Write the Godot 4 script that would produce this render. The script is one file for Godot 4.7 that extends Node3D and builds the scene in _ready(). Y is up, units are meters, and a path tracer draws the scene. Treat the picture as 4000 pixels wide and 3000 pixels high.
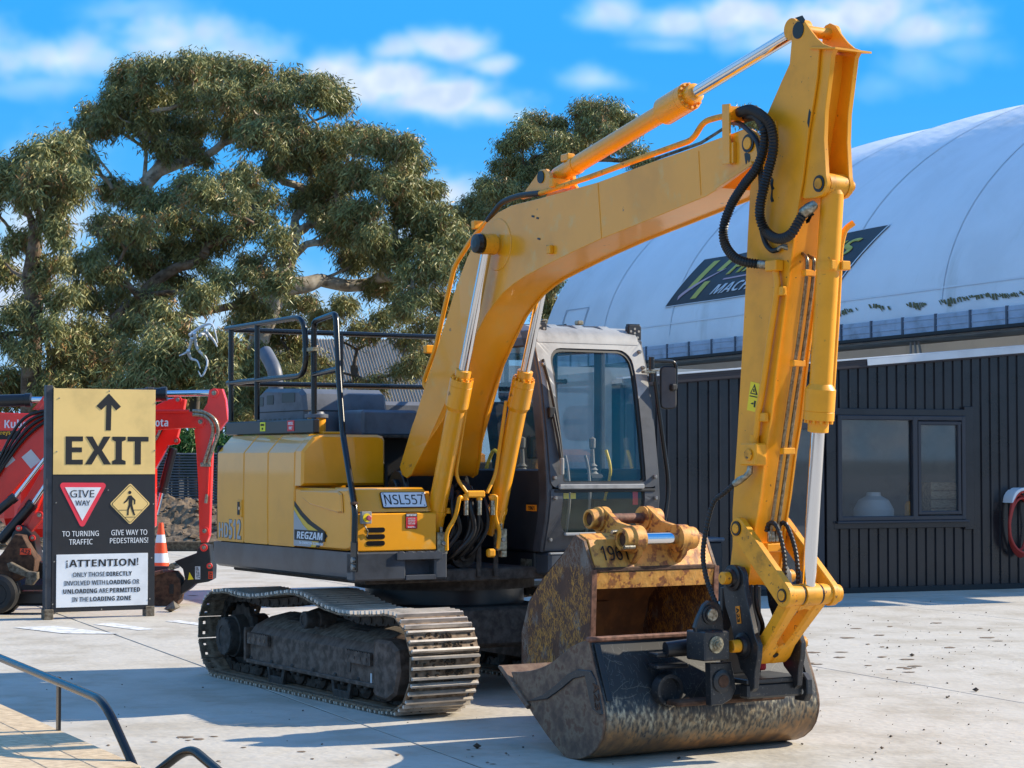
extends Node3D

# ---- picture geometry: a pixel of the 4000 x 3000 photograph gives a direction; the plane a thing lies on gives its distance
const FPX := 8090.0
const HORIZON := 1800.0
const CAM_H := 1.7
const PITCH := 0.037066
const HEAD := 0.541052            # the digger faces 31 degrees off the camera's axis
const OX := -0.509
const OZ := -15.706
const DD := Vector3(0.389, 0, 0.921)      # the yard's two directions
const EE := Vector3(0.921, 0, -0.389)
var FW := Vector3(sin(HEAD), 0, cos(HEAD))
var RT := Vector3(-cos(HEAD), 0, sin(HEAD))
var CAM := Vector3(0, CAM_H, 0)
var ORG := Vector3(OX, 0, OZ)
var M := {}
var names := {}
var rng := RandomNumberGenerator.new()

func ray(x: float, y: float) -> Vector3:
	var d := Vector3((x - 2000.0) / FPX, (1500.0 - y) / FPX, -1.0)
	return d.rotated(Vector3.RIGHT, PITCH)

func gnd(x: float, y: float, h := 0.0) -> Vector3:
	var r := ray(x, y)
	return CAM + r * ((h - CAM_H) / r.y)

func at_depth(x: float, y: float, z: float) -> Vector3:
	var r := ray(x, y)
	return CAM + r * (-z / r.z)

func on_plane(x: float, y: float, p: Vector3, n: Vector3) -> Vector3:
	var r := ray(x, y)
	return CAM + r * ((p - CAM).dot(n) / r.dot(n))

func own(w: Vector3) -> Vector3:
	var q := w - ORG
	return Vector3(q.dot(FW), q.y, q.dot(RT))

func onr(x: float, y: float, r: float) -> Vector3:
	return own(on_plane(x, y, ORG + RT * r, RT))

func onf(x: float, y: float, f: float) -> Vector3:
	return own(on_plane(x, y, ORG + FW * f, FW))

func onr2(x: float, y: float, r: float) -> Vector2:
	var v := onr(x, y, r)
	return Vector2(v.x, v.y)

func outline(px: Array, r: float) -> PackedVector2Array:
	var o := PackedVector2Array()
	for i in range(0, px.size(), 2):
		o.append(onr2(px[i], px[i + 1], r))
	return o

# ---- shapes: triangles run counter-clockwise seen from outside and are turned round when they are stored
class G:
	var v := PackedVector3Array()
	var n := PackedVector3Array()
	var uv := PackedVector2Array()
	var use_uv := false

	func tri(a: Vector3, b: Vector3, c: Vector3) -> void:
		var m := (b - a).cross(c - a).normalized()
		v.append(a); v.append(c); v.append(b)
		n.append(m); n.append(m); n.append(m)

	func tris(a: Vector3, b: Vector3, c: Vector3, na: Vector3, nb: Vector3, nc: Vector3) -> void:
		v.append(a); v.append(c); v.append(b)
		n.append(na); n.append(nc); n.append(nb)

	func quad(a: Vector3, b: Vector3, c: Vector3, d: Vector3) -> void:
		tri(a, b, c); tri(a, c, d)

	func quads(a: Vector3, b: Vector3, c: Vector3, d: Vector3, na: Vector3, nb: Vector3, nc: Vector3, nd: Vector3) -> void:
		tris(a, b, c, na, nb, nc); tris(a, c, d, na, nc, nd)

	func box(c: Vector3, s: Vector3, bev := 0.0, t := Transform3D()) -> void:
		var h := s * 0.5
		var b := minf(bev, minf(h.x, minf(h.y, h.z)) * 0.9)
		for ax in 3:
			for sg in [-1.0, 1.0]:
				var u := (ax + 1) % 3
				var w := (ax + 2) % 3
				var q := []
				for k in [[-1, -1], [1, -1], [1, 1], [-1, 1]]:
					var p := Vector3()
					p[ax] = sg * h[ax]
					p[u] = k[0] * (h[u] - b)
					p[w] = k[1] * (h[w] - b)
					q.append(t * (p + c))
				if sg > 0: quad(q[0], q[1], q[2], q[3])
				else: quad(q[3], q[2], q[1], q[0])
		if b <= 0.0: return
		for ax in 3:
			var u := (ax + 1) % 3
			var w := (ax + 2) % 3
			for su in [-1.0, 1.0]:
				for sw in [-1.0, 1.0]:
					var p := [Vector3(), Vector3(), Vector3(), Vector3()]
					for k in 4:
						p[k][ax] = (h[ax] - b) * (-1.0 if k == 0 or k == 3 else 1.0)
						p[k][u] = su * (h[u] if k < 2 else h[u] - b)
						p[k][w] = sw * (h[w] - b if k < 2 else h[w])
					if su * sw < 0: quad(t * (p[0] + c), t * (p[1] + c), t * (p[2] + c), t * (p[3] + c))
					else: quad(t * (p[3] + c), t * (p[2] + c), t * (p[1] + c), t * (p[0] + c))
		for sx in [-1.0, 1.0]:
			for sy in [-1.0, 1.0]:
				for sz in [-1.0, 1.0]:
					var a := t * (Vector3(sx * h.x, sy * (h.y - b), sz * (h.z - b)) + c)
					var d := t * (Vector3(sx * (h.x - b), sy * h.y, sz * (h.z - b)) + c)
					var e := t * (Vector3(sx * (h.x - b), sy * (h.y - b), sz * h.z) + c)
					if sx * sy * sz > 0: tri(a, d, e)
					else: tri(a, e, d)

	static func area(p: PackedVector2Array) -> float:
		var s := 0.0
		for i in p.size():
			s += p[i].cross(p[(i + 1) % p.size()])
		return s

	static func inset(p: PackedVector2Array, b: float) -> PackedVector2Array:
		var o := PackedVector2Array()
		var c := p.size()
		for i in c:
			var e0 := (p[i] - p[(i + c - 1) % c]).normalized()
			var e1 := (p[(i + 1) % c] - p[i]).normalized()
			var m := Vector2(-e0.y - e1.y, e0.x + e1.x)
			m = m.normalized()
			var k := maxf(0.5, m.dot(Vector2(-e1.y, e1.x)))
			o.append(p[i] + m * (b / k))
		return o

	# a flat outline in x and y, drawn out along z; hw gives each corner its own half width about the middle
	func prism(p: PackedVector2Array, z0: float, z1: float, bev := 0.0, t := Transform3D(), hw := PackedFloat32Array()) -> void:
		var tp := PackedFloat32Array()
		var bt := PackedFloat32Array()
		for i in p.size():
			tp.append((z0 + z1) * 0.5 + hw[i] if hw.size() else z1)
			bt.append((z0 + z1) * 0.5 - hw[i] if hw.size() else z0)
		prism_z(p, bt, tp, bev, t)

	func prism_z(p: PackedVector2Array, lo: PackedFloat32Array, hi: PackedFloat32Array, bev := 0.0, t := Transform3D()) -> void:
		var q := p.duplicate()
		var top := hi.duplicate()
		var bot := lo.duplicate()
		if area(q) < 0.0:
			q.reverse()
			top.reverse()
			bot.reverse()
		var c := q.size()
		var ins := inset(q, bev) if bev > 0.0 else q
		var idx := Geometry2D.triangulate_polygon(ins)
		for k in range(0, idx.size(), 3):
			var i0 := idx[k]
			var i1 := idx[k + 1]
			var i2 := idx[k + 2]
			if (ins[i1] - ins[i0]).cross(ins[i2] - ins[i0]) < 0.0:
				var sw := i1
				i1 = i2
				i2 = sw
			tri(t * Vector3(ins[i0].x, ins[i0].y, top[i0]), t * Vector3(ins[i1].x, ins[i1].y, top[i1]), t * Vector3(ins[i2].x, ins[i2].y, top[i2]))
			tri(t * Vector3(ins[i0].x, ins[i0].y, bot[i0]), t * Vector3(ins[i2].x, ins[i2].y, bot[i2]), t * Vector3(ins[i1].x, ins[i1].y, bot[i1]))
		var en := PackedVector2Array()
		for i in c:
			var e := (q[(i + 1) % c] - q[i]).normalized()
			en.append(Vector2(e.y, -e.x))
		for i in c:
			var j := (i + 1) % c
			var na := en[i]
			var nb := en[i]
			if en[i].dot(en[(i + c - 1) % c]) > 0.8: na = (en[i] + en[(i + c - 1) % c]).normalized()
			if en[i].dot(en[j]) > 0.8: nb = (en[i] + en[j]).normalized()
			var n0 := (t.basis * Vector3(na.x, na.y, 0)).normalized()
			var n1 := (t.basis * Vector3(nb.x, nb.y, 0)).normalized()
			quads(t * Vector3(q[i].x, q[i].y, bot[i] + bev), t * Vector3(q[j].x, q[j].y, bot[j] + bev), t * Vector3(q[j].x, q[j].y, top[j] - bev), t * Vector3(q[i].x, q[i].y, top[i] - bev), n0, n1, n1, n0)
			if bev > 0.0:
				quad(t * Vector3(q[i].x, q[i].y, top[i] - bev), t * Vector3(q[j].x, q[j].y, top[j] - bev), t * Vector3(ins[j].x, ins[j].y, top[j]), t * Vector3(ins[i].x, ins[i].y, top[i]))
				quad(t * Vector3(ins[i].x, ins[i].y, bot[i]), t * Vector3(ins[j].x, ins[j].y, bot[j]), t * Vector3(q[j].x, q[j].y, bot[j] + bev), t * Vector3(q[i].x, q[i].y, bot[i] + bev))

	# a turned body: prof holds (distance along the axis, radius)
	func lathe(a: Vector3, dir: Vector3, prof: Array, sides := 20) -> void:
		var d := dir.normalized()
		var x := d.cross(Vector3.UP if absf(d.y) < 0.9 else Vector3.RIGHT).normalized()
		var y := d.cross(x)
		for k in prof.size() - 1:
			var p: Vector2 = prof[k]
			var q: Vector2 = prof[k + 1]
			var sl := (q - p)
			if sl.length() < 1e-6: continue
			var nr := Vector2(sl.y, -sl.x).normalized() * -1.0   # (along, out)
			for i in sides:
				var a0 := TAU * i / sides
				var a1 := TAU * (i + 1) / sides
				var r0 := x * cos(a0) + y * sin(a0)
				var r1 := x * cos(a1) + y * sin(a1)
				var n0 := (r0 * nr.y + d * nr.x).normalized()
				var n1 := (r1 * nr.y + d * nr.x).normalized()
				var A := a + d * p.x + r0 * p.y
				var B := a + d * p.x + r1 * p.y
				var C := a + d * q.x + r1 * q.y
				var D := a + d * q.x + r0 * q.y
				if p.y < 1e-6: tris(A, C, D, n0, n1, n0)
				elif q.y < 1e-6: tris(A, B, D, n0, n1, n0)
				else: quads(A, B, C, D, n0, n1, n1, n0)

	func cyl(a: Vector3, b: Vector3, r: float, sides := 18, bev := 0.0) -> void:
		var l := a.distance_to(b)
		if bev > 0.0:
			lathe(a, b - a, [Vector2(0, 0), Vector2(0, r - bev), Vector2(bev, r), Vector2(l - bev, r), Vector2(l, r - bev), Vector2(l, 0)], sides)
		else:
			lathe(a, b - a, [Vector2(0, 0), Vector2(0, r), Vector2(l, r), Vector2(l, 0)], sides)

	func tube(p: Array, rad, sides := 10, ribs := false) -> void:
		var c := p.size()
		if c < 2: return
		var t0: Vector3 = (p[1] - p[0]).normalized()
		var x := t0.cross(Vector3.UP if absf(t0.y) < 0.9 else Vector3.RIGHT).normalized()
		var rings := []
		var norms := []
		for i in c:
			var t: Vector3
			if i == 0: t = t0
			elif i == c - 1: t = (p[i] - p[i - 1]).normalized()
			else: t = ((p[i] - p[i - 1]).normalized() + (p[i + 1] - p[i]).normalized()).normalized()
			x = (x - t * x.dot(t)).normalized()
			var y := t.cross(x)
			var r: float = rad[i] if rad is Array or rad is PackedFloat32Array else rad
			var ring := PackedVector3Array()
			var nn := PackedVector3Array()
			for k in sides:
				var a := TAU * k / sides
				var o := x * cos(a) + y * sin(a)
				ring.append(p[i] + o * r)
				nn.append(o)
			rings.append(ring)
			norms.append(nn)
		for i in c - 1:
			for k in sides:
				var j := (k + 1) % sides
				if ribs:
					quad(rings[i][k], rings[i][j], rings[i + 1][j], rings[i + 1][k])
					continue
				quads(rings[i][k], rings[i][j], rings[i + 1][j], rings[i + 1][k], norms[i][k], norms[i][j], norms[i + 1][j], norms[i + 1][k])
		for k in sides:
			var j := (k + 1) % sides
			tri(p[0], rings[0][j], rings[0][k])
			tri(p[c - 1], rings[c - 1][k], rings[c - 1][j])

	func mesh(m: Material = null) -> ArrayMesh:
		var o := ArrayMesh.new()
		add_to(o, m)
		return o

	func add_to(o: ArrayMesh, m: Material) -> void:
		var a := []
		a.resize(Mesh.ARRAY_MAX)
		a[Mesh.ARRAY_VERTEX] = v
		a[Mesh.ARRAY_NORMAL] = n
		if use_uv: a[Mesh.ARRAY_TEX_UV] = uv
		o.add_surface_from_arrays(Mesh.PRIMITIVE_TRIANGLES, a)
		if m: o.surface_set_material(o.get_surface_count() - 1, m)

# a smooth line through points
static func curve(p: Array, per := 6) -> Array:
	var o := []
	for i in p.size() - 1:
		var a: Vector3 = p[maxi(i - 1, 0)]
		var b: Vector3 = p[i]
		var c: Vector3 = p[i + 1]
		var d: Vector3 = p[mini(i + 2, p.size() - 1)]
		for k in per:
			o.append(b.cubic_interpolate(c, a, d, float(k) / per))
	o.append(p[p.size() - 1])
	return o

# straight runs joined by round bends
static func bent(p: Array, r: float, per := 6) -> Array:
	var o := [p[0]]
	for i in range(1, p.size() - 1):
		var a: Vector3 = p[i - 1]
		var b: Vector3 = p[i]
		var c: Vector3 = p[i + 1]
		var k := minf(r, minf(a.distance_to(b), b.distance_to(c)) * 0.48)
		var s := b + (a - b).normalized() * k
		var e := b + (c - b).normalized() * k
		for j in per + 1:
			var t := float(j) / per
			o.append(s.lerp(b, t).lerp(b.lerp(e, t), t))
	o.append(p[p.size() - 1])
	return o

static func circle(c: Vector2, r: float, from := 0.0, to := TAU, steps := 16) -> PackedVector2Array:
	var o := PackedVector2Array()
	for i in steps:
		var a := from + (to - from) * i / (steps if is_equal_approx(absf(to - from), TAU) else steps - 1)
		o.append(c + Vector2(cos(a), sin(a)) * r)
	return o

static func rrect(w: float, h: float, r: float, steps := 5) -> PackedVector2Array:
	var o := PackedVector2Array()
	for k in 4:
		var c := Vector2((w / 2 - r) * [1, -1, -1, 1][k], (h / 2 - r) * [1, 1, -1, -1][k])
		o.append_array(circle(c, r, k * PI / 2, (k + 1) * PI / 2, steps))
	return o

# ---- things and parts
func numbered(n: String) -> String:
	if not names.has(n):
		names[n] = 0
		return n
	names[n] += 1
	return "%s_%03d" % [n, names[n]]

func meta(o: Node, label: String, category: String, group := "", kind := "") -> void:
	if label: o.set_meta("label", label)
	if category: o.set_meta("category", category)
	if group: o.set_meta("group", group)
	if kind: o.set_meta("kind", kind)

func thing(n: String, label: String, category: String, pos := Vector3.ZERO, group := "") -> Node3D:
	var o := Node3D.new()
	o.name = numbered(n)
	add_child(o)
	o.position = pos
	meta(o, label, category, group)
	return o

func part(parent: Node, n: String, g: G, m: Material, label := "") -> MeshInstance3D:
	var o := MeshInstance3D.new()
	o.name = n if parent != self else numbered(n)
	o.mesh = g.mesh(m)
	parent.add_child(o, true)
	if label: o.set_meta("label", label)
	return o

func inst(parent: Node, n: String, mesh: Mesh, t := Transform3D()) -> MeshInstance3D:
	var o := MeshInstance3D.new()
	o.name = n if parent != self else numbered(n)
	o.mesh = mesh
	parent.add_child(o, true)
	o.transform = t
	return o

func pivot(parent: Node, n: String, t := Transform3D()) -> Node3D:
	var o := Node3D.new()
	o.name = n
	parent.add_child(o, true)
	o.transform = t
	return o

# lettering as thin solid letters, fitted to a width and a height
func text_mesh(s: String, bold: bool, m: Material, w: float, h: float, depth: float, family := "Droid Sans") -> ArrayMesh:
	var f := SystemFont.new()
	f.font_names = PackedStringArray([family])
	f.font_weight = 700 if bold else 400
	var tm := TextMesh.new()
	tm.text = s
	tm.font = f
	tm.font_size = 64
	tm.pixel_size = 0.01
	tm.depth = 0.01
	tm.curve_step = 3.0
	var arr := tm.get_mesh_arrays() if tm.has_method("get_mesh_arrays") else tm.surface_get_arrays(0)
	var vs: PackedVector3Array = arr[Mesh.ARRAY_VERTEX]
	var lo := Vector3(1e9, 1e9, 1e9)
	var hi := -lo
	for p in vs:
		lo = lo.min(p)
		hi = hi.max(p)
	var sz := hi - lo
	var sy := h / sz.y if h > 0.0 else w / sz.x
	var sx := w / sz.x if w > 0.0 else sy
	for i in vs.size():
		var q := vs[i] - (lo + hi) * 0.5
		vs[i] = Vector3(q.x * sx, q.y * sy, q.z * depth / 0.01)
	arr[Mesh.ARRAY_VERTEX] = vs
	for k in arr.size():
		if k != Mesh.ARRAY_VERTEX and k != Mesh.ARRAY_NORMAL and k != Mesh.ARRAY_INDEX: arr[k] = null
	var o := ArrayMesh.new()
	o.add_surface_from_arrays(Mesh.PRIMITIVE_TRIANGLES, arr)
	o.surface_set_material(0, m)
	return o

func text(parent: Node, s: String, bold: bool, m: Material, w: float, h: float, t: Transform3D, depth := 0.003, n := "lettering") -> MeshInstance3D:
	return inst(parent, n, text_mesh(s, bold, m, w, h, depth), t)

# ---- materials
func noise_tex(sd: int, freq: float, ramp: Array, size := 512, octaves := 5, type := FastNoiseLite.TYPE_SIMPLEX_SMOOTH, normal := 0.0, stretch := 1.0) -> ImageTexture:
	var f := FastNoiseLite.new()
	f.seed = sd
	f.noise_type = type
	f.frequency = freq
	f.fractal_type = FastNoiseLite.FRACTAL_FBM
	f.fractal_octaves = octaves
	f.fractal_gain = 0.62
	var im: Image
	if stretch == 1.0:
		im = f.get_seamless_image(size, size)
	else:
		im = f.get_seamless_image(size, int(size * stretch))
		im.resize(size, size)
	if normal > 0.0:
		im.convert(Image.FORMAT_RGBA8)
		im.bump_map_to_normal_map(normal)
		return ImageTexture.create_from_image(im)
	if ramp.is_empty():
		return ImageTexture.create_from_image(im)
	var g := Gradient.new()
	var off := PackedFloat32Array()
	var col := PackedColorArray()
	for r in ramp:
		off.append(r[0])
		col.append(r[1])
	g.offsets = off
	g.colors = col
	var lut := []
	for i in 256: lut.append(g.sample(i / 255.0))
	var src := im.get_data()
	var out := PackedByteArray()
	out.resize(size * size * 4)
	for i in size * size:
		var c: Color = lut[src[i]]
		out[i * 4] = c.r8
		out[i * 4 + 1] = c.g8
		out[i * 4 + 2] = c.b8
		out[i * 4 + 3] = c.a8
	return ImageTexture.create_from_image(Image.create_from_data(size, size, false, Image.FORMAT_RGBA8, out))

func gr(v: float, a := 1.0) -> Color: return Color(v, v, v, a)

func mat(n: String, c: Color, rough := 0.6, metal := 0.0, tex: Texture2D = null, sc := 1.0, spec := 0.5) -> StandardMaterial3D:
	var m := StandardMaterial3D.new()
	m.resource_name = n
	m.albedo_color = c
	m.roughness = rough
	m.metallic = metal
	m.metallic_specular = spec
	m.cull_mode = BaseMaterial3D.CULL_DISABLED
	if tex:
		m.albedo_texture = tex
		m.uv1_triplanar = true
		m.uv1_scale = Vector3.ONE * sc
	M[n] = m
	return m

func overlay(m: StandardMaterial3D, tex: Texture2D) -> void:
	m.detail_enabled = true
	m.detail_blend_mode = BaseMaterial3D.BLEND_MODE_MIX
	m.detail_albedo = tex
	m.detail_uv_layer = BaseMaterial3D.DETAIL_UV_1

func relief(m: StandardMaterial3D, tex: Texture2D, s := 1.0) -> void:
	m.normal_enabled = true
	m.normal_texture = tex
	m.normal_scale = s

# the loose bucket's cheeks: brown rust, yellow paint left in scratches between, grey worn rim; 1.33 m to the picture
func scratched_side() -> ImageTexture:
	var n := 512
	var f := FastNoiseLite.new()
	f.seed = 77
	f.frequency = 0.012
	f.fractal_octaves = 6
	f.fractal_gain = 0.6
	var im := Image.create(n, n, false, Image.FORMAT_RGB8)
	for y in n:
		for x in n:
			var v := f.get_noise_2d(x, y)
			var c := Color(0.42, 0.28, 0.18).lerp(Color(0.34, 0.22, 0.15), clampf(0.5 + v * 1.5, 0, 1))
			im.set_pixel(x, y, c.lerp(Color(0.50, 0.46, 0.42), clampf((f.get_noise_2d(y * 0.6 + 300, x) - 0.12) * 3.0, 0, 0.8)))
	var r := RandomNumberGenerator.new()
	r.seed = 5
	for k in 5200:
		# metres on the cheek: forward -0.4 .. 0.45, up 0 .. 1.25
		var mx := r.randf_range(-0.34, 0.44)
		var my := r.randf_range(0.05, 1.2)
		var q := f.get_noise_2d(mx * 260.0 + 40.0, my * 200.0)
		var yellow := r.randf() < 0.62 and q > -0.12 and my > 0.22 and my < 1.02
		var col := Color(0.78, 0.54, 0.20) if yellow else Color(0.33, 0.21, 0.14)
		if my > 1.02 or mx < -0.28: col = Color(0.50, 0.46, 0.42)
		col = col * r.randf_range(0.85, 1.1)
		var a := PI / 2 + r.randfn(0, 0.45) + (0.6 if r.randf() < 0.3 else 0.0)
		var l := r.randf_range(4, 22)
		for i in int(l):
			var px := posmod(int(mx * 0.75 * n + cos(a) * i), n)
			var py := posmod(int(-my * 0.75 * n - sin(a) * i), n)
			im.set_pixel(px, py, im.get_pixel(px, py).lerp(col, 0.85))
			if yellow: im.set_pixel(posmod(px + 1, n), py, im.get_pixel(posmod(px + 1, n), py).lerp(col, 0.6))
	return ImageTexture.create_from_image(im)

func make_materials() -> void:
	var soft := noise_tex(3, 0.004, [[0.25, gr(0.93)], [0.5, gr(0.975)], [0.75, gr(1.0)]], 512, 6)
	var grime := noise_tex(5, 0.006, [[0.22, gr(0.78)], [0.45, gr(0.93)], [0.7, gr(1.0)]], 512, 7)
	var dusty := noise_tex(8, 0.010, [[0.22, Color(0.62, 0.58, 0.53)], [0.5, Color(0.85, 0.82, 0.78)], [0.78, Color(1, 0.99, 0.97)]], 512, 7)
	var bump := noise_tex(13, 0.05, [], 256, 4, FastNoiseLite.TYPE_SIMPLEX_SMOOTH, 2.0)
	var chips := noise_tex(21, 0.035, [[0.0, Color(0.2, 0.13, 0.08, 1)], [0.13, Color(0.24, 0.15, 0.09, 1)], [0.15, Color(0.55, 0.42, 0.25, 0.0)], [1.0, Color(0.55, 0.4, 0.2, 0)]], 512, 6)
	var chips_more := noise_tex(22, 0.03, [[0.0, Color(0.22, 0.12, 0.07, 1)], [0.2, Color(0.3, 0.17, 0.09, 1)], [0.22, Color(0.5, 0.35, 0.2, 0.0)], [1.0, Color(0.5, 0.35, 0.2, 0)]], 512, 6)
	var y := mat("yellow_paint", Color(0.95, 0.63, 0.07), 0.34, 0.0, soft, 0.35)
	y.clearcoat_enabled = true
	y.clearcoat = 0.4
	y.clearcoat_roughness = 0.12
	overlay(y, noise_tex(23, 0.02, [[0.0, Color(0.3, 0.2, 0.1, 0.9)], [0.085, Color(0.35, 0.22, 0.1, 0.8)], [0.1, Color(0.7, 0.5, 0.2, 0.0)], [0.62, Color(0.85, 0.66, 0.3, 0.0)], [0.9, Color(0.85, 0.70, 0.40, 0.5)]], 512, 7))
	var yp := mat("yellow_panel", Color(0.95, 0.63, 0.03), 0.3, 0.0, soft, 0.3)
	yp.clearcoat_enabled = true
	yp.clearcoat = 0.6
	yp.clearcoat_roughness = 0.04
	var yc := mat("yellow_chipped", Color(0.95, 0.63, 0.07), 0.4, 0.0, soft, 0.8)
	overlay(yc, chips)
	var yw := mat("yellow_worn", Color(0.94, 0.63, 0.09), 0.5, 0.0, grime, 1.2)
	overlay(yw, chips_more)
	mat("yellow_tube", Color(0.94, 0.63, 0.08), 0.4, 0.0, soft, 2.0)
	var rb := mat("rust_yellow", Color.WHITE, 0.7, 0.0, scratched_side(), 0.75)
	relief(rb, bump, 0.4)
	var rt := mat("rust_top", Color.WHITE, 0.6, 0.0, noise_tex(33, 0.015, [[0.0, Color(0.42, 0.24, 0.13)], [0.3, Color(0.55, 0.32, 0.16)], [0.4, Color(0.84, 0.58, 0.24)], [0.75, Color(0.88, 0.64, 0.30)], [1.0, Color(0.62, 0.46, 0.3)]], 512, 6), 1.1)
	relief(rt, bump, 0.3)
	var ri := mat("rust_inside", Color.WHITE, 0.9, 0.0, noise_tex(35, 0.012, [[0.2, Color(0.40, 0.26, 0.16)], [0.5, Color(0.47, 0.30, 0.17)], [0.75, Color(0.56, 0.36, 0.19)]], 512, 6), 0.8)
	relief(ri, bump, 0.5)
	mat("rust_edge", Color(0.52, 0.36, 0.29), 0.7, 0.1, dusty, 3.0)
	mat("rust_dark", Color(0.36, 0.25, 0.18), 0.8, 0.1, dusty, 2.0)
	mat("bucket_side", Color.WHITE, 0.7, 0.1, noise_tex(37, 0.01, [[0.2, Color(0.35, 0.27, 0.22)], [0.5, Color(0.45, 0.35, 0.28)], [0.62, Color(0.50, 0.42, 0.34)], [0.8, Color(0.40, 0.28, 0.21)]], 512, 6), 1.3)
	mat("black_paint", Color(0.12, 0.12, 0.13), 0.35, 0.0, grime, 1.0)
	var bs := mat("black_scuffed", Color(0.15, 0.155, 0.165), 0.33, 0.0, grime, 1.5)
	overlay(bs, noise_tex(41, 0.05, [[0.0, Color(0.5, 0.47, 0.42, 0.9)], [0.2, Color(0.45, 0.42, 0.38, 0.7)], [0.24, Color(0.4, 0.38, 0.34, 0.0)], [1.0, Color(0.4, 0.4, 0.4, 0)]], 512, 6))
	mat("rail_black", Color(0.07, 0.075, 0.085), 0.22, 0.0, soft, 2.0)
	mat("skirt_grey", Color(0.27, 0.285, 0.31), 0.38, 0.0, grime, 0.8)
	mat("cover_grey", Color(0.38, 0.40, 0.44), 0.5, 0.0, grime, 0.7)
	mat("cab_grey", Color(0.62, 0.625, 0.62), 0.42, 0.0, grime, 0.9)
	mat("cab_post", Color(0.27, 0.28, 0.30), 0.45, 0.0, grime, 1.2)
	mat("cab_panel", Color(0.15, 0.155, 0.165), 0.55, 0.0, grime, 0.8)
	mat("cab_trim", Color(0.10, 0.10, 0.11), 0.6)
	mat("seat_cloth", Color(0.13, 0.13, 0.14), 0.9)
	mat("plastic_light", Color(0.55, 0.55, 0.53), 0.6)
	mat("rubber", Color(0.055, 0.055, 0.06), 0.55)
	mat("hose", Color(0.075, 0.075, 0.08), 0.45)
	mat("grease", Color(0.035, 0.032, 0.03), 0.3)
	mat("chrome", Color(0.86, 0.86, 0.87), 0.09, 1.0)
	mat("zinc", Color(0.70, 0.69, 0.64), 0.35, 0.8, dusty, 6.0)
	mat("steel_line", Color(0.62, 0.58, 0.50), 0.35, 0.9, dusty, 5.0)
	mat("alloy", Color(0.68, 0.66, 0.58), 0.45, 0.6, dusty, 4.0)
	mat("bolt", Color(0.55, 0.54, 0.52), 0.4, 0.7)
	mat("shoe_dirt", Color(0.58, 0.50, 0.42), 0.8, 0.1, dusty, 2.0)
	mat("shoe_edge", Color(0.82, 0.78, 0.73), 0.42, 0.4, grime, 1.0)
	mat("mud", Color(0.32, 0.26, 0.20), 1.0, 0.0, dusty, 9.0)
	relief(M.mud, bump, 1.5)
	mat("frame_brown", Color(0.45, 0.38, 0.34), 0.75, 0.1, dusty, 1.6)
	relief(M.frame_brown, bump, 0.3)
	mat("frame_dark", Color(0.30, 0.275, 0.26), 0.8, 0.1, dusty, 2.0)
	mat("link_steel", Color(0.30, 0.27, 0.245), 0.7, 0.3, dusty, 4.0)
	mat("dust_top", Color(0.46, 0.43, 0.40), 0.95, 0.0, dusty, 3.0)
	var gl := mat("cab_glass", Color(0.10, 0.36, 0.44, 0.16), 0.03)
	gl.transparency = BaseMaterial3D.TRANSPARENCY_ALPHA
	var gl2 := mat("cab_glass_low", Color(0.28, 0.38, 0.34, 0.24), 0.05)
	gl2.transparency = BaseMaterial3D.TRANSPARENCY_ALPHA
	var gw := mat("window_glass", Color(0.42, 0.47, 0.49, 0.16), 0.02)
	gw.transparency = BaseMaterial3D.TRANSPARENCY_ALPHA
	mat("mirror", Color(0.85, 0.87, 0.9), 0.03, 1.0)
	mat("lamp_glass", Color(0.24, 0.235, 0.23), 0.3)
	mat("diode", Color(0.72, 0.70, 0.64), 0.3)
	mat("tank_white", Color(0.85, 0.86, 0.86), 0.5)
	mat("white", Color(0.86, 0.87, 0.89), 0.45)
	mat("white_dull", Color(0.80, 0.81, 0.82), 0.7, 0.0, soft, 1.0)
	mat("red_label", Color(0.78, 0.10, 0.16), 0.5)
	mat("yellow_label", Color(0.95, 0.83, 0.10), 0.5)
	mat("lime_label", Color(0.86, 0.86, 0.12), 0.5)
	mat("orange_label", Color(0.93, 0.55, 0.08), 0.5)
	mat("vivid_orange", Color(0.95, 0.28, 0.08), 0.5)
	mat("ink", Color(0.06, 0.06, 0.07), 0.55)
	mat("decal_grey", Color(0.60, 0.61, 0.62), 0.35)
	mat("decal_dark", Color(0.42, 0.36, 0.22), 0.35)
	mat("decal_gold", Color(0.85, 0.68, 0.12), 0.35)
	mat("pink_red", Color(0.72, 0.30, 0.36), 0.5)
	var red := mat("red_paint", Color(0.94, 0.16, 0.09), 0.3, 0.0, soft, 0.6)
	red.clearcoat_enabled = true
	red.clearcoat = 0.5
	red.clearcoat_roughness = 0.1
	mat("red_hose", Color(0.66, 0.20, 0.17), 0.55)
	# the sign
	mat("sign_yellow", Color(0.95, 0.80, 0.50), 0.45, 0.0, soft, 0.5)
	mat("sign_black", Color(0.14, 0.145, 0.16), 0.4, 0.0, soft, 1.5)
	mat("sign_white", Color(0.91, 0.92, 0.93), 0.42, 0.0, soft, 0.5)
	mat("sign_red", Color(0.90, 0.22, 0.29), 0.45)
	mat("sign_ink", Color(0.10, 0.10, 0.105), 0.5)
	mat("sign_post", Color(0.24, 0.25, 0.27), 0.5, 0.0, grime, 2.0)
	mat("post_shoe", Color(0.50, 0.47, 0.42), 0.7, 0.2, dusty, 3.0)
	# buildings
	mat("cladding", Color(0.155, 0.15, 0.165), 0.24, 0.0, grime, 0.5)
	mat("window_frame", Color(0.20, 0.20, 0.225), 0.4, 0.0, soft, 1.0)
	mat("flashing_white", Color(0.80, 0.82, 0.84), 0.4, 0.0, soft, 0.7)
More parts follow.
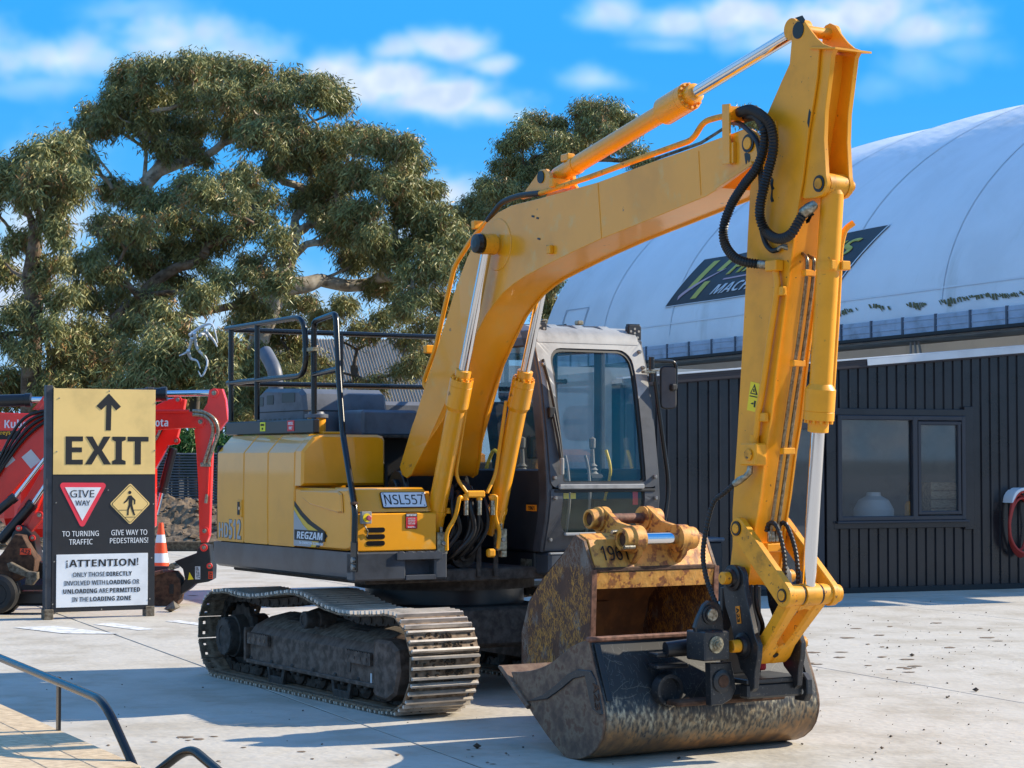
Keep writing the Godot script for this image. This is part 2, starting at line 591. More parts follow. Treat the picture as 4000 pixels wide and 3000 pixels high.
	mat("fascia_brown", Color(0.20, 0.165, 0.17), 0.4)
	mat("fabric", Color(0.90, 0.92, 0.94), 0.6, 0.0, soft, 0.12)
	relief(M.fabric, noise_tex(57, 0.01, [], 512, 4, FastNoiseLite.TYPE_SIMPLEX_SMOOTH, 3.0, 0.3), 0.5)
	overlay(M.fabric, noise_tex(58, 0.012, [[0.0, Color(0.55, 0.55, 0.48, 0.5)], [0.26, Color(0.62, 0.62, 0.55, 0.0)], [1.0, Color(0.7, 0.7, 0.7, 0.0)]], 512, 7, FastNoiseLite.TYPE_SIMPLEX_SMOOTH, 0.0, 0.3))
	mat("fabric_skirt", Color(0.66, 0.72, 0.80), 0.5, 0.0, grime, 0.5)
	mat("moss", Color(0.50, 0.50, 0.37), 0.95, 0.0, dusty, 4.0)
	mat("seam", Color(0.86, 0.88, 0.90), 0.7)
	mat("patch_line", Color(0.66, 0.68, 0.71), 0.7)
	mat("roof_rib", Color(0.52, 0.46, 0.40), 0.7)
	mat("banner", Color(0.21, 0.22, 0.25), 0.55, 0.0, grime, 0.3)
	mat("banner_yellow", Color(0.72, 0.70, 0.33), 0.6)
	mat("banner_pink", Color(0.74, 0.62, 0.66), 0.6)
	mat("banner_white", Color(0.78, 0.80, 0.83), 0.6)
	mat("block_grey", Color(0.38, 0.41, 0.46), 0.85, 0.0, grime, 0.4)
	mat("block_pale", Color(0.60, 0.60, 0.58), 0.85, 0.0, grime, 0.4)
	mat("conduit", Color(0.62, 0.63, 0.63), 0.5)
	mat("roof_tan", Color(0.83, 0.75, 0.66), 0.7, 0.0, grime, 0.3)
	mat("house_wall", Color(0.62, 0.60, 0.56), 0.8, 0.0, grime, 0.4)
	mat("corrugated_dark", Color(0.34, 0.36, 0.38), 0.35, 0.0, grime, 0.8)
	mat("crate_dark", Color(0.13, 0.135, 0.15), 0.5, 0.0, grime, 1.0)
	# ground
	var conc := mat("concrete", Color(0.725, 0.70, 0.655), 0.9, 0.0, noise_tex(51, 0.006, [[0.2, Color(0.90, 0.885, 0.86)], [0.45, Color(0.965, 0.96, 0.95)], [0.7, Color(1, 1, 1)], [0.9, Color(0.98, 0.965, 0.94)]], 1024, 7), 0.16)
	conc.uv1_world_triplanar = true
	overlay(conc, noise_tex(53, 0.02, [[0.0, Color(0.50, 0.44, 0.37, 0.45)], [0.2, Color(0.56, 0.50, 0.42, 0.22)], [0.32, Color(0.6, 0.55, 0.46, 0.0)], [0.7, Color(0.85, 0.84, 0.82, 0.0)], [0.9, Color(0.86, 0.85, 0.83, 0.2)]], 1024, 7, FastNoiseLite.TYPE_SIMPLEX_SMOOTH, 0.0, 3.0))
	relief(conc, noise_tex(55, 0.12, [], 512, 4, FastNoiseLite.TYPE_SIMPLEX_SMOOTH, 1.5), 0.25)
	mat("joint_fill", Color(0.42, 0.39, 0.36), 0.95, 0.0, dusty, 1.0)
	mat("stain", Color(0.52, 0.45, 0.38), 0.9, 0.0, dusty, 3.0)
	mat("road_white", Color(0.86, 0.86, 0.85), 0.8, 0.0, grime, 2.0)
	var soil := mat("soil", Color(0.50, 0.44, 0.37), 1.0, 0.0, dusty, 1.2)
	relief(soil, bump, 1.2)
	mat("clod", Color(0.36, 0.31, 0.26), 1.0, 0.0, dusty, 6.0)
	mat("gravel", Color(0.56, 0.53, 0.48), 1.0, 0.0, dusty, 0.5)
	mat("sleeper", Color(0.42, 0.37, 0.30), 0.9, 0.0, dusty, 2.0)
	var deck := mat("deck_wood", Color(0.88, 0.81, 0.70), 0.7, 0.0, noise_tex(61, 0.02, [[0.2, Color(0.66, 0.60, 0.53)], [0.45, Color(0.86, 0.82, 0.76)], [0.7, Color(1, 0.97, 0.92)]], 512, 6, FastNoiseLite.TYPE_SIMPLEX_SMOOTH, 0.0, 8.0), 0.9)
	relief(deck, bump, 0.2)
	mat("deck_edge", Color(0.62, 0.52, 0.38), 0.8, 0.0, dusty, 3.0)
	mat("cone_orange", Color(0.95, 0.30, 0.10), 0.5)
	# trees
	mat("bark", Color(0.52, 0.46, 0.40), 0.9, 0.0, noise_tex(71, 0.02, [[0.2, Color(0.5, 0.44, 0.38)], [0.5, Color(0.85, 0.8, 0.74)], [0.75, Color(1.2, 1.15, 1.08)]], 256, 5), 0.5)
	mat("bark_pale", Color(0.72, 0.69, 0.64), 0.85, 0.0, noise_tex(72, 0.02, [[0.25, Color(0.55, 0.5, 0.45)], [0.5, Color(0.9, 0.88, 0.84)], [0.75, Color(1, 1, 1)]], 256, 5), 0.5)
	mat("twig", Color(0.34, 0.30, 0.26), 0.9)
	var lf := mat("leaf", Color.WHITE, 0.42, 0.0)
	lf.vertex_color_use_as_albedo = true
	lf.metallic_specular = 0.3
	lf.backlight_enabled = true
	lf.backlight = Color(0.25, 0.25, 0.16)

# ---- the sky: air that pales towards the horizon, and broken cloud
var cloud_noise := FastNoiseLite.new()
var cloud_warp := FastNoiseLite.new()
# clouds as (direction in picture pixels, reach, thickness)
var CLOUDS := [[-250, 190, 420, 130, 0.9], [250, 220, 430, 120, 1.0], [640, 150, 330, 105, 1.0], [900, 200, 300, 90, 0.8], [520, 40, 260, 60, 0.5], [150, 330, 260, 60, 0.5],
	[1310, 290, 170, 105, 1.15], [1480, 340, 230, 125, 1.25], [1700, 390, 210, 95, 1.15], [1900, 420, 200, 70, 1.0], [2040, 440, 90, 40, 0.7],
	[1540, 195, 150, 60, 0.9], [1740, 180, 170, 70, 1.0], [1900, 240, 130, 50, 0.9], [2330, 300, 140, 62, 0.75], [2400, 40, 120, 70, 0.9],
	[2640, 70, 170, 80, 0.9], [2900, 40, 260, 95, 1.05], [3280, 60, 400, 115, 1.1], [3620, 110, 240, 95, 0.95], [3100, 150, 220, 70, 0.8], [2600, 160, 120, 40, 0.5],
	[3600, 270, 180, 90, 0.42], [3440, 340, 130, 70, 0.35], [3780, 200, 160, 80, 0.4], [120, 860, 320, 230, 0.9], [60, 1150, 420, 260, 1.0], [1760, 750, 150, 80, 1.0], [1650, 900, 300, 110, 0.8], [900, 1250, 1200, 260, 0.7], [2100, 700, 90, 30, 0.3]]

func sky_color(d: Vector3) -> Color:
	var el := asin(clampf(d.y, -1, 1))
	var az := atan2(d.x, -d.z)
	var t := clampf(el / 0.21, 0, 1)
	var c := Color(0.68, 0.85, 1.0).lerp(Color(0.34, 0.71, 1.0), smoothstep(0.0, 0.5, t)).lerp(Color(0.235, 0.665, 1.0), smoothstep(0.45, 1.0, t))
	c = c.lerp(Color(0.16, 0.52, 0.93), smoothstep(0.2, 1.3, el))
	var warp := Vector3(cloud_warp.get_noise_3dv(d * 60.0), cloud_warp.get_noise_3dv(d * 60.0 + Vector3(31, 7, 3)), 0)
	var n := cloud_noise.get_noise_3dv(d * Vector3(90.0, 170.0, 90.0) + warp * 0.8)
	var n2 := cloud_noise.get_noise_3dv(d * 380.0 + warp * 1.5)
	var den := 0.0
	var px := 2000.0 + FPX * tan(clampf(az, -1.4, 1.4)) + warp.x * 70.0
	var py := HORIZON - FPX * tan(clampf(el, 0, 1.4)) / maxf(cos(az), 0.2) + warp.y * 45.0
	if absf(az) < 0.6 and el < 0.5:
		for b in CLOUDS:
			var q := Vector2((px - b[0]) / b[2], (py - b[1]) / b[3])
			if q.y > 0.0: q.y *= 1.25
			var l := q.length()
			if l < 2.2: den = maxf(den, b[4] * smoothstep(1.6, 0.1, l + n * 0.7 + n2 * 0.35))
	var away := smoothstep(0.3, 0.5, absf(az)) if el < 0.24 else maxf(smoothstep(0.3, 0.5, absf(az)), smoothstep(0.24, 0.36, el))
	var flat := d / maxf(d.y, 0.12)
	var gen := cloud_noise.get_noise_3dv(Vector3(flat.x, 0, flat.z) * 2.2) + 0.35 * n2
	den = maxf(den, away * smoothstep(-0.06, 0.30, gen))
	var shade := clampf(0.5 + n2 * 0.9 + n * 0.4, 0, 1)
	var cc := Color(0.82, 0.87, 0.96).lerp(Color(0.97, 0.98, 1.0), shade)
	var o := c.lerp(cc, clampf(den, 0, 1) * 0.9).srgb_to_linear() * AIR
	return Color(o.r, o.g, o.b).linear_to_srgb()

func sky_dir(u: float, v: float) -> Vector3:
	var az := TAU * u
	var pol := PI * v
	return Vector3(sin(az) * sin(pol), cos(pol), -cos(az) * sin(pol))

func make_sky() -> ImageTexture:
	cloud_noise.seed = 4
	cloud_noise.frequency = 0.18
	cloud_noise.fractal_octaves = 5
	cloud_warp.seed = 9
	cloud_warp.frequency = 0.25
	cloud_warp.fractal_octaves = 3
	var w := 1024
	var h := 512
	var im := Image.create(w, h, false, Image.FORMAT_RGB8)
	for y in h:
		for x in w:
			if y < h / 2 + 2: im.set_pixel(x, y, sky_color(sky_dir((x + 0.5) / w, (y + 0.5) / h)))
			else: im.set_pixel(x, y, Color(0.50, 0.50, 0.48))
	im.resize(4096, 2048, Image.INTERPOLATE_CUBIC)
	w = 4096
	h = 2048
	for y in range(int(h * (0.5 - 20.0 / 180.0)), h / 2):
		for k in range(-int(w * 22.0 / 360.0), int(w * 22.0 / 360.0)):
			var x := posmod(k, w)
			im.set_pixel(x, y, sky_color(sky_dir((k + 0.5) / w, (y + 0.5) / h)))
	return ImageTexture.create_from_image(im)

func _ready() -> void:
	rng.seed = 7
	# camera
	var cam := Camera3D.new()
	cam.name = "camera"
	cam.position = CAM
	cam.rotation = Vector3(PITCH, 0, 0)
	cam.fov = rad_to_deg(2.0 * atan(1500.0 / FPX))
	cam.near = 0.1
	cam.far = 1500.0
	add_child(cam)
	cam.current = true
	# sky, exposure
	var env := Environment.new()
	env.background_mode = Environment.BG_SKY
	var sky := Sky.new()
	var pan := PanoramaSkyMaterial.new()
	pan.panorama = make_sky()
	sky.sky_material = pan
	env.sky = sky
	env.tonemap_mode = Environment.TONE_MAPPER_LINEAR
	env.tonemap_exposure = EXPOSURE
	env.sdfgi_enabled = true
	env.ssao_enabled = true
	env.ssil_enabled = true
	var we := WorldEnvironment.new()
	we.name = "environment"
	we.environment = env
	add_child(we)
	# sun
	var sun := DirectionalLight3D.new()
	sun.name = "sun"
	sun.light_energy = SUN_ENERGY
	sun.light_color = Color(1.0, 0.95, 0.86)
	sun.light_angular_distance = 0.5
	sun.shadow_enabled = true
	add_child(sun)
	var el := deg_to_rad(SUN_EL)
	var az := deg_to_rad(SUN_AZ)
	sun.look_at_from_position(Vector3(cos(az) * cos(el), sin(el), -sin(az) * cos(el)) * 50.0, Vector3.ZERO, Vector3.UP)
	make_materials()
	build_ground()
	build_dome_hall()
	build_workshop()
	build_house()
	build_fence_and_soil()
	build_trees()
	build_excavator()
	build_loose_bucket()
	build_sign()
	build_mini_excavators()
	build_deck()
	build_small_things()

const AIR := 0.67          # the sky's brightness at this exposure
const EXPOSURE := 1.62
const SUN_ENERGY := 1.6
const SUN_EL := 30.5
const SUN_AZ := 17.5       # degrees behind the picture plane, sun to the right of the frame

# ---- ground
func flat_px(px: Array, y: float) -> PackedVector3Array:
	var o := PackedVector3Array()
	for i in range(0, px.size(), 2):
		var g := gnd(px[i], px[i + 1], 0.0)
		o.append(Vector3(g.x, y, g.z))
	return o

func sheet(g: G, p: PackedVector3Array) -> void:
	var q := PackedVector2Array()
	for v in p: q.append(Vector2(v.x, v.z))
	var idx := Geometry2D.triangulate_polygon(q)
	for k in range(0, idx.size(), 3):
		var a := p[idx[k]]
		var b := p[idx[k + 1]]
		var c := p[idx[k + 2]]
		if (b - a).cross(c - a).y < 0: g.tri(a, c, b)
		else: g.tri(a, b, c)

func build_ground() -> void:
	var g := G.new()
	g.quad(Vector3(-600, -0.03, 100), Vector3(600, -0.03, 100), Vector3(600, -0.03, -900), Vector3(-600, -0.03, -900))
	var ground := part(self, "ground", g, M.gravel)
	meta(ground, "", "", "", "structure")
	var yard := pivot(self, "concrete_yard")
	meta(yard, "", "", "", "structure")
	g = G.new()
	g.box(Vector3(0, -0.02, 0), Vector3(90, 0.02, 90), 0.0, Transform3D(Basis(EE, Vector3.UP, -DD), EE * 12.0 - DD * 1.0 + Vector3(0, 0.005, 0)))
	part(yard, "joint_filler", g, M.joint_fill)
	# slabs between the saw cuts: corners wander a little so that the joints are not ruled
	var size := 4.66
	for i in range(-5, 7):
		for j in range(-8, 3):
			if j < -4 and i < -1: continue
			var e0 := 4.34 + size * i
			var d0 := -12.84 + size * j
			g = G.new()
			var c := Vector3(e0 + size / 2, 0, d0 + size / 2)
			var gap := 0.012
			var p := PackedVector2Array()
			var hs := size / 2 - gap / 2
			for k in 4:
				var a := Vector2([-hs, hs, hs, -hs][k], [-hs, -hs, hs, hs][k])
				var b := Vector2([hs, hs, -hs, -hs][k], [-hs, hs, hs, -hs][k])
				var nrm := Vector2(b.y - a.y, a.x - b.x).normalized()
				for m in 14:
					var off := 0.0 if m == 0 else rng.randf_range(-0.004, 0.0)
					p.append(a.lerp(b, m / 14.0) + nrm * off)
			g.prism(p, -0.012, rng.randf_range(-0.0012, 0.0006), 0.003, Transform3D(Basis(EE, -DD, Vector3.UP), EE * c.x + DD * c.z))
			part(yard, "slab", g, M.concrete)
	# painted dashes by the sign
	for q in [[50, 2452, 215, 2446, 470, 2478, 250, 2476], [365, 2440, 440, 2434, 605, 2460, 540, 2463], [645, 2428, 700, 2424, 800, 2438, 780, 2444]]:
		g = G.new()
		sheet(g, flat_px(q, 0.0045))
		var o := part(self, "painted_dash", g, M.road_white)
		meta(o, "", "", "", "structure")
	# dried mud and tyre marks: thin uneven films
	g = G.new()
	var spots := []
	for k in 26: spots.append([rng.randf_range(3150, 4000), rng.randf_range(2430, 2640), rng.randf_range(8, 40), rng.randf_range(1.2, 3.2)])
	for k in 14: spots.append([rng.randf_range(400, 2000), rng.randf_range(2850, 2990), rng.randf_range(6, 22), rng.randf_range(1.5, 4)])
	for k in 10: spots.append([rng.randf_range(100, 1400), rng.randf_range(2250, 2560), rng.randf_range(10, 40), rng.randf_range(1, 2)])
	spots.append_array([[720, 2881, 30, 4], [775, 2888, 28, 4], [836, 2878, 20, 2], [735, 2893, 12, 2]])
	for s in spots:
		var p := PackedVector3Array()
		var c := gnd(s[0], s[1])
		for k in 12:
			var a := TAU * k / 12
			var v := gnd(s[0] + cos(a) * s[2] * rng.randf_range(0.6, 1.1), s[1] + sin(a) * s[3] * rng.randf_range(0.6, 1.1))
			p.append(Vector3(v.x, 0.003, v.z))
		for k in 12: g.tri(Vector3(c.x, 0.004, c.z), p[k], p[(k + 1) % 12])
	var st := part(self, "dried_mud", g, M.stain)
	meta(st, "thin brown smears of dried mud on the concrete", "mud", "", "stuff")
	# crumbs of earth
	g = G.new()
	for k in 300:
		var x := rng.randf_range(3050, 4000)
		var y := rng.randfn(2500, 60)
		if k > 90: y = rng.randf_range(2330, 2990)
		if k > 200:
			x = rng.randf_range(100, 3900)
			y = rng.randf_range(2600, 2990)
		if y < 2320 or y > 3050: continue
		var c := gnd(x, y)
		var r := absf(rng.randfn(0.0, 0.0045)) + 0.002
		if k % 40 == 0: r *= 2.6
		clod(g, c + Vector3(0, r * 0.5, 0), r)
	var cr := part(self, "earth_crumbs", g, M.clod)
	meta(cr, "scattered crumbs of dark earth on the concrete yard", "dirt", "", "stuff")

func clod(g: G, c: Vector3, r: float) -> void:
	var p := []
	for k in 6:
		var a := TAU * k / 6
		p.append(c + Vector3(cos(a) * r * rng.randf_range(0.7, 1.3), rng.randf_range(-0.2, 0.2) * r, sin(a) * r * rng.randf_range(0.7, 1.3)))
	var t := c + Vector3(rng.randf_range(-0.3, 0.3) * r, r * 0.75, rng.randf_range(-0.3, 0.3) * r)
	var b := c - Vector3(0, r * 0.55, 0)
	for k in 6:
		g.tri(t, p[(k + 1) % 6], p[k])
		g.tri(b, p[k], p[(k + 1) % 6])

# ---- the fabric hall, its long side along the yard's own direction
const HALL := Vector3(2.85, 4.2, -46.8)

func hall_at(s: float, th: float, off := 0.0) -> Vector3:
	# s metres along, th degrees round the arch
	var a := deg_to_rad(th)
	var n := Vector2(-cos(a) / 10.0, sin(a) / 5.5).normalized()
	var sag := 0.09 * absf(sin(PI * s / 3.45)) * sin(clampf(a, 0, PI))
	var e := 10.0 - 10.0 * cos(a) + n.x * (off - 0.09 + sag)
	var h := 5.5 * sin(a) + n.y * (off - 0.09 + sag)
	return HALL + DD * s + EE * e + Vector3.UP * h

func hall_patch(g: G, s0: float, s1: float, t0: float, t1: float, off: float, ns: int, nt: int, skew := 0.0) -> void:
	for i in ns:
		for j in nt:
			var p := []
			for k in [[0, 0], [1, 0], [1, 1], [0, 1]]:
				var th := lerpf(t0, t1, float(j + k[1]) / nt)
				var sv := lerpf(s0, s1, float(i + k[0]) / ns) + skew * (th - t0) / (t1 - t0)
				p.append(hall_at(sv, th, off))
			g.quad(p[0], p[1], p[2], p[3])

func hall_text(parent: Node, s: String, m: Material, s0: float, s1: float, t0: float, t1: float, lean: float) -> void:
	var am := text_mesh(s, true, m, 1.0, 1.0, 0.004)
	var arr := am.surface_get_arrays(0)
	var v: PackedVector3Array = arr[Mesh.ARRAY_VERTEX]
	for i in v.size():
		var q := v[i] + Vector3(0.5, 0.5, 0)
		v[i] = hall_at(lerpf(s0, s1, q.x) + lean * q.y, lerpf(t0, t1, q.y), 0.035 + q.z)
	arr[Mesh.ARRAY_VERTEX] = v
	arr[Mesh.ARRAY_NORMAL] = null
	var st := SurfaceTool.new()
	st.create_from_arrays(arr)
	st.generate_normals()
	var o := ArrayMesh.new()
	o = st.commit()
	o.surface_set_material(0, m)
	inst(parent, "lettering", o)

func build_dome_hall() -> void:
	var t := thing("fabric_hall", "large white fabric dome hall on grey block walls behind the dark workshop", "building")
	var g := G.new()
	var ns := 120
	var nt := 48
	for i in ns:
		for j in nt:
			var p := []
			var nn := []
			for k in [[0, 0], [1, 0], [1, 1], [0, 1]]:
				var s: float = -5.6 + 27.6 * (i + k[0]) / ns
				var th: float = 180.0 * (j + k[1]) / nt
				p.append(hall_at(s, th))
				var ds := hall_at(s + 0.05, th) - hall_at(s - 0.05, th)
				var dt := hall_at(s, th + 0.5) - hall_at(s, th - 0.5)
				nn.append(ds.cross(dt).normalized())
			g.quads(p[0], p[1], p[2], p[3], nn[0], nn[1], nn[2], nn[3])
	part(t, "fabric_roof", g, M.fabric)
	# end wall
	g = G.new()
	for j in nt:
		var a := hall_at(-5.6, 180.0 * j / nt)
		var b := hall_at(-5.6, 180.0 * (j + 1) / nt)
		g.quad(Vector3(a.x, 0, a.z), a, b, Vector3(b.x, 0, b.z))
	part(t, "end_wall", g, M.fabric)
	# welded seams: bands laid over the cloth
	for s in [-2.1, 1.35, 4.8, 8.25, 11.7, 15.15]:
		g = G.new()
		hall_patch(g, s - 0.03, s + 0.03, 3, 90, 0.012, 1, 40, 0.0)
		part(t, "seam", g, M.seam)
	g = G.new()
	hall_patch(g, -5.6, 22, 5.4, 5.75, 0.014, 60, 1)
	part(t, "hem", g, M.seam)
	# mended square
	g = G.new()
	hall_patch(g, -4.6, -4.55, 8, 13, 0.02, 1, 6)
	hall_patch(g, -3.35, -3.3, 8, 13, 0.02, 1, 6)
	hall_patch(g, -4.6, -3.3, 12.9, 13.1, 0.02, 6, 1)
	part(t, "patch", g, M.patch_line)
	# moss along the hem: runs with ragged edges
	g = G.new()
	var f := FastNoiseLite.new()
	f.seed = 3
	f.frequency = 1.4
	var s := 8.4
	while s < 18.0:
		var w := rng.randf_range(0.02, 0.07)
		var q := f.get_noise_1d(s * 0.7)
		if q > -0.12 or s > 12.2:
			var base := 3.3 + f.get_noise_1d(s * 0.4 + 40) * 1.1 - 0.10 * (s - 12)
			var len := rng.randf_range(0.2, 0.8) + maxf(q, 0.0) * 1.3
			hall_patch(g, s, s + w, maxf(base - len, 0.6), base + rng.randf_range(0, 0.25), 0.016, 1, 2, -rng.randf_range(0.02, 0.10))
		s += w * rng.randf_range(0.8, 1.6)
	part(t, "moss", g, M.moss, "green brown moss streaks along the roof hem").set_meta("kind", "stuff")
	# the banner on the roof
	var b := pivot(t, "banner")
	g = G.new()
	hall_patch(g, 0.92, 8.25, 9.8, 20.6, 0.022, 40, 14, 1.0)
	part(b, "banner_cloth", g, M.banner)
	g = G.new()
	for q in [[0.92, 0.97], [8.2, 8.25]]: hall_patch(g, q[0], q[1], 9.8, 20.6, 0.027, 1, 14, 1.0)
	hall_patch(g, 0.9, 8.2, 9.7, 9.85, 0.027, 40, 1, 0.0)
	hall_patch(g, 1.9, 9.2, 20.5, 20.65, 0.027, 40, 1, 0.0)
	part(b, "border", g, M.seam)
	# emblem: slanted bars crossed by a sweep
	g = G.new()
	for q in [[1.78, 2.05, 13.2, 19.6, 0.72], [2.86, 3.10, 16.8, 19.4, 0.32], [2.10, 2.36, 10.8, 14.6, 0.42]]:
		g = G.new()
		hall_patch(g, q[0], q[1], q[2], q[3], 0.03, 2, 8, q[4])
		part(b, "emblem_bar", g, M.banner_yellow)
	g = G.new()
	for k in 16:
		var x0 := k / 16.0
		var x1 := (k + 1) / 16.0
		var y0 := 10.9 + 6.2 * pow(x0, 0.8)
		var y1 := 10.9 + 6.2 * pow(x1, 0.8)
		var w0 := 1.0 - 0.85 * x0
		var w1 := 1.0 - 0.85 * x1
		g.quad(hall_at(1.5 + 1.75 * x0, y0, 0.034), hall_at(1.5 + 1.75 * x1, y1, 0.034), hall_at(1.5 + 1.75 * x1, y1 + w1, 0.034), hall_at(1.5 + 1.75 * x0, y0 + w0, 0.034))
	part(b, "emblem_sweep", g, M.banner_pink)
	g = G.new()
	hall_patch(g, 3.3, 7.6, 14.4, 14.75, 0.032, 20, 1, 0.05)
	part(b, "emblem_line", g, M.banner_pink)
	hall_text(b, "HA", M.banner_yellow, 3.35, 4.75, 15.6, 19.0, 0.42)
	hall_text(b, "TS", M.banner_yellow, 7.0, 8.15, 15.2, 18.6, 0.42)
	hall_text(b, "MACHIN", M.banner_white, 2.95, 5.2, 11.2, 13.4, 0.28)
	# translucent skirt panels between posts, under the cloth
	for k in 26:
		var s0 := -5.6 + k * 1.02
		g = G.new()
		var q := Transform3D(Basis(DD, Vector3.UP, -EE), HALL + DD * (s0 + 0.5) + EE * -0.03)
		g.box(Vector3(0, -0.10, 0), Vector3(0.97, 0.30, 0.02), 0.004, q)
		g.box(Vector3(0, -0.02, 0.014), Vector3(0.97, 0.012, 0.012), 0.0, q)
		g.box(Vector3(0, -0.15, 0.014), Vector3(0.97, 0.012, 0.012), 0.0, q)
		part(t, "skirt_panel", g, M.fabric_skirt)
		g = G.new()
		g.box(Vector3(-0.51, -0.10, 0.01), Vector3(0.05, 0.32, 0.05), 0.004, q)
		part(t, "skirt_post", g, M.block_grey)
	g = G.new()
	var q0 := Transform3D(Basis(DD, Vector3.UP, -EE), HALL)
	g.box(Vector3(8.2, -0.29, 0.10), Vector3(27.6, 0.06, 0.18), 0.006, q0)
	part(t, "gutter", g, M.cab_trim)
	g = G.new()
	g.box(Vector3(8.2, -0.34, -0.45), Vector3(27.6, 0.04, 0.9), 0.0, q0)
	part(t, "soffit", g, M.block_pale)
	# block wall: courses and piers
	g = G.new()
	g.box(Vector3(4.0, -2.42, -0.75), Vector3(19.2, 3.56, 0.2), 0.0, q0)
	part(t, "wall", g, M.block_pale)
	for k in 5:
		g = G.new()
		for c in 6: g.box(Vector3(2.6 + k * 3.1, -0.98 - c * 0.56, -0.52), Vector3(2.86, 0.55, 0.22), 0.012, q0)
		part(t, "wall_panel", g, M.block_grey)
		g = G.new()
		for c in 6: g.box(Vector3(1.0 + k * 3.1, -0.95 - c * 0.56, -0.42), Vector3(0.36, 0.553, 0.44), 0.012, q0)
		part(t, "pier", g, M.block_grey)
	# electric conduits down the wall
	for k in 3:
		var a := HALL + DD * (10.45 + k * 0.12) + Vector3(0, -0.33, 0) + EE * 0.30
		var p := [a, a + Vector3(0, -0.45, 0) + DD * (0.04 * k), a + Vector3(0, -0.9, 0) - DD * (0.02 + 0.12 * k), a + Vector3(0, -1.12, 0) - DD * (0.35 + 0.1 * k), a + Vector3(0, -1.16, 0) - DD * (0.8 + 0.1 * k)]
		g = G.new()
		g.tube(curve(p), 0.022, 8)
		part(t, "conduit", g, M.conduit)

# ---- the dark workshop in front of it: a ribbed end wall under a sloping roof
const WS := Vector3(4.237, 0, -26.65)

func ws(t: float, y: float, out := 0.0) -> Vector3:
	return WS + EE * t + Vector3.UP * y + DD * out

func ws_px(x: float, y: float, out := 0.0) -> Vector3:
	var p := on_plane(x, y, WS + DD * out, DD)
	return Vector3((p - WS).dot(EE), p.y, out)

func ws_top(t: float) -> float: return 2.98 + 0.088 * t

func rib_sheet(t0: float, t1: float, y0: float, y1a: float, y1b: float) -> G:
	# trapezoid ribs, 0.146 m apart
	var g := G.new()
	var k0 := floori(t0 / 0.146) - 1
	var cut := []
	for k in range(k0, k0 + 12 + int((t1 - t0) / 0.146)):
		for q in [[0.0, 0.0], [0.098, 0.0], [0.110, 0.024], [0.134, 0.024]]:
			cut.append(Vector2(k * 0.146 + q[0], q[1]))
	var line := []
	for i in cut.size() - 1:
		var a: Vector2 = cut[i]
		var b: Vector2 = cut[i + 1]
		if b.x <= t0 or a.x >= t1: continue
		if a.x < t0: a = a.lerp(b, (t0 - a.x) / (b.x - a.x))
		if b.x > t1: b = a.lerp(b, (t1 - a.x) / (b.x - a.x))
		if line.is_empty(): line.append(a)
		line.append(b)
	for i in line.size() - 1:
		var a: Vector2 = line[i]
		var b: Vector2 = line[i + 1]
		var ya := lerpf(y1a, y1b, (a.x - t0) / (t1 - t0))
		var yb := lerpf(y1a, y1b, (b.x - t0) / (t1 - t0))
		g.quad(ws(a.x, y0, a.y), ws(b.x, y0, b.y), ws(b.x, yb, b.y), ws(a.x, ya, a.y))
	return g

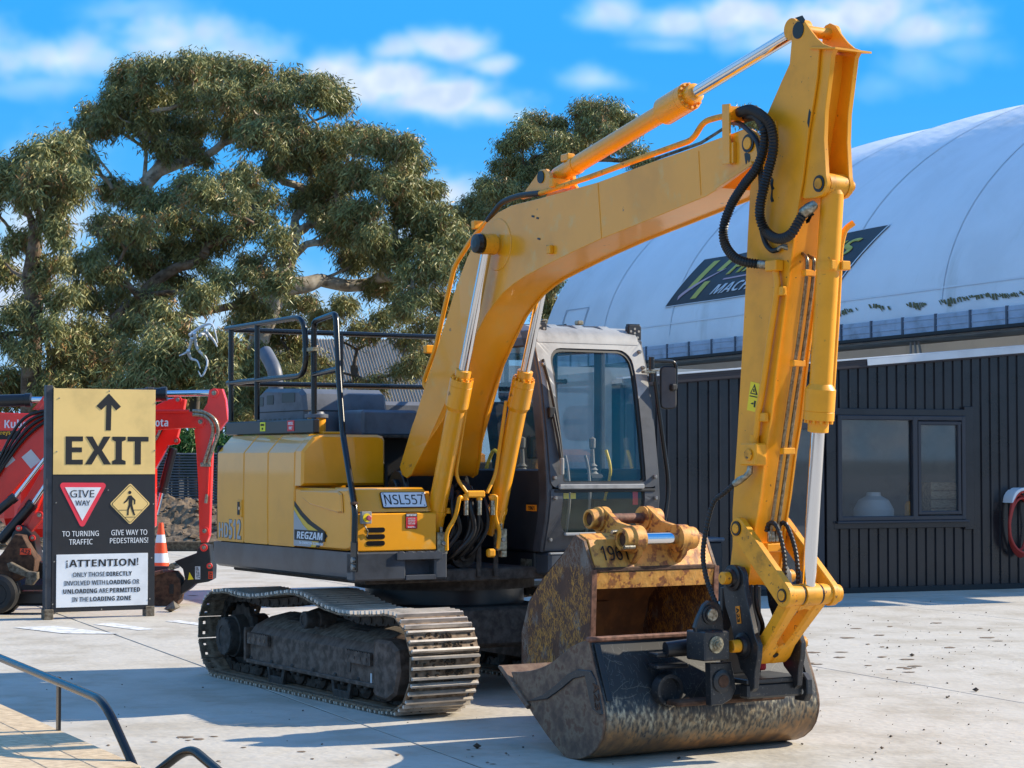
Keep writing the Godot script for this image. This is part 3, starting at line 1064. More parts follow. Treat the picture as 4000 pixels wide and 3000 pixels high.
func build_workshop() -> void:
	var t := thing("workshop", "charcoal ribbed metal workshop with a white roof edge and a dark framed window", "building")
	var basis := Basis(EE, Vector3.UP, DD)
	var base := Transform3D(basis, WS)
	# window opening
	var a := ws_px(3283, 1640)
	var b := ws_px(3738, 2012)
	var wl := a.x - 0.09
	var wr := b.x + 0.09
	var wt := a.y + 0.06
	var wb := b.y - 0.06
	var door_l := ws_px(2905, 2000).x
	var door_r := ws_px(3215, 2000).x
	# cladding in sheets
	var tt := -3.1
	while tt < 4.4:
		var te := minf(tt + 0.73, 4.4)
		var parts := []
		# split sheets round the window and the door opening
		var cuts := [tt]
		for c in [wl, wr, door_l, door_r]:
			if c > tt + 0.02 and c < te - 0.02: cuts.append(c)
		cuts.sort()
		cuts.append(te)
		for i in cuts.size() - 1:
			var m: float = (cuts[i] + cuts[i + 1]) / 2
			if m > wl and m < wr:
				parts.append([cuts[i], cuts[i + 1], 0.06, wb - 0.07, wb - 0.07])
				parts.append([cuts[i], cuts[i + 1], wt + 0.04, ws_top(cuts[i]), ws_top(cuts[i + 1])])
			elif m > door_l and m < door_r:
				parts.append([cuts[i], cuts[i + 1], 2.2, ws_top(cuts[i]), ws_top(cuts[i + 1])])
			else:
				parts.append([cuts[i], cuts[i + 1], 0.06, ws_top(cuts[i]), ws_top(cuts[i + 1])])
		for q in parts: part(t, "cladding_sheet", rib_sheet(q[0], q[1], q[2], q[3], q[4]), M.cladding)
		tt = te
	# plain flashings round window and corner
	var g := G.new()
	var jl := ws_px(3222, 2000).x
	g.box(Vector3((jl + wl) / 2, 1.28, 0.03), Vector3(wl - jl, 2.50, 0.05), 0.006, base)
	g.box(Vector3((wl + wr) / 2, wt + 0.045, 0.035), Vector3(wr - wl + 0.1, 0.09, 0.05), 0.006, base)
	g.box(Vector3(wr + 0.075, (wt + wb) / 2, 0.034), Vector3(0.15, wt - wb + 0.26, 0.05), 0.006, base)
	g.box(Vector3((wl + wr) / 2, wb - 0.05, 0.036), Vector3(wr - wl + 0.1, 0.10, 0.055), 0.006, base)
	part(t, "flashing", g, M.cladding)
	# window
	var w := pivot(t, "window")
	g = G.new()
	var midx := ws_px(3562, 1800).x
	for q in [[wl + 0.03, (wt + wb) / 2, 0.06, wt - wb], [wr - 0.03, (wt + wb) / 2, 0.06, wt - wb], [midx, (wt + wb) / 2, 0.075, wt - wb]]:
		g.box(Vector3(q[0], q[1], 0.045), Vector3(q[2], q[3], 0.09), 0.008, base)
	for q in [[wt - 0.03, 0.06], [wb + 0.03, 0.06]]:
		g.box(Vector3((wl + wr) / 2, q[0], 0.043), Vector3(wr - wl, q[1], 0.084), 0.008, base)
	g.box(Vector3((wl + wr) / 2, wb - 0.015, 0.075), Vector3(wr - wl + 0.06, 0.03, 0.09), 0.006, base)
	part(w, "frame", g, M.window_frame)
	g = G.new()
	g.box(Vector3((wl + midx) / 2, (wt + wb) / 2, 0.03), Vector3(midx - wl - 0.12, wt - wb - 0.1, 0.006), 0.0, base)
	part(w, "pane", g, M.window_glass)
	g = G.new()
	for q in [[midx + 0.07, (wt + wb) / 2, 0.05, wt - wb - 0.14], [wr - 0.095, (wt + wb) / 2, 0.05, wt - wb - 0.14]]:
		g.box(Vector3(q[0], q[1], 0.055), Vector3(q[2], q[3], 0.06), 0.008, base)
	for q in [wt - 0.095, wb + 0.095]:
		g.box(Vector3((midx + wr) / 2, q, 0.054), Vector3(wr - midx - 0.12, 0.05, 0.058), 0.008, base)
	part(w, "sash", g, M.window_frame)
	g = G.new()
	g.box(Vector3((wr + midx) / 2, (wt + wb) / 2, 0.045), Vector3(wr - midx - 0.18, wt - wb - 0.2, 0.006), 0.0, base)
	part(w, "pane", g, M.window_glass)
	# room behind the window, so that the panes show a depth
	g = G.new()
	g.box(Vector3(0.6, 1.5, -3.2), Vector3(8, 3.0, 0.1), 0.0, base)
	g.box(Vector3(0.6, 0.0, -1.6), Vector3(8, 0.08, 3.1), 0.0, base)
	g.box(Vector3(-3.3, 1.4, -1.6), Vector3(0.1, 2.8, 3.1), 0.0, base)
	g.box(Vector3(4.5, 1.5, -1.6), Vector3(0.1, 3.0, 3.1), 0.0, base)
	part(t, "inner_wall", g, M.block_pale)
	# a glazed door, mostly hidden behind the digger's arm
	var d := pivot(t, "door")
	g = G.new()
	g.box(Vector3((door_l + door_r) / 2, 1.12, -0.02), Vector3(door_r - door_l - 0.16, 1.98, 0.008), 0.0, base)
	part(d, "pane", g, M.window_glass)
	g = G.new()
	for q in [door_l + 0.05, door_r - 0.05]: g.box(Vector3(q, 1.1, 0.0), Vector3(0.1, 2.2, 0.08), 0.006, base)
	for q in [2.15, 0.12]: g.box(Vector3((door_l + door_r) / 2, q, 0.0), Vector3(door_r - door_l - 0.2, 0.1, 0.076), 0.006, base)
	part(d, "frame", g, M.window_frame)
	# roof edge: brown fascia under a white capping, its sunlit stretch painted white
	g = G.new()
	var tilt := Basis((EE + Vector3.UP * 0.088).normalized(), (Vector3.UP - EE * 0.088).normalized(), DD)
	var at := Transform3D(tilt, ws(0.65, ws_top(0.65)))
	g.box(Vector3(0, -0.055, 0.03), Vector3(7.6, 0.11, 0.05), 0.006, at)
	g.box(Vector3(0, -0.02, 0.058), Vector3(7.6, 0.03, 0.010), 0.003, at)
	g.box(Vector3(0, -0.085, 0.058), Vector3(7.6, 0.03, 0.010), 0.003, at)
	part(t, "fascia", g, M.fascia_brown)
	g = G.new()
	g.box(Vector3(0.0, 0.012, -0.02), Vector3(7.64, 0.022, 0.19), 0.004, at)
	g.box(Vector3(1.75, -0.04, 0.069), Vector3(4.1, 0.085, 0.010), 0.003, at)  # white face over the right part: sunlight on the fascia put into colour
	part(t, "capping", g, M.flashing_white)
	g = G.new()
	g.box(Vector3(0, -0.03, -1.7), Vector3(7.5, 0.04, 3.4), 0.0, at)
	part(t, "roof", g, M.flashing_white)
	g = G.new()
	g.box(Vector3(0.65, 0.035, 0.02), Vector3(7.5, 0.07, 0.06), 0.004, base)
	part(t, "base_channel", g, M.cab_trim)
	# left return wall
	g = G.new()
	g.box(Vector3(-3.13, 1.33, -1.6), Vector3(0.05, 2.6, 3.2), 0.0, base)
	part(t, "side_wall", g, M.cladding)

# ---- the yellow digger. Its own axes: x forward, y up, z towards its right side
const R0 := 0.30        # the plane of boom and arm
var dig: Node3D

func bx(parent: Node, n: String, m: Material, c: Vector3, s: Vector3, bev := 0.008, label := "") -> MeshInstance3D:
	var g := G.new()
	g.box(c, s, bev)
	return part(parent, n, g, m, label)

func rod(parent: Node, n: String, m: Material, p: Array, r, sides := 12, label := "") -> MeshInstance3D:
	var g := G.new()
	g.tube(p, r, sides)
	return part(parent, n, g, m, label)

func fronted(p: Vector3) -> Transform3D:      # lettering that faces forward
	return Transform3D(Basis(Vector3(0, 0, -1), Vector3.UP, Vector3(1, 0, 0)), p)

func build_excavator() -> void:
	dig = thing("excavator", "yellow tracked excavator with grey cab and tilt bucket on the concrete yard", "excavator", ORG)
	dig.rotation.y = HEAD - PI / 2
	track(1.0)
	track(-1.0)
	undercarriage()
	upper_body()
	platform_and_rails()
	cab()
	boom()
	arm()
	hoses()
	coupler_and_bucket()

func track_path() -> PackedVector2Array:
	var p := PackedVector2Array()
	# rear turn, top run with its sag over the carrier roller, front turn, ground run
	p.append_array(circle(Vector2(-1.49, 0.325), 0.315, -PI / 2, -PI * 1.5, 22))
	for q in [[-1.3, 0.655], [-1.15, 0.645], [-1.0, 0.637], [-0.8, 0.640], [-0.55, 0.662], [-0.3, 0.692], [-0.08, 0.708], [0.08, 0.702], [0.25, 0.675], [0.45, 0.637], [0.7, 0.613], [0.95, 0.618], [1.2, 0.635], [1.38, 0.648]]:
		p.append(Vector2(q[0], q[1]))
	p.append_array(circle(Vector2(1.455, 0.335), 0.315, PI / 2, -PI / 2 + 0.25, 20))
	p.append(Vector2(1.30, 0.012))
	p.append(Vector2(-1.25, 0.010))
	return p

func track(side: float) -> void:
	var tr := pivot(dig, "track")
	var zc := 0.985 * side
	# one shoe: a plate with bolt holes and three cleats, in two materials
	var plate := G.new()
	plate.box(Vector3(0, 0, 0), Vector3(0.156, 0.012, 0.40), 0.0)
	for s in [-1, 1]:
		plate.box(Vector3(0, 0, s * 0.2425), Vector3(0.156, 0.012, 0.035), 0.0)
		for k in [[-0.0655, 0.025], [0, 0.058], [0.0655, 0.025]]: plate.box(Vector3(k[0], 0, s * 0.2125), Vector3(k[1], 0.012, 0.025), 0.0)
	plate.box(Vector3(0.072, -0.004, 0), Vector3(0.03, 0.008, 0.515), 0.002)
	var am := plate.mesh(M.shoe_dirt)
	var bars := G.new()
	for x in [-0.068, 0.0, 0.066]:
		bars.prism(PackedVector2Array([Vector2(x - 0.012, 0.006), Vector2(x + 0.012, 0.006), Vector2(x + 0.007, 0.030), Vector2(x - 0.007, 0.030)]), -0.255, 0.255, 0.004)
	bars.add_to(am, M.shoe_edge)
	var mud := G.new()
	for k in 40:
		clod(mud, Vector3(rng.randf_range(-0.055, 0.055), 0.010, rng.randfn(0, 0.075)), rng.randf_range(0.008, 0.019))
	var am2: ArrayMesh = am.duplicate()
	mud.add_to(am2, M.mud)
	# one chain link pair
	var lk := G.new()
	for s in [-1, 1]:
		var o := PackedVector2Array([Vector2(-0.088, -0.012), Vector2(0.088, -0.012), Vector2(0.10, -0.045), Vector2(0.085, -0.078), Vector2(0.03, -0.082), Vector2(0.0, -0.066), Vector2(-0.03, -0.082), Vector2(-0.085, -0.078), Vector2(-0.10, -0.045)])
		lk.prism(o, s * 0.062 - 0.016, s * 0.062 + 0.016, 0.003)
	lk.cyl(Vector3(-0.088, -0.045, -0.085), Vector3(-0.088, -0.045, 0.085), 0.024, 10)
	var lm := lk.mesh(M.link_steel)
	# lay the shoes along the path
	var p := track_path()
	var c := p.size()
	var len := 0.0
	for i in c: len += p[i].distance_to(p[(i + 1) % c])
	var count := roundi(len / 0.171)
	var seg := 0
	var into := 0.0
	for k in count:
		var d := len * k / count
		while into + p[seg].distance_to(p[(seg + 1) % c]) < d:
			into += p[seg].distance_to(p[(seg + 1) % c])
			seg += 1
		var a := p[seg]
		var b := p[(seg + 1) % c]
		var q := a.lerp(b, (d - into) / a.distance_to(b))
		# direction averaged over half a shoe so that shoes stay chords
		var dir := (path_at(p, d + 0.07, len) - path_at(p, d - 0.07, len)).normalized()
		var out := Vector2(-dir.y, dir.x)
		var t := Transform3D(Basis(Vector3(dir.x, dir.y, 0), Vector3(out.x, out.y, 0), Vector3(0, 0, 1)), Vector3(q.x, q.y + 0.022, zc))
		inst(tr, "shoe", am2 if (k * 7) % 3 != 0 else am, t)
		inst(tr, "link", lm, t)

func path_at(p: PackedVector2Array, d: float, len: float) -> Vector2:
	d = fposmod(d, len)
	for i in p.size():
		var l := p[i].distance_to(p[(i + 1) % p.size()])
		if d <= l: return p[i].lerp(p[(i + 1) % p.size()], d / l)
		d -= l
	return p[0]

func undercarriage() -> void:
	for side in [1.0, -1.0]:
		var fr := pivot(dig, "track_frame")
		var zo: float = 0.985 * side
		# long side beam with a sloping dusty top
		var g := G.new()
		var prof := PackedVector2Array([Vector2(-0.22, 0.17), Vector2(0.155, 0.17), Vector2(0.155, 0.385), Vector2(0.11, 0.44), Vector2(-0.02, 0.50), Vector2(-0.18, 0.53), Vector2(-0.22, 0.50)])
		var fl := Transform3D(Basis(Vector3(0, 0, side), Vector3.UP, Vector3(-side, 0, 0)), Vector3(0.09, 0, zo))
		g.prism(prof, -1.12, 1.12, 0.012, fl)
		part(fr, "beam", g, M.frame_brown)
		g = G.new()
		g.prism(PackedVector2Array([Vector2(-0.17, 0.531), Vector2(-0.02, 0.502), Vector2(0.11, 0.442), Vector2(0.10, 0.452), Vector2(-0.02, 0.511), Vector2(-0.16, 0.538)]), -1.0, 1.0, 0.0, fl)
		part(fr, "dust", g, M.dust_top)
		# lower rail and edge flange
		bx(fr, "rail", M.frame_brown, Vector3(0.05, 0.165, zo + 0.165 * side), Vector3(2.2, 0.03, 0.03), 0.006)
		bx(fr, "flange", M.frame_brown, Vector3(-1.06, 0.29, zo + 0.06 * side), Vector3(0.03, 0.26, 0.26), 0.008)
		bx(fr, "flange", M.frame_brown, Vector3(1.12, 0.30, zo + 0.07 * side), Vector3(0.025, 0.36, 0.24), 0.008)
		# serrated step plates
		for x in [-0.83, 0.86]:
			g = G.new()
			var o := PackedVector2Array([Vector2(-0.19, 0.0), Vector2(0.19, 0.0)])
			for k in 11:
				o.append(Vector2(0.19 - k * 0.038, 0.075))
				o.append(Vector2(0.171 - k * 0.038, 0.088) if k < 10 else Vector2(-0.19, 0.075))
			g.prism(o, -0.012, 0.012, 0.0, Transform3D(Basis(), Vector3(x, 0.30, zo + 0.172 * side)))
			part(fr, "step", g, M.frame_brown)
			for k in 4:
				g = G.new()
				g.cyl(Vector3(x - 0.14 + k * 0.09, 0.338, zo + 0.184 * side), Vector3(x - 0.14 + k * 0.09, 0.338, zo + 0.187 * side), 0.012, 10)
				part(fr, "hole", g, M.grease)
		g = G.new()
		g.prism(rrect(0.055, 0.12, 0.024), 0.0, 0.004, 0.0, Transform3D(Basis(), Vector3(0.68, 0.285, zo + 0.1565 * side)))
		part(fr, "slot", g, M.grease)
		bx(fr, "tag", M.white_dull, Vector3(1.02, 0.20, zo + 0.158 * side), Vector3(0.022, 0.09, 0.004), 0.0)
		# idler guard in front
		g = G.new()
		var go := PackedVector2Array([Vector2(1.13, 0.10), Vector2(1.32, 0.085), Vector2(1.44, 0.14), Vector2(1.50, 0.30), Vector2(1.47, 0.44), Vector2(1.36, 0.49), Vector2(1.13, 0.49)])
		g.prism(go, zo + 0.02 * side, zo + 0.20 * side, 0.02) if side > 0 else g.prism(go, zo - 0.20, zo - 0.02, 0.02)
		part(fr, "idler_guard", g, M.frame_brown)
		# idler
		g = G.new()
		g.lathe(Vector3(1.455, 0.335, zo - 0.07), Vector3(0, 0, 1), [Vector2(0, 0), Vector2(0, 0.18), Vector2(0.02, 0.22), Vector2(0.045, 0.22), Vector2(0.05, 0.245), Vector2(0.09, 0.245), Vector2(0.095, 0.22), Vector2(0.12, 0.22), Vector2(0.14, 0.18), Vector2(0.14, 0)], 28)
		part(fr, "idler", g, M.frame_dark)
		# sprocket with teeth and the travel motor's drum
		g = G.new()
		var so := PackedVector2Array()
		for k in 42:
			var a := TAU * k / 42
			so.append(Vector2(-1.49, 0.325) + Vector2(cos(a), sin(a)) * [0.235, 0.262, 0.235][k % 3])
		g.prism(so, zo - 0.025, zo + 0.025, 0.006)
		part(fr, "sprocket", g, M.frame_dark)
		g = G.new()
		var d0: float = -0.16 if side > 0 else 0.16
		g.lathe(Vector3(-1.47, 0.32, zo + d0), Vector3(0, 0, side), [Vector2(0, 0), Vector2(0, 0.17), Vector2(0.27, 0.165), Vector2(0.275, 0.15), Vector2(0.34, 0.148), Vector2(0.352, 0.14), Vector2(0.352, 0.088), Vector2(0.346, 0.086), Vector2(0.346, 0.03), Vector2(0.352, 0.0)], 30)
		var hub := part(fr, "travel_motor", g, M.frame_dark)
		for k in 14:
			var a := TAU * k / 14
			g = G.new()
			g.box(Vector3(-1.47, 0.32, zo + d0 + 0.345 * side) + Vector3(cos(a), sin(a), 0) * 0.140, Vector3(0.020, 0.020, 0.018), 0.003)
			part(hub, "bolt", g, M.frame_dark)
		# rollers, guards and their mounts under the beam
		for x in [-1.0, -0.62, -0.26, 0.10, 0.46, 0.82, 1.1]:
			g = G.new()
			g.lathe(Vector3(x, 0.145, zo - 0.12), Vector3(0, 0, 1), [Vector2(0, 0), Vector2(0, 0.06), Vector2(0.02, 0.095), Vector2(0.04, 0.095), Vector2(0.045, 0.075), Vector2(0.195, 0.075), Vector2(0.20, 0.095), Vector2(0.22, 0.095), Vector2(0.24, 0.06), Vector2(0.24, 0)], 18)
			part(fr, "roller", g, M.frame_dark)
			bx(fr, "roller_mount", M.frame_dark, Vector3(x, 0.165, zo + 0.14 * side), Vector3(0.055, 0.08, 0.05), 0.012)
			bx(fr, "roller_mount", M.frame_dark, Vector3(x + 0.11, 0.150, zo + 0.14 * side), Vector3(0.05, 0.06, 0.05), 0.012)
		for x in [-0.52, 0.58]:
			g = G.new()
			var o := PackedVector2Array([Vector2(-0.16, 0.17), Vector2(-0.12, 0.17), Vector2(-0.10, 0.09), Vector2(0.10, 0.09), Vector2(0.12, 0.17), Vector2(0.17, 0.17), Vector2(0.13, 0.04), Vector2(-0.12, 0.03)])
			g.prism(o, -0.014, 0.014, 0.003, Transform3D(Basis(), Vector3(x, 0.0, zo + 0.16 * side)))
			part(fr, "track_guard", g, M.frame_dark)
		# carrier roller on its bracket
		g = G.new()
		g.lathe(Vector3(0.02, 0.545, zo - 0.04 * side), Vector3(0, 0, side), [Vector2(0, 0), Vector2(0, 0.06), Vector2(0.12, 0.06), Vector2(0.13, 0.052), Vector2(0.16, 0.052), Vector2(0.165, 0.064), Vector2(0.235, 0.064), Vector2(0.242, 0.056), Vector2(0.242, 0.038), Vector2(0.236, 0.036), Vector2(0.236, 0)], 20)
		part(fr, "carrier_roller", g, M.frame_dark)
		bx(fr, "bracket", M.frame_dark, Vector3(0.02, 0.49, zo), Vector3(0.10, 0.12, 0.10), 0.01)
	# middle frame with its arched legs
	var mf := pivot(dig, "car_body")
	var g := G.new()
	var o := PackedVector2Array()
	for q in [[-1.0, 0.26], [-0.86, 0.30], [-0.62, 0.34], [0.62, 0.34], [0.86, 0.30], [1.0, 0.26], [1.0, 0.50], [0.80, 0.56], [0.55, 0.63], [-0.55, 0.63], [-0.80, 0.56], [-1.0, 0.50]]: o.append(Vector2(q[0], q[1]))
	for x in [-0.52, 0.52]:
		g = G.new()
		g.prism(o, -0.16, 0.16, 0.012, Transform3D(Basis(Vector3(0, 0, -1), Vector3.UP, Vector3(1, 0, 0)), Vector3(x, 0, 0)))
		part(mf, "cross_leg", g, M.frame_dark)
	bx(mf, "centre_box", M.frame_dark, Vector3(0, 0.50, 0), Vector3(1.5, 0.28, 1.15), 0.02)
	g = G.new()
	g.cyl(Vector3(0.685, 0.45, 0.42), Vector3(0.72, 0.45, 0.42), 0.10, 22, 0.01)
	part(mf, "cover_plate", g, M.frame_dark)
	g = G.new()
	g.lathe(Vector3(0, 0.62, 0), Vector3.UP, [Vector2(0, 0), Vector2(0, 0.62), Vector2(0.03, 0.60), Vector2(0.14, 0.60), Vector2(0.14, 0)], 40)
	part(mf, "swing_ring", g, M.black_paint)
	g = G.new()
	g.lathe(Vector3(0, 0.76, 0), Vector3.UP, [Vector2(0, 0), Vector2(0, 0.68), Vector2(0.07, 0.68), Vector2(0.07, 0)], 40)
	part(mf, "swing_flange", g, M.frame_dark)
	# a printed sticker on the front leg
	var st := bx(mf, "sticker", M.white, onf(2190, 2475, 0.686) , Vector3(0.006, 0.062, 0.062), 0.0)
	bx(st, "mark", M.ink, onf(2190, 2479, 0.691), Vector3(0.004, 0.026, 0.03), 0.0)

func upper_body() -> void:
	var ub := pivot(dig, "upper_frame")
	# floor pan
	bx(ub, "deck_plate", M.frame_dark, Vector3(-0.3, 0.885, 0.0), Vector3(2.3, 0.09, 2.2), 0.01)
	# grey skirt down the right side, rolled under at the bottom
	var prof := PackedVector2Array([Vector2(0, 1.068), Vector2(0, 0.93), Vector2(-0.012, 0.895), Vector2(-0.05, 0.875), Vector2(-0.16, 0.868), Vector2(-0.16, 1.068)])
	var g := G.new()
	g.prism(prof, -0.93, 1.50, 0.012, Transform3D(Basis(Vector3(0, 0, 1), Vector3.UP, Vector3(-1, 0, 0)), Vector3(0, 0, 1.25)))
	part(ub, "skirt", g, M.skirt_grey)
	# front skirt with a step and an opening
	g = G.new()
	for q in [[1.045, 0.97, 0.41, 0.198], [0.56, 0.965, 0.10, 0.188]]:
		g.box(Vector3(0.90, q[1], q[0]), Vector3(0.11, q[3], q[2]), 0.012)
	g.box(Vector3(0.90, 1.045, 0.72), Vector3(0.11, 0.046, 0.24), 0.004)
	g.box(Vector3(0.90, 0.886, 0.72), Vector3(0.11, 0.036, 0.24), 0.004)
	g.box(Vector3(0.86, 0.965, 0.72), Vector3(0.02, 0.12, 0.24), 0.0)
	part(ub, "front_skirt", g, M.skirt_grey)
	g = G.new()
	var o := PackedVector2Array([Vector2(-0.18, 0.0), Vector2(0.18, 0.0), Vector2(0.18, 0.05)])
	for k in 5:
		o.append(Vector2(0.165 - k * 0.072, 0.05))
		o.append(Vector2(0.155 - k * 0.072, 0.058))
		o.append(Vector2(0.125 - k * 0.072, 0.058))
		o.append(Vector2(0.115 - k * 0.072, 0.05))
	o.append(Vector2(-0.18, 0.05))
	g.prism(o, -0.008, 0.008, 0.002, fronted(Vector3(0.966, 1.012, 0.74)))
	part(ub, "step", g, M.skirt_grey)
	# side doors: upright panels with a folded top edge
	var dp := PackedVector2Array([Vector2(0, 0), Vector2(0.004, 0.35), Vector2(0, 0.685), Vector2(-0.012, 0.70), Vector2(-0.115, 0.815), Vector2(-0.14, 0.822), Vector2(-0.30, 0.822), Vector2(-0.30, 0)])
	var doors := [[-1.46, -0.945], [-0.937, -0.500], [-0.492, -0.030]]
	for k in 3:
		g = G.new()
		g.prism(dp, -doors[k][1], -doors[k][0], 0.010, Transform3D(Basis(Vector3(0, 0, 1), Vector3.UP, Vector3(-1, 0, 0)), Vector3(0, 1.075, 1.235)))
		var d := part(ub, "side_door", g, M.yellow_panel)
		if k == 0:
			var lk := bx(d, "lock_plate", M.yellow_tube, Vector3(-1.005, 1.335, 1.239), Vector3(0.085, 0.135, 0.012), 0.004)
			bx(lk, "recess", M.cab_trim, Vector3(-1.018, 1.335, 1.246), Vector3(0.04, 0.10, 0.004), 0.0)
			g = G.new()
			g.cyl(Vector3(-0.995, 1.335, 1.244), Vector3(-0.995, 1.335, 1.252), 0.014, 12)
			part(lk, "key_cylinder", g, M.chrome)
			text(d, "HD", true, M.decal_grey, 0.185, 0.11, Transform3D(Basis(), Vector3(-1.32, 1.16, 1.2385)), 0.003)
			text(d, "HD", true, M.decal_dark, 0.197, 0.122, Transform3D(Basis(), Vector3(-1.32, 1.16, 1.2370)), 0.002, "lettering_edge")
			text(d, "512", true, M.decal_grey, 0.225, 0.15, Transform3D(Basis(), Vector3(-1.105, 1.172, 1.2385)), 0.003)
			text(d, "512", true, M.decal_dark, 0.240, 0.163, Transform3D(Basis(), Vector3(-1.105, 1.172, 1.2370)), 0.002, "lettering_edge")
	# rubber seal at the tail and the counterweight behind
	bx(ub, "tail_seal", M.rubber, Vector3(-1.478, 1.45, 1.10), Vector3(0.03, 0.74, 0.26), 0.012)
	g = G.new()
	var cw := PackedVector2Array()
	for k in 13:
		var a := PI / 2 + PI * k / 12
		cw.append(Vector2(-1.45 + cos(a) * 0.55, sin(a) * 1.2))
	g.prism(cw, 0.93, 1.80, 0.05, Transform3D(Basis(Vector3(1, 0, 0), Vector3(0, 0, -1), Vector3(0, 1, 0)), Vector3.ZERO))
	part(ub, "counterweight", g, M.yellow_panel)
	# tank box: its front face looks out beside the boom
	g = G.new()
	var tb := PackedVector2Array([Vector2(-0.34, 0), Vector2(0.34, 0), Vector2(0.34, 0.33), Vector2(0.325, 0.36), Vector2(0.28, 0.372), Vector2(-0.20, 0.372), Vector2(-0.245, 0.355), Vector2(-0.335, 0.25)])
	g.prism(tb, -0.02, 0.11, 0.018, fronted(Vector3(0, 1.52, 0.905)))
	part(ub, "tank", g, M.yellow_panel)
	# wall behind the boom bay: pipes and valves in the dark
	bx(ub, "bay_wall", M.cab_trim, Vector3(-0.55, 1.42, 0.15), Vector3(0.05, 0.95, 0.8), 0.0)
	bx(ub, "bay_roof", M.frame_dark, Vector3(-0.35, 1.885, 0.25), Vector3(0.40, 0.025, 0.62), 0.004)
	bx(ub, "bay_side", M.cab_trim, Vector3(-0.2, 1.3, 0.555), Vector3(0.62, 0.75, 0.02), 0.0)
	for k in 4:
		rod(ub, "pipe", M.zinc, [Vector3(-0.48, 1.50, 0.44 - 0.055 * k), Vector3(-0.48, 1.62, 0.44 - 0.055 * k), Vector3(-0.44, 1.66, 0.44 - 0.055 * k)], 0.012, 8)
	bx(ub, "valve_block", M.frame_dark, Vector3(-0.46, 1.47, 0.36), Vector3(0.1, 0.1, 0.26), 0.01)
	# foot bracket of the boom
	g = G.new()
	g.prism(circle(Vector2(0.30, 1.50), 0.13, 0, PI, 12) + PackedVector2Array([Vector2(0.12, 0.95), Vector2(0.5, 0.95)]), R0 + 0.235, R0 + 0.275, 0.006)
	g.prism(circle(Vector2(0.30, 1.50), 0.13, 0, PI, 12) + PackedVector2Array([Vector2(0.12, 0.95), Vector2(0.5, 0.95)]), R0 - 0.275, R0 - 0.235, 0.006)
	part(ub, "boom_bracket", g, M.black_paint)
	g = G.new()
	g.cyl(Vector3(0.30, 1.50, R0 + 0.27), Vector3(0.30, 1.50, R0 + 0.31), 0.065, 20, 0.008)
	part(ub, "pin_cap", g, M.black_paint)
	# lower right corner panel with the big decal
	g = G.new()
	var cp := PackedVector2Array([Vector2(-0.022, 1.076), Vector2(0.80, 1.076), Vector2(0.87, 1.085), Vector2(0.90, 1.11), Vector2(0.90, 1.36), Vector2(0.875, 1.47), Vector2(0.83, 1.505), Vector2(-0.022, 1.505)])
	g.prism(cp, 0.96, 1.236, 0.016)
	var corner := part(ub, "corner_panel", g, M.yellow_panel)
	# pressed swage on it
	g = G.new()
	var sw := PackedVector2Array([Vector2(0.08, 1.49), Vector2(0.12, 1.43), Vector2(0.24, 1.39), Vector2(0.70, 1.335), Vector2(0.78, 1.34), Vector2(0.76, 1.47), Vector2(0.70, 1.49)])
	g.prism(sw, 1.228, 1.250, 0.012)
	part(corner, "swage", g, M.yellow_panel)
	var dc := [[[-0.02, 1.085], [0.30, 1.085], [0.41, 1.17], [0.36, 1.21], [0.20, 1.27], [0.09, 1.33], [-0.02, 1.41]], [[-0.02, 1.085], [0.26, 1.085], [0.34, 1.165], [0.30, 1.20], [0.16, 1.25], [0.06, 1.31], [-0.02, 1.375]], [[-0.02, 1.085], [0.20, 1.085], [0.24, 1.16], [0.10, 1.24], [0.03, 1.30], [-0.02, 1.345]]]
	var dm := [M.ink, M.decal_gold, M.decal_grey]
	for k in 3:
		g = G.new()
		var p := PackedVector2Array()
		for q in dc[k]: p.append(Vector2(q[0] * 1.28, 1.085 + (q[1] - 1.085) * 0.99))
		g.prism(p, 1.2355 + k * 0.002, 1.2385 + k * 0.002, 0.0)
		part(corner, "decal", g, dm[k])
	bx(corner, "decal_band", M.ink, Vector3(0.24, 1.165, 1.2425), Vector3(0.50, 0.075, 0.004), 0.0)
	text(corner, "REGZAM", true, M.white, 0.42, 0.052, Transform3D(Basis(Vector3(1, 0, 0), Vector3(0.18, 1, 0), Vector3(0, 0, 1)), Vector3(0.25, 1.165, 1.2455)), 0.003)
	text(corner, "7th GENERATION TECHNOLOGY", true, M.white, 0.40, 0.020, Transform3D(Basis(), Vector3(0.27, 1.110, 1.2445)), 0.002)
	# front box: lower panel upright, upper part leaning back and carrying the plate
	g = G.new()
	g.box(Vector3(0.895, 1.205, 0.905), Vector3(0.10, 0.262, 0.625), 0.008)
	var fb := part(ub, "front_box", g, M.yellow_paint)
	g = G.new()
	var up := PackedVector2Array([Vector2(0.55, 1.345), Vector2(0.935, 1.345), Vector2(0.862, 1.50), Vector2(0.83, 1.512), Vector2(0.55, 1.512)])
	g.prism(up, 0.640, 1.20, 0.012)
	part(ub, "front_cover", g, M.yellow_paint)
	g = G.new()
	g.prism(PackedVector2Array([Vector2(0.6, 1.345), Vector2(0.90, 1.345), Vector2(0.84, 1.485), Vector2(0.6, 1.485)]), 0.595, 0.637, 0.006)
	part(ub, "front_cover_end", g, M.yellow_paint)
	for k in 3:
		g = G.new()
		g.prism(rrect(0.145, 0.034, 0.016), 0.0, 0.004, 0.0, fronted(Vector3(0.9445, 1.222 - 0.046 * k, 1.075)))
		part(fb, "vent", g, M.grease)
	# number plate on the leaning face
	var ln := Vector3(0.155, 0.073, 0).normalized()
	var upv := Vector3(-0.073, 0.155, 0).normalized()
	var pc := Vector3(0.9, 1.424, 0) + ln * 0.004
	var bs := Basis(Vector3(0, 0, -1), upv, ln)
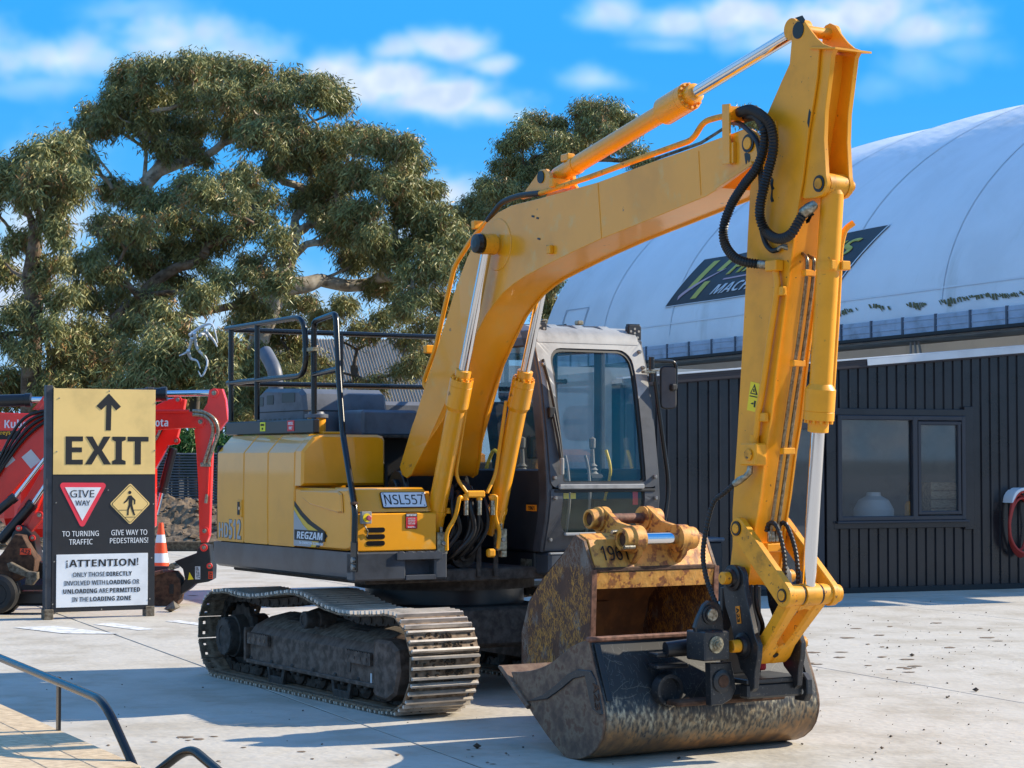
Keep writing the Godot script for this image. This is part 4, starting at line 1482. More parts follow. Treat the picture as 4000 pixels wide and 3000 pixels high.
	var pl := pivot(dig, "number_plate", Transform3D(bs, Vector3(pc.x, pc.y, 0.835)))
	g = G.new()
	g.prism(rrect(0.352, 0.122, 0.012), 0.0, 0.006, 0.001)
	part(pl, "backing", g, M.ink)
	g = G.new()
	g.prism(rrect(0.340, 0.110, 0.009), 0.005, 0.008, 0.0)
	part(pl, "face", g, M.white)
	text(pl, "NSL557", false, M.ink, 0.305, 0.075, Transform3D(Basis(), Vector3(0, 0, 0.0085)), 0.003)
	for q in [[-0.155, 0.045], [0.155, 0.045], [-0.155, -0.045], [0.155, -0.045]]:
		g = G.new()
		g.cyl(Vector3(q[0], q[1], 0.007), Vector3(q[0], q[1], 0.011), 0.005, 8)
		part(pl, "screw", g, M.bolt)
	# red notice
	var nt := pivot(dig, "notice", fronted(onf(1607, 2035, 0.949)))
	g = G.new()
	g.prism(rrect(0.092, 0.108, 0.006), -0.002, 0.002, 0.0)
	part(nt, "backing", g, M.ink)
	g = G.new()
	g.prism(rrect(0.086, 0.080, 0.005), 0.001, 0.0032, 0.0, Transform3D(Basis(), Vector3(0, -0.011, 0)))
	part(nt, "field", g, M.red_label)
	text(nt, "IMPORTANT", true, M.white, 0.080, 0.014, Transform3D(Basis(), Vector3(0, 0.041, 0.003)), 0.002)
	var ls := ["ADBLUE HAS", "BEEN REMOVED", "FROM THIS", "MACHINE"]
	for k in 4: text(nt, ls[k], false, M.white, 0.055, 0.0075, Transform3D(Basis(), Vector3(0, 0.018 - k * 0.0125, 0.004)), 0.002)
	text(nt, "DO NOT FILL", true, M.white, 0.060, 0.009, Transform3D(Basis(), Vector3(0, -0.042, 0.004)), 0.002)
	# emergency stop
	var es := pivot(dig, "emergency_stop", fronted(onf(1425, 2022, 0.949)))
	g = G.new()
	g.prism(rrect(0.078, 0.084, 0.006), 0.0, 0.03, 0.003)
	part(es, "box", g, M.plastic_light)
	g = G.new()
	g.cyl(Vector3(0, 0, 0.03), Vector3(0, 0, 0.034), 0.030, 20)
	part(es, "collar", g, M.yellow_label)
	g = G.new()
	g.lathe(Vector3(0.004, -0.002, 0.034), Vector3(0, 0, 1), [Vector2(0, 0), Vector2(0, 0.012), Vector2(0.016, 0.012), Vector2(0.016, 0.019), Vector2(0.026, 0.019), Vector2(0.030, 0.014), Vector2(0.030, 0)], 18)
	part(es, "button", g, M.pink_red)
	g = G.new()
	g.tube(curve([Vector3(-0.01, -0.045, 0.01), Vector3(0.0, -0.075, 0.02), Vector3(0.02, -0.095, 0.008), Vector3(0.015, -0.13, 0.002)]), 0.005, 6)
	part(es, "cable", g, M.zinc)

func platform_and_rails() -> void:
	var pf := pivot(dig, "platform")
	# black edge bar along the right side
	var g := G.new()
	g.box(Vector3(-0.84, 1.955, 1.06), Vector3(1.62, 0.105, 0.05), 0.008)
	part(pf, "edge_bar", g, M.black_paint)
	for x in [-1.5, -0.45, -0.1]: bx(pf, "bar_foot", M.yellow_tube, Vector3(x, 1.90, 1.04), Vector3(0.06, 0.03, 0.06), 0.004)
	bx(pf, "rail_foot", M.yellow_tube, Vector3(-0.08, 1.905, 0.96), Vector3(0.20, 0.018, 0.14), 0.004)
	var l1 := pivot(pf, "label", Transform3D(Basis(), Vector3(-0.93, 1.962, 1.086)))
	g = G.new()
	g.box(Vector3.ZERO, Vector3(0.095, 0.07, 0.003))
	part(l1, "field", g, M.lime_label)
	text(l1, "HYDRAULIC", true, M.ink, 0.07, 0.016, Transform3D(Basis(), Vector3(0, 0.014, 0.002)), 0.002)
	text(l1, "OIL", true, M.ink, 0.03, 0.018, Transform3D(Basis(), Vector3(0, -0.016, 0.002)), 0.002)
	var l2 := pivot(pf, "label", Transform3D(Basis(), Vector3(-0.42, 1.962, 1.086)))
	g = G.new()
	g.box(Vector3.ZERO, Vector3(0.12, 0.08, 0.003))
	part(l2, "field", g, M.red_label)
	text(l2, "DIESEL", true, M.white, 0.085, 0.022, Transform3D(Basis(), Vector3(0, 0.018, 0.002)), 0.002)
	text(l2, "ONLY", true, M.white, 0.06, 0.022, Transform3D(Basis(), Vector3(0, -0.016, 0.002)), 0.002)
	# engine cover: folded grey plastic with slots
	var ec := pivot(dig, "engine_cover")
	var po := PackedVector2Array([Vector2(-0.46, 0), Vector2(0.46, 0), Vector2(0.46, 0.20), Vector2(0.43, 0.325), Vector2(0.36, 0.365), Vector2(-0.30, 0.385), Vector2(-0.41, 0.34), Vector2(-0.46, 0.18)])
	g = G.new()
	g.prism(po, -0.36, 0.36, 0.03, Transform3D(Basis(), Vector3(-1.12, 1.89, 0.50)))
	part(ec, "shell", g, M.cover_grey)
	bx(ec, "joint_band", M.cab_trim, Vector3(-1.12, 2.085, 0.50), Vector3(0.925, 0.008, 0.725), 0.0)
	for q in [[-1.47, 2.17, 0.10], [-1.29, 2.18, 0.13], [-0.95, 2.19, 0.24]]:
		g = G.new()
		g.prism(rrect(q[2], 0.075, 0.014), 0.0, 0.004, 0.0, Transform3D(Basis(), Vector3(q[0], q[1], 0.859)))
		part(ec, "slot", g, M.grease)
	for k in 7:
		g = G.new()
		g.box(Vector3(-1.47 + 0.09 * k, 2.0, 0.859), Vector3(0.05, 0.06, 0.004), 0.0)
		part(ec, "slot", g, M.grease)
	g = G.new()
	g.prism(rrect(0.48, 0.20, 0.03), 0.0, 0.42, 0.02, Transform3D(Basis(Vector3(0, 0, -1), Vector3.UP, Vector3(1, 0, 0)), Vector3(-0.62, 1.985, 0.36)))
	part(ec, "front_shell", g, M.cover_grey)
	g = G.new()
	g.prism(rrect(0.9, 0.30, 0.09), 0.0, 0.5, 0.03, Transform3D(Basis(Vector3(0, 0, -1), Vector3.UP, Vector3(1, 0, 0)), Vector3(-1.3, 2.02, -0.12)))
	part(ec, "rear_shell", g, M.cover_grey)
	# filler cap
	g = G.new()
	g.lathe(Vector3(-0.24, 1.90, 0.96), Vector3.UP, [Vector2(0, 0), Vector2(0, 0.07), Vector2(0.12, 0.07), Vector2(0.12, 0.06), Vector2(0.125, 0)], 20)
	var fc := part(dig, "filler_neck", g, M.yellow_tube)
	g = G.new()
	g.lathe(Vector3(-0.24, 2.02, 0.96), Vector3.UP, [Vector2(0, 0), Vector2(0, 0.088), Vector2(0.025, 0.088), Vector2(0.03, 0.06), Vector2(0.045, 0.055), Vector2(0.045, 0)], 22)
	part(fc, "cap", g, M.cover_grey)
	# exhaust stack
	var e0 := onr(1077, 1590, 0.45)
	var ep := [e0, onr(1077, 1500, 0.45), onr(1072, 1450, 0.45), onr(1052, 1405, 0.45), onr(1035, 1376, 0.45)]
	g = G.new()
	g.tube(curve(ep), 0.062, 18)
	part(dig, "exhaust_stack", g, M.cover_grey)
	# guard rails
	var hr := pivot(dig, "guard_rail")
	var r := 0.021
	var zr := 1.06
	g = G.new()
	g.tube(bent([onr(885, 1285, zr), onr(1190, 1236, zr), onr(1197, 1466, zr), onr(890, 1497, zr)], 0.16), r, 12)
	part(hr, "loop", g, M.rail_black)
	for q in [[903, 1287, 1645], [1005, 1268, 1640]]:
		g = G.new()
		g.tube([onr(q[0], q[1], zr), onr(q[0] - 1, q[2], zr)], r, 12)
		part(hr, "post", g, M.rail_black)
	# rear and far rails
	g = G.new()
	var A := onr(890, 1288, zr)
	var yr := A.y
	var corner := Vector3(A.x, yr, -1.05)
	g.tube(bent([A, corner, Vector3(0.05, yr, -1.05)], 0.08), r, 12)
	part(hr, "rear_rail", g, M.rail_black)
	g = G.new()
	var y2 := onr(890, 1497, zr).y
	g.tube(bent([Vector3(A.x, y2, zr), Vector3(A.x, y2, -1.05), Vector3(0.05, y2, -1.05)], 0.08), r, 12)
	part(hr, "rear_rail", g, M.rail_black)
	for q in [Vector3(A.x, 0, 0.05), Vector3(A.x, 0, -1.05), Vector3(-0.85, 0, -1.05), Vector3(-0.1, 0, -1.05)]:
		g = G.new()
		g.tube([Vector3(q.x, yr, q.z), Vector3(q.x, 1.85, q.z)], r, 12)
		part(hr, "post", g, M.rail_black)
	# front hand loop that runs down to the step
	var fh := pivot(dig, "hand_rail")
	var zh := 1.0
	g = G.new()
	g.tube(bent([onr(1227, 1680, zh), onr(1226, 1256, zh), onr(1312, 1224, zh + 0.03), onr(1322, 1450, zh + 0.08), onr(1340, 1700, zh + 0.13), onr(1382, 1960, 1.245), onr(1387, 2000, 1.255), onr(1384, 2120, 1.262)], 0.06), r * 1.05, 12)
	part(fh, "bar", g, M.rail_black)
	g = G.new()
	g.tube([onr(1226, 1463, zh), onr(1322, 1440, zh + 0.08)], r, 12)
	part(fh, "cross_bar", g, M.rail_black)
	g = G.new()
	g.box(onr(1384, 2175, 1.258), Vector3(0.095, 0.21, 0.016), 0.006)
	part(fh, "foot_plate", g, M.rail_black)
	for y in [2188, 2215]:
		g = G.new()
		var b := onr(1386, y, 1.262)
		g.cyl(b, b + Vector3(0, 0, 0.025), 0.022, 6, 0.003)
		part(fh, "bolt", g, M.bolt)
	g = G.new()
	g.box(onr(1212, 1366, 1.04), Vector3(0.19, 0.03, 0.05), 0.004)
	part(fh, "joining_clamp", g, M.alloy)
	g = G.new()
	g.box(onr(1384, 1966, 1.262), Vector3(0.05, 0.02, 0.04), 0.004)
	part(fh, "clamp", g, M.rust_dark)

# ---- the cab
var CABP := [Vector2(0.80, 2.66), Vector2(0.84, 2.58), Vector2(0.94, 2.31), Vector2(1.01, 1.93), Vector2(1.06, 1.60), Vector2(1.07, 1.42), Vector2(1.04, 1.26), Vector2(1.0, 1.13), Vector2(0.975, 1.04)]

func cabf(u: float) -> float:
	for i in CABP.size() - 1:
		var a: Vector2 = CABP[i]
		var b: Vector2 = CABP[i + 1]
		if u <= a.y and u >= b.y: return lerpf(a.x, b.x, (a.y - u) / (a.y - b.y))
	return CABP[0].x if u > CABP[0].y else CABP[CABP.size() - 1].x

func frame_loop(r0: float, r1: float, u0: float, u1: float, rad: float, rad_low := -1.0, n := 10) -> PackedVector2Array:
	# points run the same way round with the same count, so that two loops can be joined
	var o := PackedVector2Array()
	var rl := rad if rad_low < 0.0 else rad_low
	var cs := [Vector2(r1 - rad, u1 - rad), Vector2(r0 + rad, u1 - rad), Vector2(r0 + rl, u0 + rl), Vector2(r1 - rl, u0 + rl)]
	for k in 4:
		var rr := rad if k < 2 else rl
		var arc := circle(cs[k], rr, k * PI / 2, (k + 1) * PI / 2, 6)
		o.append_array(arc)
		var nx: Vector2 = cs[(k + 1) % 4]
		var nr := rad if (k + 1) % 4 < 2 else rl
		var st := nx + Vector2(cos((k + 1) * PI / 2), sin((k + 1) * PI / 2)) * nr
		for m in range(1, n): o.append(arc[5].lerp(st, float(m) / n))
	return o

func ring(g: G, outer: PackedVector2Array, inner: PackedVector2Array, lift: float, depth: float, above := -1.0, below := 99.0) -> void:
	var c := outer.size()
	var P := func(v: Vector2, d: float) -> Vector3: return Vector3(cabf(v.y) + d, v.y, v.x)
	for i in c:
		var j := (i + 1) % c
		var um := (outer[i].y + outer[j].y) * 0.5
		if um < above or um > below: continue
		g.quad(P.call(outer[j], lift), P.call(outer[i], lift), P.call(inner[i], lift), P.call(inner[j], lift))
		g.quad(P.call(inner[j], lift), P.call(inner[i], lift), P.call(inner[i], lift - depth), P.call(inner[j], lift - depth))
		g.quad(P.call(outer[i], lift), P.call(outer[j], lift), P.call(outer[j], lift - depth), P.call(outer[i], lift - depth))
		g.quad(P.call(outer[i], lift - depth), P.call(outer[j], lift - depth), P.call(inner[j], lift - depth), P.call(inner[i], lift - depth))

func pane(g: G, r0: float, r1: float, u0: float, u1: float, lift: float) -> void:
	var n := 10
	for i in n:
		var a := lerpf(u0, u1, float(i) / n)
		var b := lerpf(u0, u1, float(i + 1) / n)
		g.quad(Vector3(cabf(a) + lift, a, r1), Vector3(cabf(a) + lift, a, r0), Vector3(cabf(b) + lift, b, r0), Vector3(cabf(b) + lift, b, r1))

func cab() -> void:
	var cb := pivot(dig, "cab")
	var rr := -0.28
	var rl := -1.22
	var g := G.new()
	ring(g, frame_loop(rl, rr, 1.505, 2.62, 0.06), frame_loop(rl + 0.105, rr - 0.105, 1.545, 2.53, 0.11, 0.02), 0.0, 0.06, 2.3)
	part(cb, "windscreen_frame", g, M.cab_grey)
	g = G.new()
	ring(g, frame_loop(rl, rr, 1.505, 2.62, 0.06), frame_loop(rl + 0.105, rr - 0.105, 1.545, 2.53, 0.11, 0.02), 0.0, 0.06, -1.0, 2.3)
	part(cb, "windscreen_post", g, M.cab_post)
	g = G.new()
	ring(g, frame_loop(rl + 0.10, rr - 0.10, 1.54, 2.535, 0.115, 0.025), frame_loop(rl + 0.128, rr - 0.122, 1.552, 2.505, 0.10, 0.02), -0.008, 0.03)
	part(cb, "seal", g, M.rubber)
	g = G.new()
	ring(g, frame_loop(rl, rr, 1.045, 1.495, 0.02), frame_loop(rl + 0.12, rr - 0.10, 1.17, 1.482, 0.02, 0.10), 0.0, 0.06)
	part(cb, "lower_frame", g, M.cab_post)
	g = G.new()
	pane(g, rl + 0.09, rr - 0.09, 1.53, 2.55, -0.022)
	part(cb, "windscreen", g, M.cab_glass)
	g = G.new()
	pane(g, rl + 0.09, rr - 0.09, 1.15, 1.49, -0.024)
	part(cb, "lower_window", g, M.cab_glass_low)
	g = G.new()
	g.box(Vector3(1.075, 1.512, -0.715), Vector3(0.03, 0.036, 0.74), 0.006)
	part(cb, "mid_bar", g, M.cab_grey)
	g = G.new()
	g.box(Vector3(1.06, 1.482, -0.75), Vector3(0.03, 0.02, 0.88), 0.004)
	part(cb, "mid_seal", g, M.rubber)
	bx(cb, "sill", M.cab_grey, Vector3(1.03, 1.168, -0.74), Vector3(0.03, 0.022, 0.64), 0.005)
	# roof
	g = G.new()
	g.prism(PackedVector2Array([Vector2(0.845, 2.57), Vector2(0.825, 2.635), Vector2(0.77, 2.68), Vector2(0.66, 2.705), Vector2(0.3, 2.725), Vector2(-0.42, 2.72), Vector2(-0.52, 2.69), Vector2(-0.55, 2.62), Vector2(-0.55, 2.56)]), rl - 0.01, rr + 0.01, 0.035)
	part(cb, "roof", g, M.cab_grey)
	for z in [-0.52, -0.75, -0.98]:
		g = G.new()
		g.prism(PackedVector2Array([Vector2(0.76, 2.682), Vector2(0.66, 2.706), Vector2(0.3, 2.726), Vector2(-0.4, 2.722), Vector2(-0.4, 2.734), Vector2(0.3, 2.739), Vector2(0.68, 2.715)]), z - 0.05, z + 0.05, 0.01)
		part(cb, "roof_rib", g, M.cab_grey)
	# right side: pillars, window, lower panel
	for side in [rr, rl]:
		var s := 1.0 if side == rr else -1.0
		g = G.new()
		var o := PackedVector2Array()
		for p in CABP: o.append(Vector2(p.x - 0.012, p.y))
		for k in range(CABP.size() - 1, -1, -1): o.append(Vector2(CABP[k].x - 0.13, CABP[k].y))
		g.prism(o, side - 0.025, side + 0.025, 0.008)
		part(cb, "front_pillar", g, M.cab_post)
		for x in [-0.5, 0.28 if s < 0 else -0.5]:
			bx(cb, "pillar", M.cab_post, Vector3(x, 1.85, side), Vector3(0.10, 1.5, 0.05), 0.01)
		bx(cb, "side_panel", M.cab_panel, Vector3(0.20, 1.34, side + 0.002 * s), Vector3(1.52, 0.60, 0.045), 0.012)
		bx(cb, "top_rail", M.cab_post, Vector3(0.15, 2.575, side), Vector3(1.36, 0.07, 0.05), 0.01)
		g = G.new()
		g.prism(PackedVector2Array([Vector2(-0.46, 1.62), Vector2(0.95, 1.62), Vector2(0.86, 2.3), Vector2(0.77, 2.55), Vector2(-0.46, 2.55)]), side - 0.003, side + 0.003)
		part(cb, "side_window", g, M.cab_glass)
	# back wall
	bx(cb, "rear_panel", M.cab_panel, Vector3(-0.53, 1.36, -0.75), Vector3(0.05, 0.66, 0.90), 0.01)
	bx(cb, "rear_rail", M.cab_post, Vector3(-0.53, 2.56, -0.75), Vector3(0.05, 0.1, 0.90), 0.01)
	g = G.new()
	g.box(Vector3(-0.53, 2.1, -0.75), Vector3(0.006, 0.84, 0.84))
	part(cb, "rear_window", g, M.cab_glass)
	# inside
	bx(cb, "floor", M.cab_trim, Vector3(0.25, 1.07, -0.75), Vector3(1.45, 0.05, 0.88), 0.0)
	var se := pivot(dig, "driver_seat")
	bx(se, "cushion", M.seat_cloth, Vector3(0.05, 1.52, -0.74), Vector3(0.46, 0.13, 0.46), 0.04)
	g = G.new()
	g.prism(PackedVector2Array([Vector2(-0.16, 1.55), Vector2(-0.05, 1.56), Vector2(-0.16, 2.12), Vector2(-0.20, 2.16), Vector2(-0.27, 2.14), Vector2(-0.28, 2.0)]), -0.97, -0.51, 0.03)
	part(se, "backrest", g, M.seat_cloth)
	bx(se, "headrest", M.seat_cloth, Vector3(-0.22, 2.24, -0.74), Vector3(0.09, 0.15, 0.26), 0.03)
	bx(se, "base", M.cab_trim, Vector3(0.03, 1.28, -0.74), Vector3(0.36, 0.38, 0.36), 0.02)
	var cn := pivot(dig, "console")
	for z in [-0.43, -1.06]:
		bx(cn, "armrest_box", M.cab_trim, Vector3(0.20, 1.50, z), Vector3(0.60, 0.20, 0.16), 0.03)
		g = G.new()
		g.lathe(Vector3(0.42, 1.60, z), Vector3.UP, [Vector2(0, 0), Vector2(0, 0.05), Vector2(0.02, 0.03), Vector2(0.03, 0.045), Vector2(0.05, 0.026), Vector2(0.06, 0.04), Vector2(0.08, 0.02), Vector2(0.19, 0.014), Vector2(0.20, 0.024), Vector2(0.27, 0.026), Vector2(0.285, 0)], 14)
		part(cn, "joystick", g, M.plastic_light)
	bx(cn, "monitor", M.cab_trim, Vector3(0.72, 1.80, -0.36), Vector3(0.05, 0.17, 0.13), 0.012)
	for z in [-0.66, -0.84]:
		rod(cn, "travel_lever", M.plastic_light, curve([Vector3(0.66, 1.10, z), Vector3(0.72, 1.40, z), Vector3(0.68, 1.62, z * 1.02), Vector3(0.66, 1.74, z)]), 0.011, 8)
		bx(cn, "pedal", M.cab_trim, Vector3(0.80, 1.14, z), Vector3(0.20, 0.03, 0.10), 0.008)
	rod(cn, "safety_lever", M.yellow_label, curve([Vector3(0.50, 1.40, -1.12), Vector3(0.58, 1.62, -1.12), Vector3(0.52, 1.78, -1.12)]), 0.012, 8)
	rod(cn, "seat_handle", M.yellow_label, curve([Vector3(0.3, 1.30, -0.32), Vector3(0.38, 1.58, -0.32), Vector3(0.2, 1.78, -0.32), Vector3(0.05, 1.6, -0.32)]), 0.014, 8)
	bx(cn, "red_label", M.red_label, Vector3(1.03, 1.435, -1.04), Vector3(0.004, 0.12, 0.045), 0.0)
	for z in [-0.43, -0.49]: bx(cn, "yellow_label", M.yellow_label, Vector3(1.035, 1.445, z), Vector3(0.004, 0.042, 0.046), 0.0)
	# bolts on both frame sides
	for q in [[2090, 1424, rr], [2143, 1866, rr], [2146, 1945, rr], [2131, 2108, rr], [2490, 1375, rl], [2503, 1437, rl], [2552, 1862, rl], [2552, 1945, rl]]:
		g = G.new()
		var p := onr(q[0], q[1], q[2] + (-0.03 if q[2] == rr else 0.03))
		p.x = cabf(p.y) - 0.004
		g.lathe(p, Vector3(1, 0, 0), [Vector2(0, 0), Vector2(0, 0.015), Vector2(0.022, 0.015), Vector2(0.03, 0.010), Vector2(0.03, 0)], 10)
		part(cb, "bolt", g, M.bolt)
	# wiper
	var wp := pivot(dig, "wiper")
	g = G.new()
	var w0 := Vector3(cabf(2.05) + 0.02, 2.05, rr - 0.055)
	var w1 := Vector3(cabf(1.66) + 0.03, 1.66, rr - 0.085)
	g.tube([w0, w0.lerp(w1, 0.5) + Vector3(0.012, 0, 0), w1], 0.011, 8)
	part(wp, "arm", g, M.rubber)
	g = G.new()
	g.tube(curve([Vector3(cabf(2.44) + 0.012, 2.44, rr - 0.035), Vector3(cabf(2.2) + 0.018, 2.2, rr - 0.06), Vector3(cabf(1.9) + 0.02, 1.9, rr - 0.09), Vector3(cabf(1.72) + 0.014, 1.72, rr - 0.10)]), 0.012, 8)
	part(wp, "blade", g, M.rubber)
	g = G.new()
	g.box(w0 + Vector3(-0.008, 0, 0.01), Vector3(0.04, 0.08, 0.05), 0.006)
	part(wp, "motor", g, M.rubber)
	g = G.new()
	g.cyl(w1 + Vector3(0, 0.06, 0), w1 + Vector3(0.0, -0.06, 0), 0.016, 10, 0.004)
	part(wp, "washer", g, M.plastic_light)
	# work lamps
	for q in [[2478, 1302, 0.80, 0], [2108, 1290, 0.78, 1]]:
		var lp := onf(q[0], q[1], q[2])
		var wl := pivot(dig, "work_lamp", Transform3D(Basis(Vector3.UP, -0.12), lp))
		g = G.new()
		g.prism(rrect(0.115, 0.125, 0.02), -0.045, 0.005, 0.006, fronted(Vector3.ZERO))
		part(wl, "housing", g, M.cab_trim)
		for k in 7: bx(wl, "fin", M.cab_trim, Vector3(-0.025, 0.064, -0.045 + k * 0.015), Vector3(0.04, 0.012, 0.006), 0.0)
		g = G.new()
		g.prism(rrect(0.098, 0.108, 0.014), 0.004, 0.008, 0.0, fronted(Vector3.ZERO))
		part(wl, "lens", g, M.lamp_glass)
		for k in [[0, 0.033], [0, 0], [-0.033, 0.014], [0.033, 0.014], [-0.024, -0.032], [0.024, -0.032]]:
			g = G.new()
			g.cyl(Vector3(0.006, k[1], k[0]), Vector3(0.0105, k[1], k[0]), 0.009, 10)
			part(wl, "diode", g, M.diode)
		bx(wl, "bracket", M.cab_trim, Vector3(-0.02, -0.085, 0), Vector3(0.04, 0.06, 0.05), 0.006)
	for z in [-0.62, -0.94]:
		bx(cb, "roof_clip", M.alloy, Vector3(0.42, 2.755, z), Vector3(0.06, 0.035, 0.05), 0.008)
	# mirror on its bent arm
	var mr := pivot(dig, "mirror")
	var fm := 0.98
	g = G.new()
	g.tube([onf(2545, 1395, fm), onf(2545, 1492, fm)], 0.022, 12)
	part(mr, "clamp_tube", g, M.rail_black)
	g = G.new()
	g.tube(bent([onf(2542, 1440, fm), onf(2545, 1410, fm), onf(2640, 1412, fm), onf(2640, 1515, fm)], 0.05), 0.014, 10)
	part(mr, "arm", g, M.rail_black)
	g = G.new()
	g.tube(bent([onf(2555, 1450, fm), onf(2568, 1560, fm), onf(2614, 1900, fm), onf(2590, 2085, fm)], 0.12), 0.017, 10)
	part(mr, "stay", g, M.rail_black)
	g = G.new()
	g.box(onf(2533, 1453, fm), Vector3(0.05, 0.02, 0.10), 0.004)
	g.box(onf(2552, 1447, fm), Vector3(0.06, 0.012, 0.08), 0.003)
	part(mr, "bracket", g, M.zinc)
	g = G.new()
	var mc := onf(2610, 1514, fm - 0.02)
	g.prism(rrect(0.125, 0.325, 0.035), -0.03, 0.012, 0.008, Transform3D(Basis(Vector3.UP, -0.42) * Basis(Vector3(0, 0, -1), Vector3.UP, Vector3(1, 0, 0)), mc))
	part(mr, "housing", g, M.cab_trim)
	g = G.new()
	g.prism(rrect(0.108, 0.305, 0.03), 0.010, 0.016, 0.0, Transform3D(Basis(Vector3.UP, -0.42) * Basis(Vector3(0, 0, -1), Vector3.UP, Vector3(1, 0, 0)), mc))
	part(mr, "back_shell", g, M.cab_post)
	bx(mr, "knuckle", M.cab_trim, onf(2630, 1513, fm + 0.02), Vector3(0.05, 0.05, 0.05), 0.01)
	# skirt under the cab
	g = G.new()
	g.box(Vector3(0.92, 0.955, -0.77), Vector3(0.22, 0.165, 0.96), 0.02)
	part(cb, "front_skirt", g, M.skirt_grey)
	bx(cb, "skirt_edge", M.cab_grey, Vector3(1.02, 1.030, -0.77), Vector3(0.03, 0.014, 0.95), 0.003)
	g = G.new()
	g.box(Vector3(0.30, 0.955, -0.30), Vector3(1.1, 0.165, 0.05), 0.012)
	part(cb, "side_skirt", g, M.cab_panel)
	# number sticker and makers' plate on the right side panel
	var ns := pivot(dig, "fleet_number", Transform3D(Basis(), onr(2076, 1984, rr + 0.026)))
	bx(ns, "field", M.orange_label, Vector3(0, 0, 0), Vector3(0.145, 0.045, 0.003), 0.0)
	bx(ns, "head", M.ink, Vector3(0, 0.033, 0), Vector3(0.145, 0.016, 0.003), 0.0)
	text(ns, "1961", true, M.ink, 0.085, 0.030, Transform3D(Basis(), Vector3(0, 0, 0.002)), 0.002)
	bx(dig, "makers_plate", M.alloy, onr(2055, 2203, rr + 0.008), Vector3(0.15, 0.075, 0.003), 0.0)

# ---- boom, lift cylinders, arm cylinder
var BOOM_TOP := [[1561, 1824, 0.28], [1580, 1761, 0.27], [1609, 1662, 0.225], [1656, 1543, 0.175], [1689, 1470, 0.17], [1706, 1397, 0.17], [1729, 1304, 0.17], [1765, 1171, 0.17], [1792, 1092, 0.17], [1825, 1005, 0.17], [1861, 933, 0.17], [1898, 873, 0.17], [1945, 830, 0.17], [1995, 803, 0.17], [2100, 777, 0.17], [2335, 712, 0.17], [2552, 631, 0.17], [2688, 585, 0.17], [2775, 552, 0.17]]
var BOOM_TIP := [[2859, 522, 0.17], [2900, 506, 0.17], [2932, 503, 0.17], [2957, 519, 0.17], [2970, 553, 0.17], [2965, 595, 0.17], [2950, 632, 0.17], [2880, 684, 0.17]]
var BOOM_LOW := [[2805, 738, 0.17], [2760, 766, 0.17], [2507, 870, 0.17], [2349, 933, 0.17], [2236, 985, 0.17], [2150, 1028, 0.17], [2097, 1055, 0.17], [2050, 1080, 0.17], [2005, 1110, 0.17], [1964, 1145, 0.17], [1930, 1186, 0.17], [1898, 1231, 0.17], [1868, 1291, 0.17], [1840, 1352, 0.17], [1808, 1425, 0.17], [1775, 1520, 0.17], [1739, 1622, 0.175], [1700, 1685, 0.205], [1669, 1728, 0.23], [1635, 1795, 0.26], [1606, 1854, 0.28], [1588, 1868, 0.28], [1570, 1856, 0.28]]

func boom_poly(a: Array) -> Array:
	var p := PackedVector2Array()
	var h := PackedFloat32Array()
	for q in a:
		p.append(onr2(q[0], q[1], R0 + q[2]))
		h.append(q[2])
	return [p, h]

func lift_pin() -> Vector3: return onr(1881, 952, R0 + 0.30)

func cylinder(parent: Node, a: Vector3, b: Vector3, tube_len: float, rt: float, rh: float, rod_r: float, head: float, m: Material) -> void:
	# a: foot pin, b: rod pin
	var d := (b - a).normalized()
	var l := a.distance_to(b)
	var g := G.new()
	g.lathe(a, d, [Vector2(0.0, 0), Vector2(0.0, rt * 0.8), Vector2(0.05, rt), Vector2(tube_len - head - 0.03, rt), Vector2(tube_len - head, rh), Vector2(tube_len - 0.05, rh), Vector2(tube_len - 0.048, rh * 0.97), Vector2(tube_len - 0.045, rh), Vector2(tube_len, rh), Vector2(tube_len, rh * 0.7), Vector2(tube_len, rh * 0.68), Vector2(tube_len + 0.065, rh * 0.68), Vector2(tube_len + 0.07, rod_r), Vector2(tube_len + 0.07, 0)], 26)
	var t := part(parent, "barrel", g, m)
	var x := d.cross(Vector3(0, 0, 1)).normalized()
	var y := d.cross(x)
	for k in 12:
		var an := TAU * k / 12
		var p := a + d * tube_len + (x * cos(an) + y * sin(an)) * rh * 0.85
		g = G.new()
		g.cyl(p, p + d * 0.018, 0.0095, 6)
		part(t, "bolt", g, m)
	g = G.new()
	g.cyl(a + d * (tube_len + 0.06), b, rod_r, 22)
	part(parent, "rod", g, M.chrome)

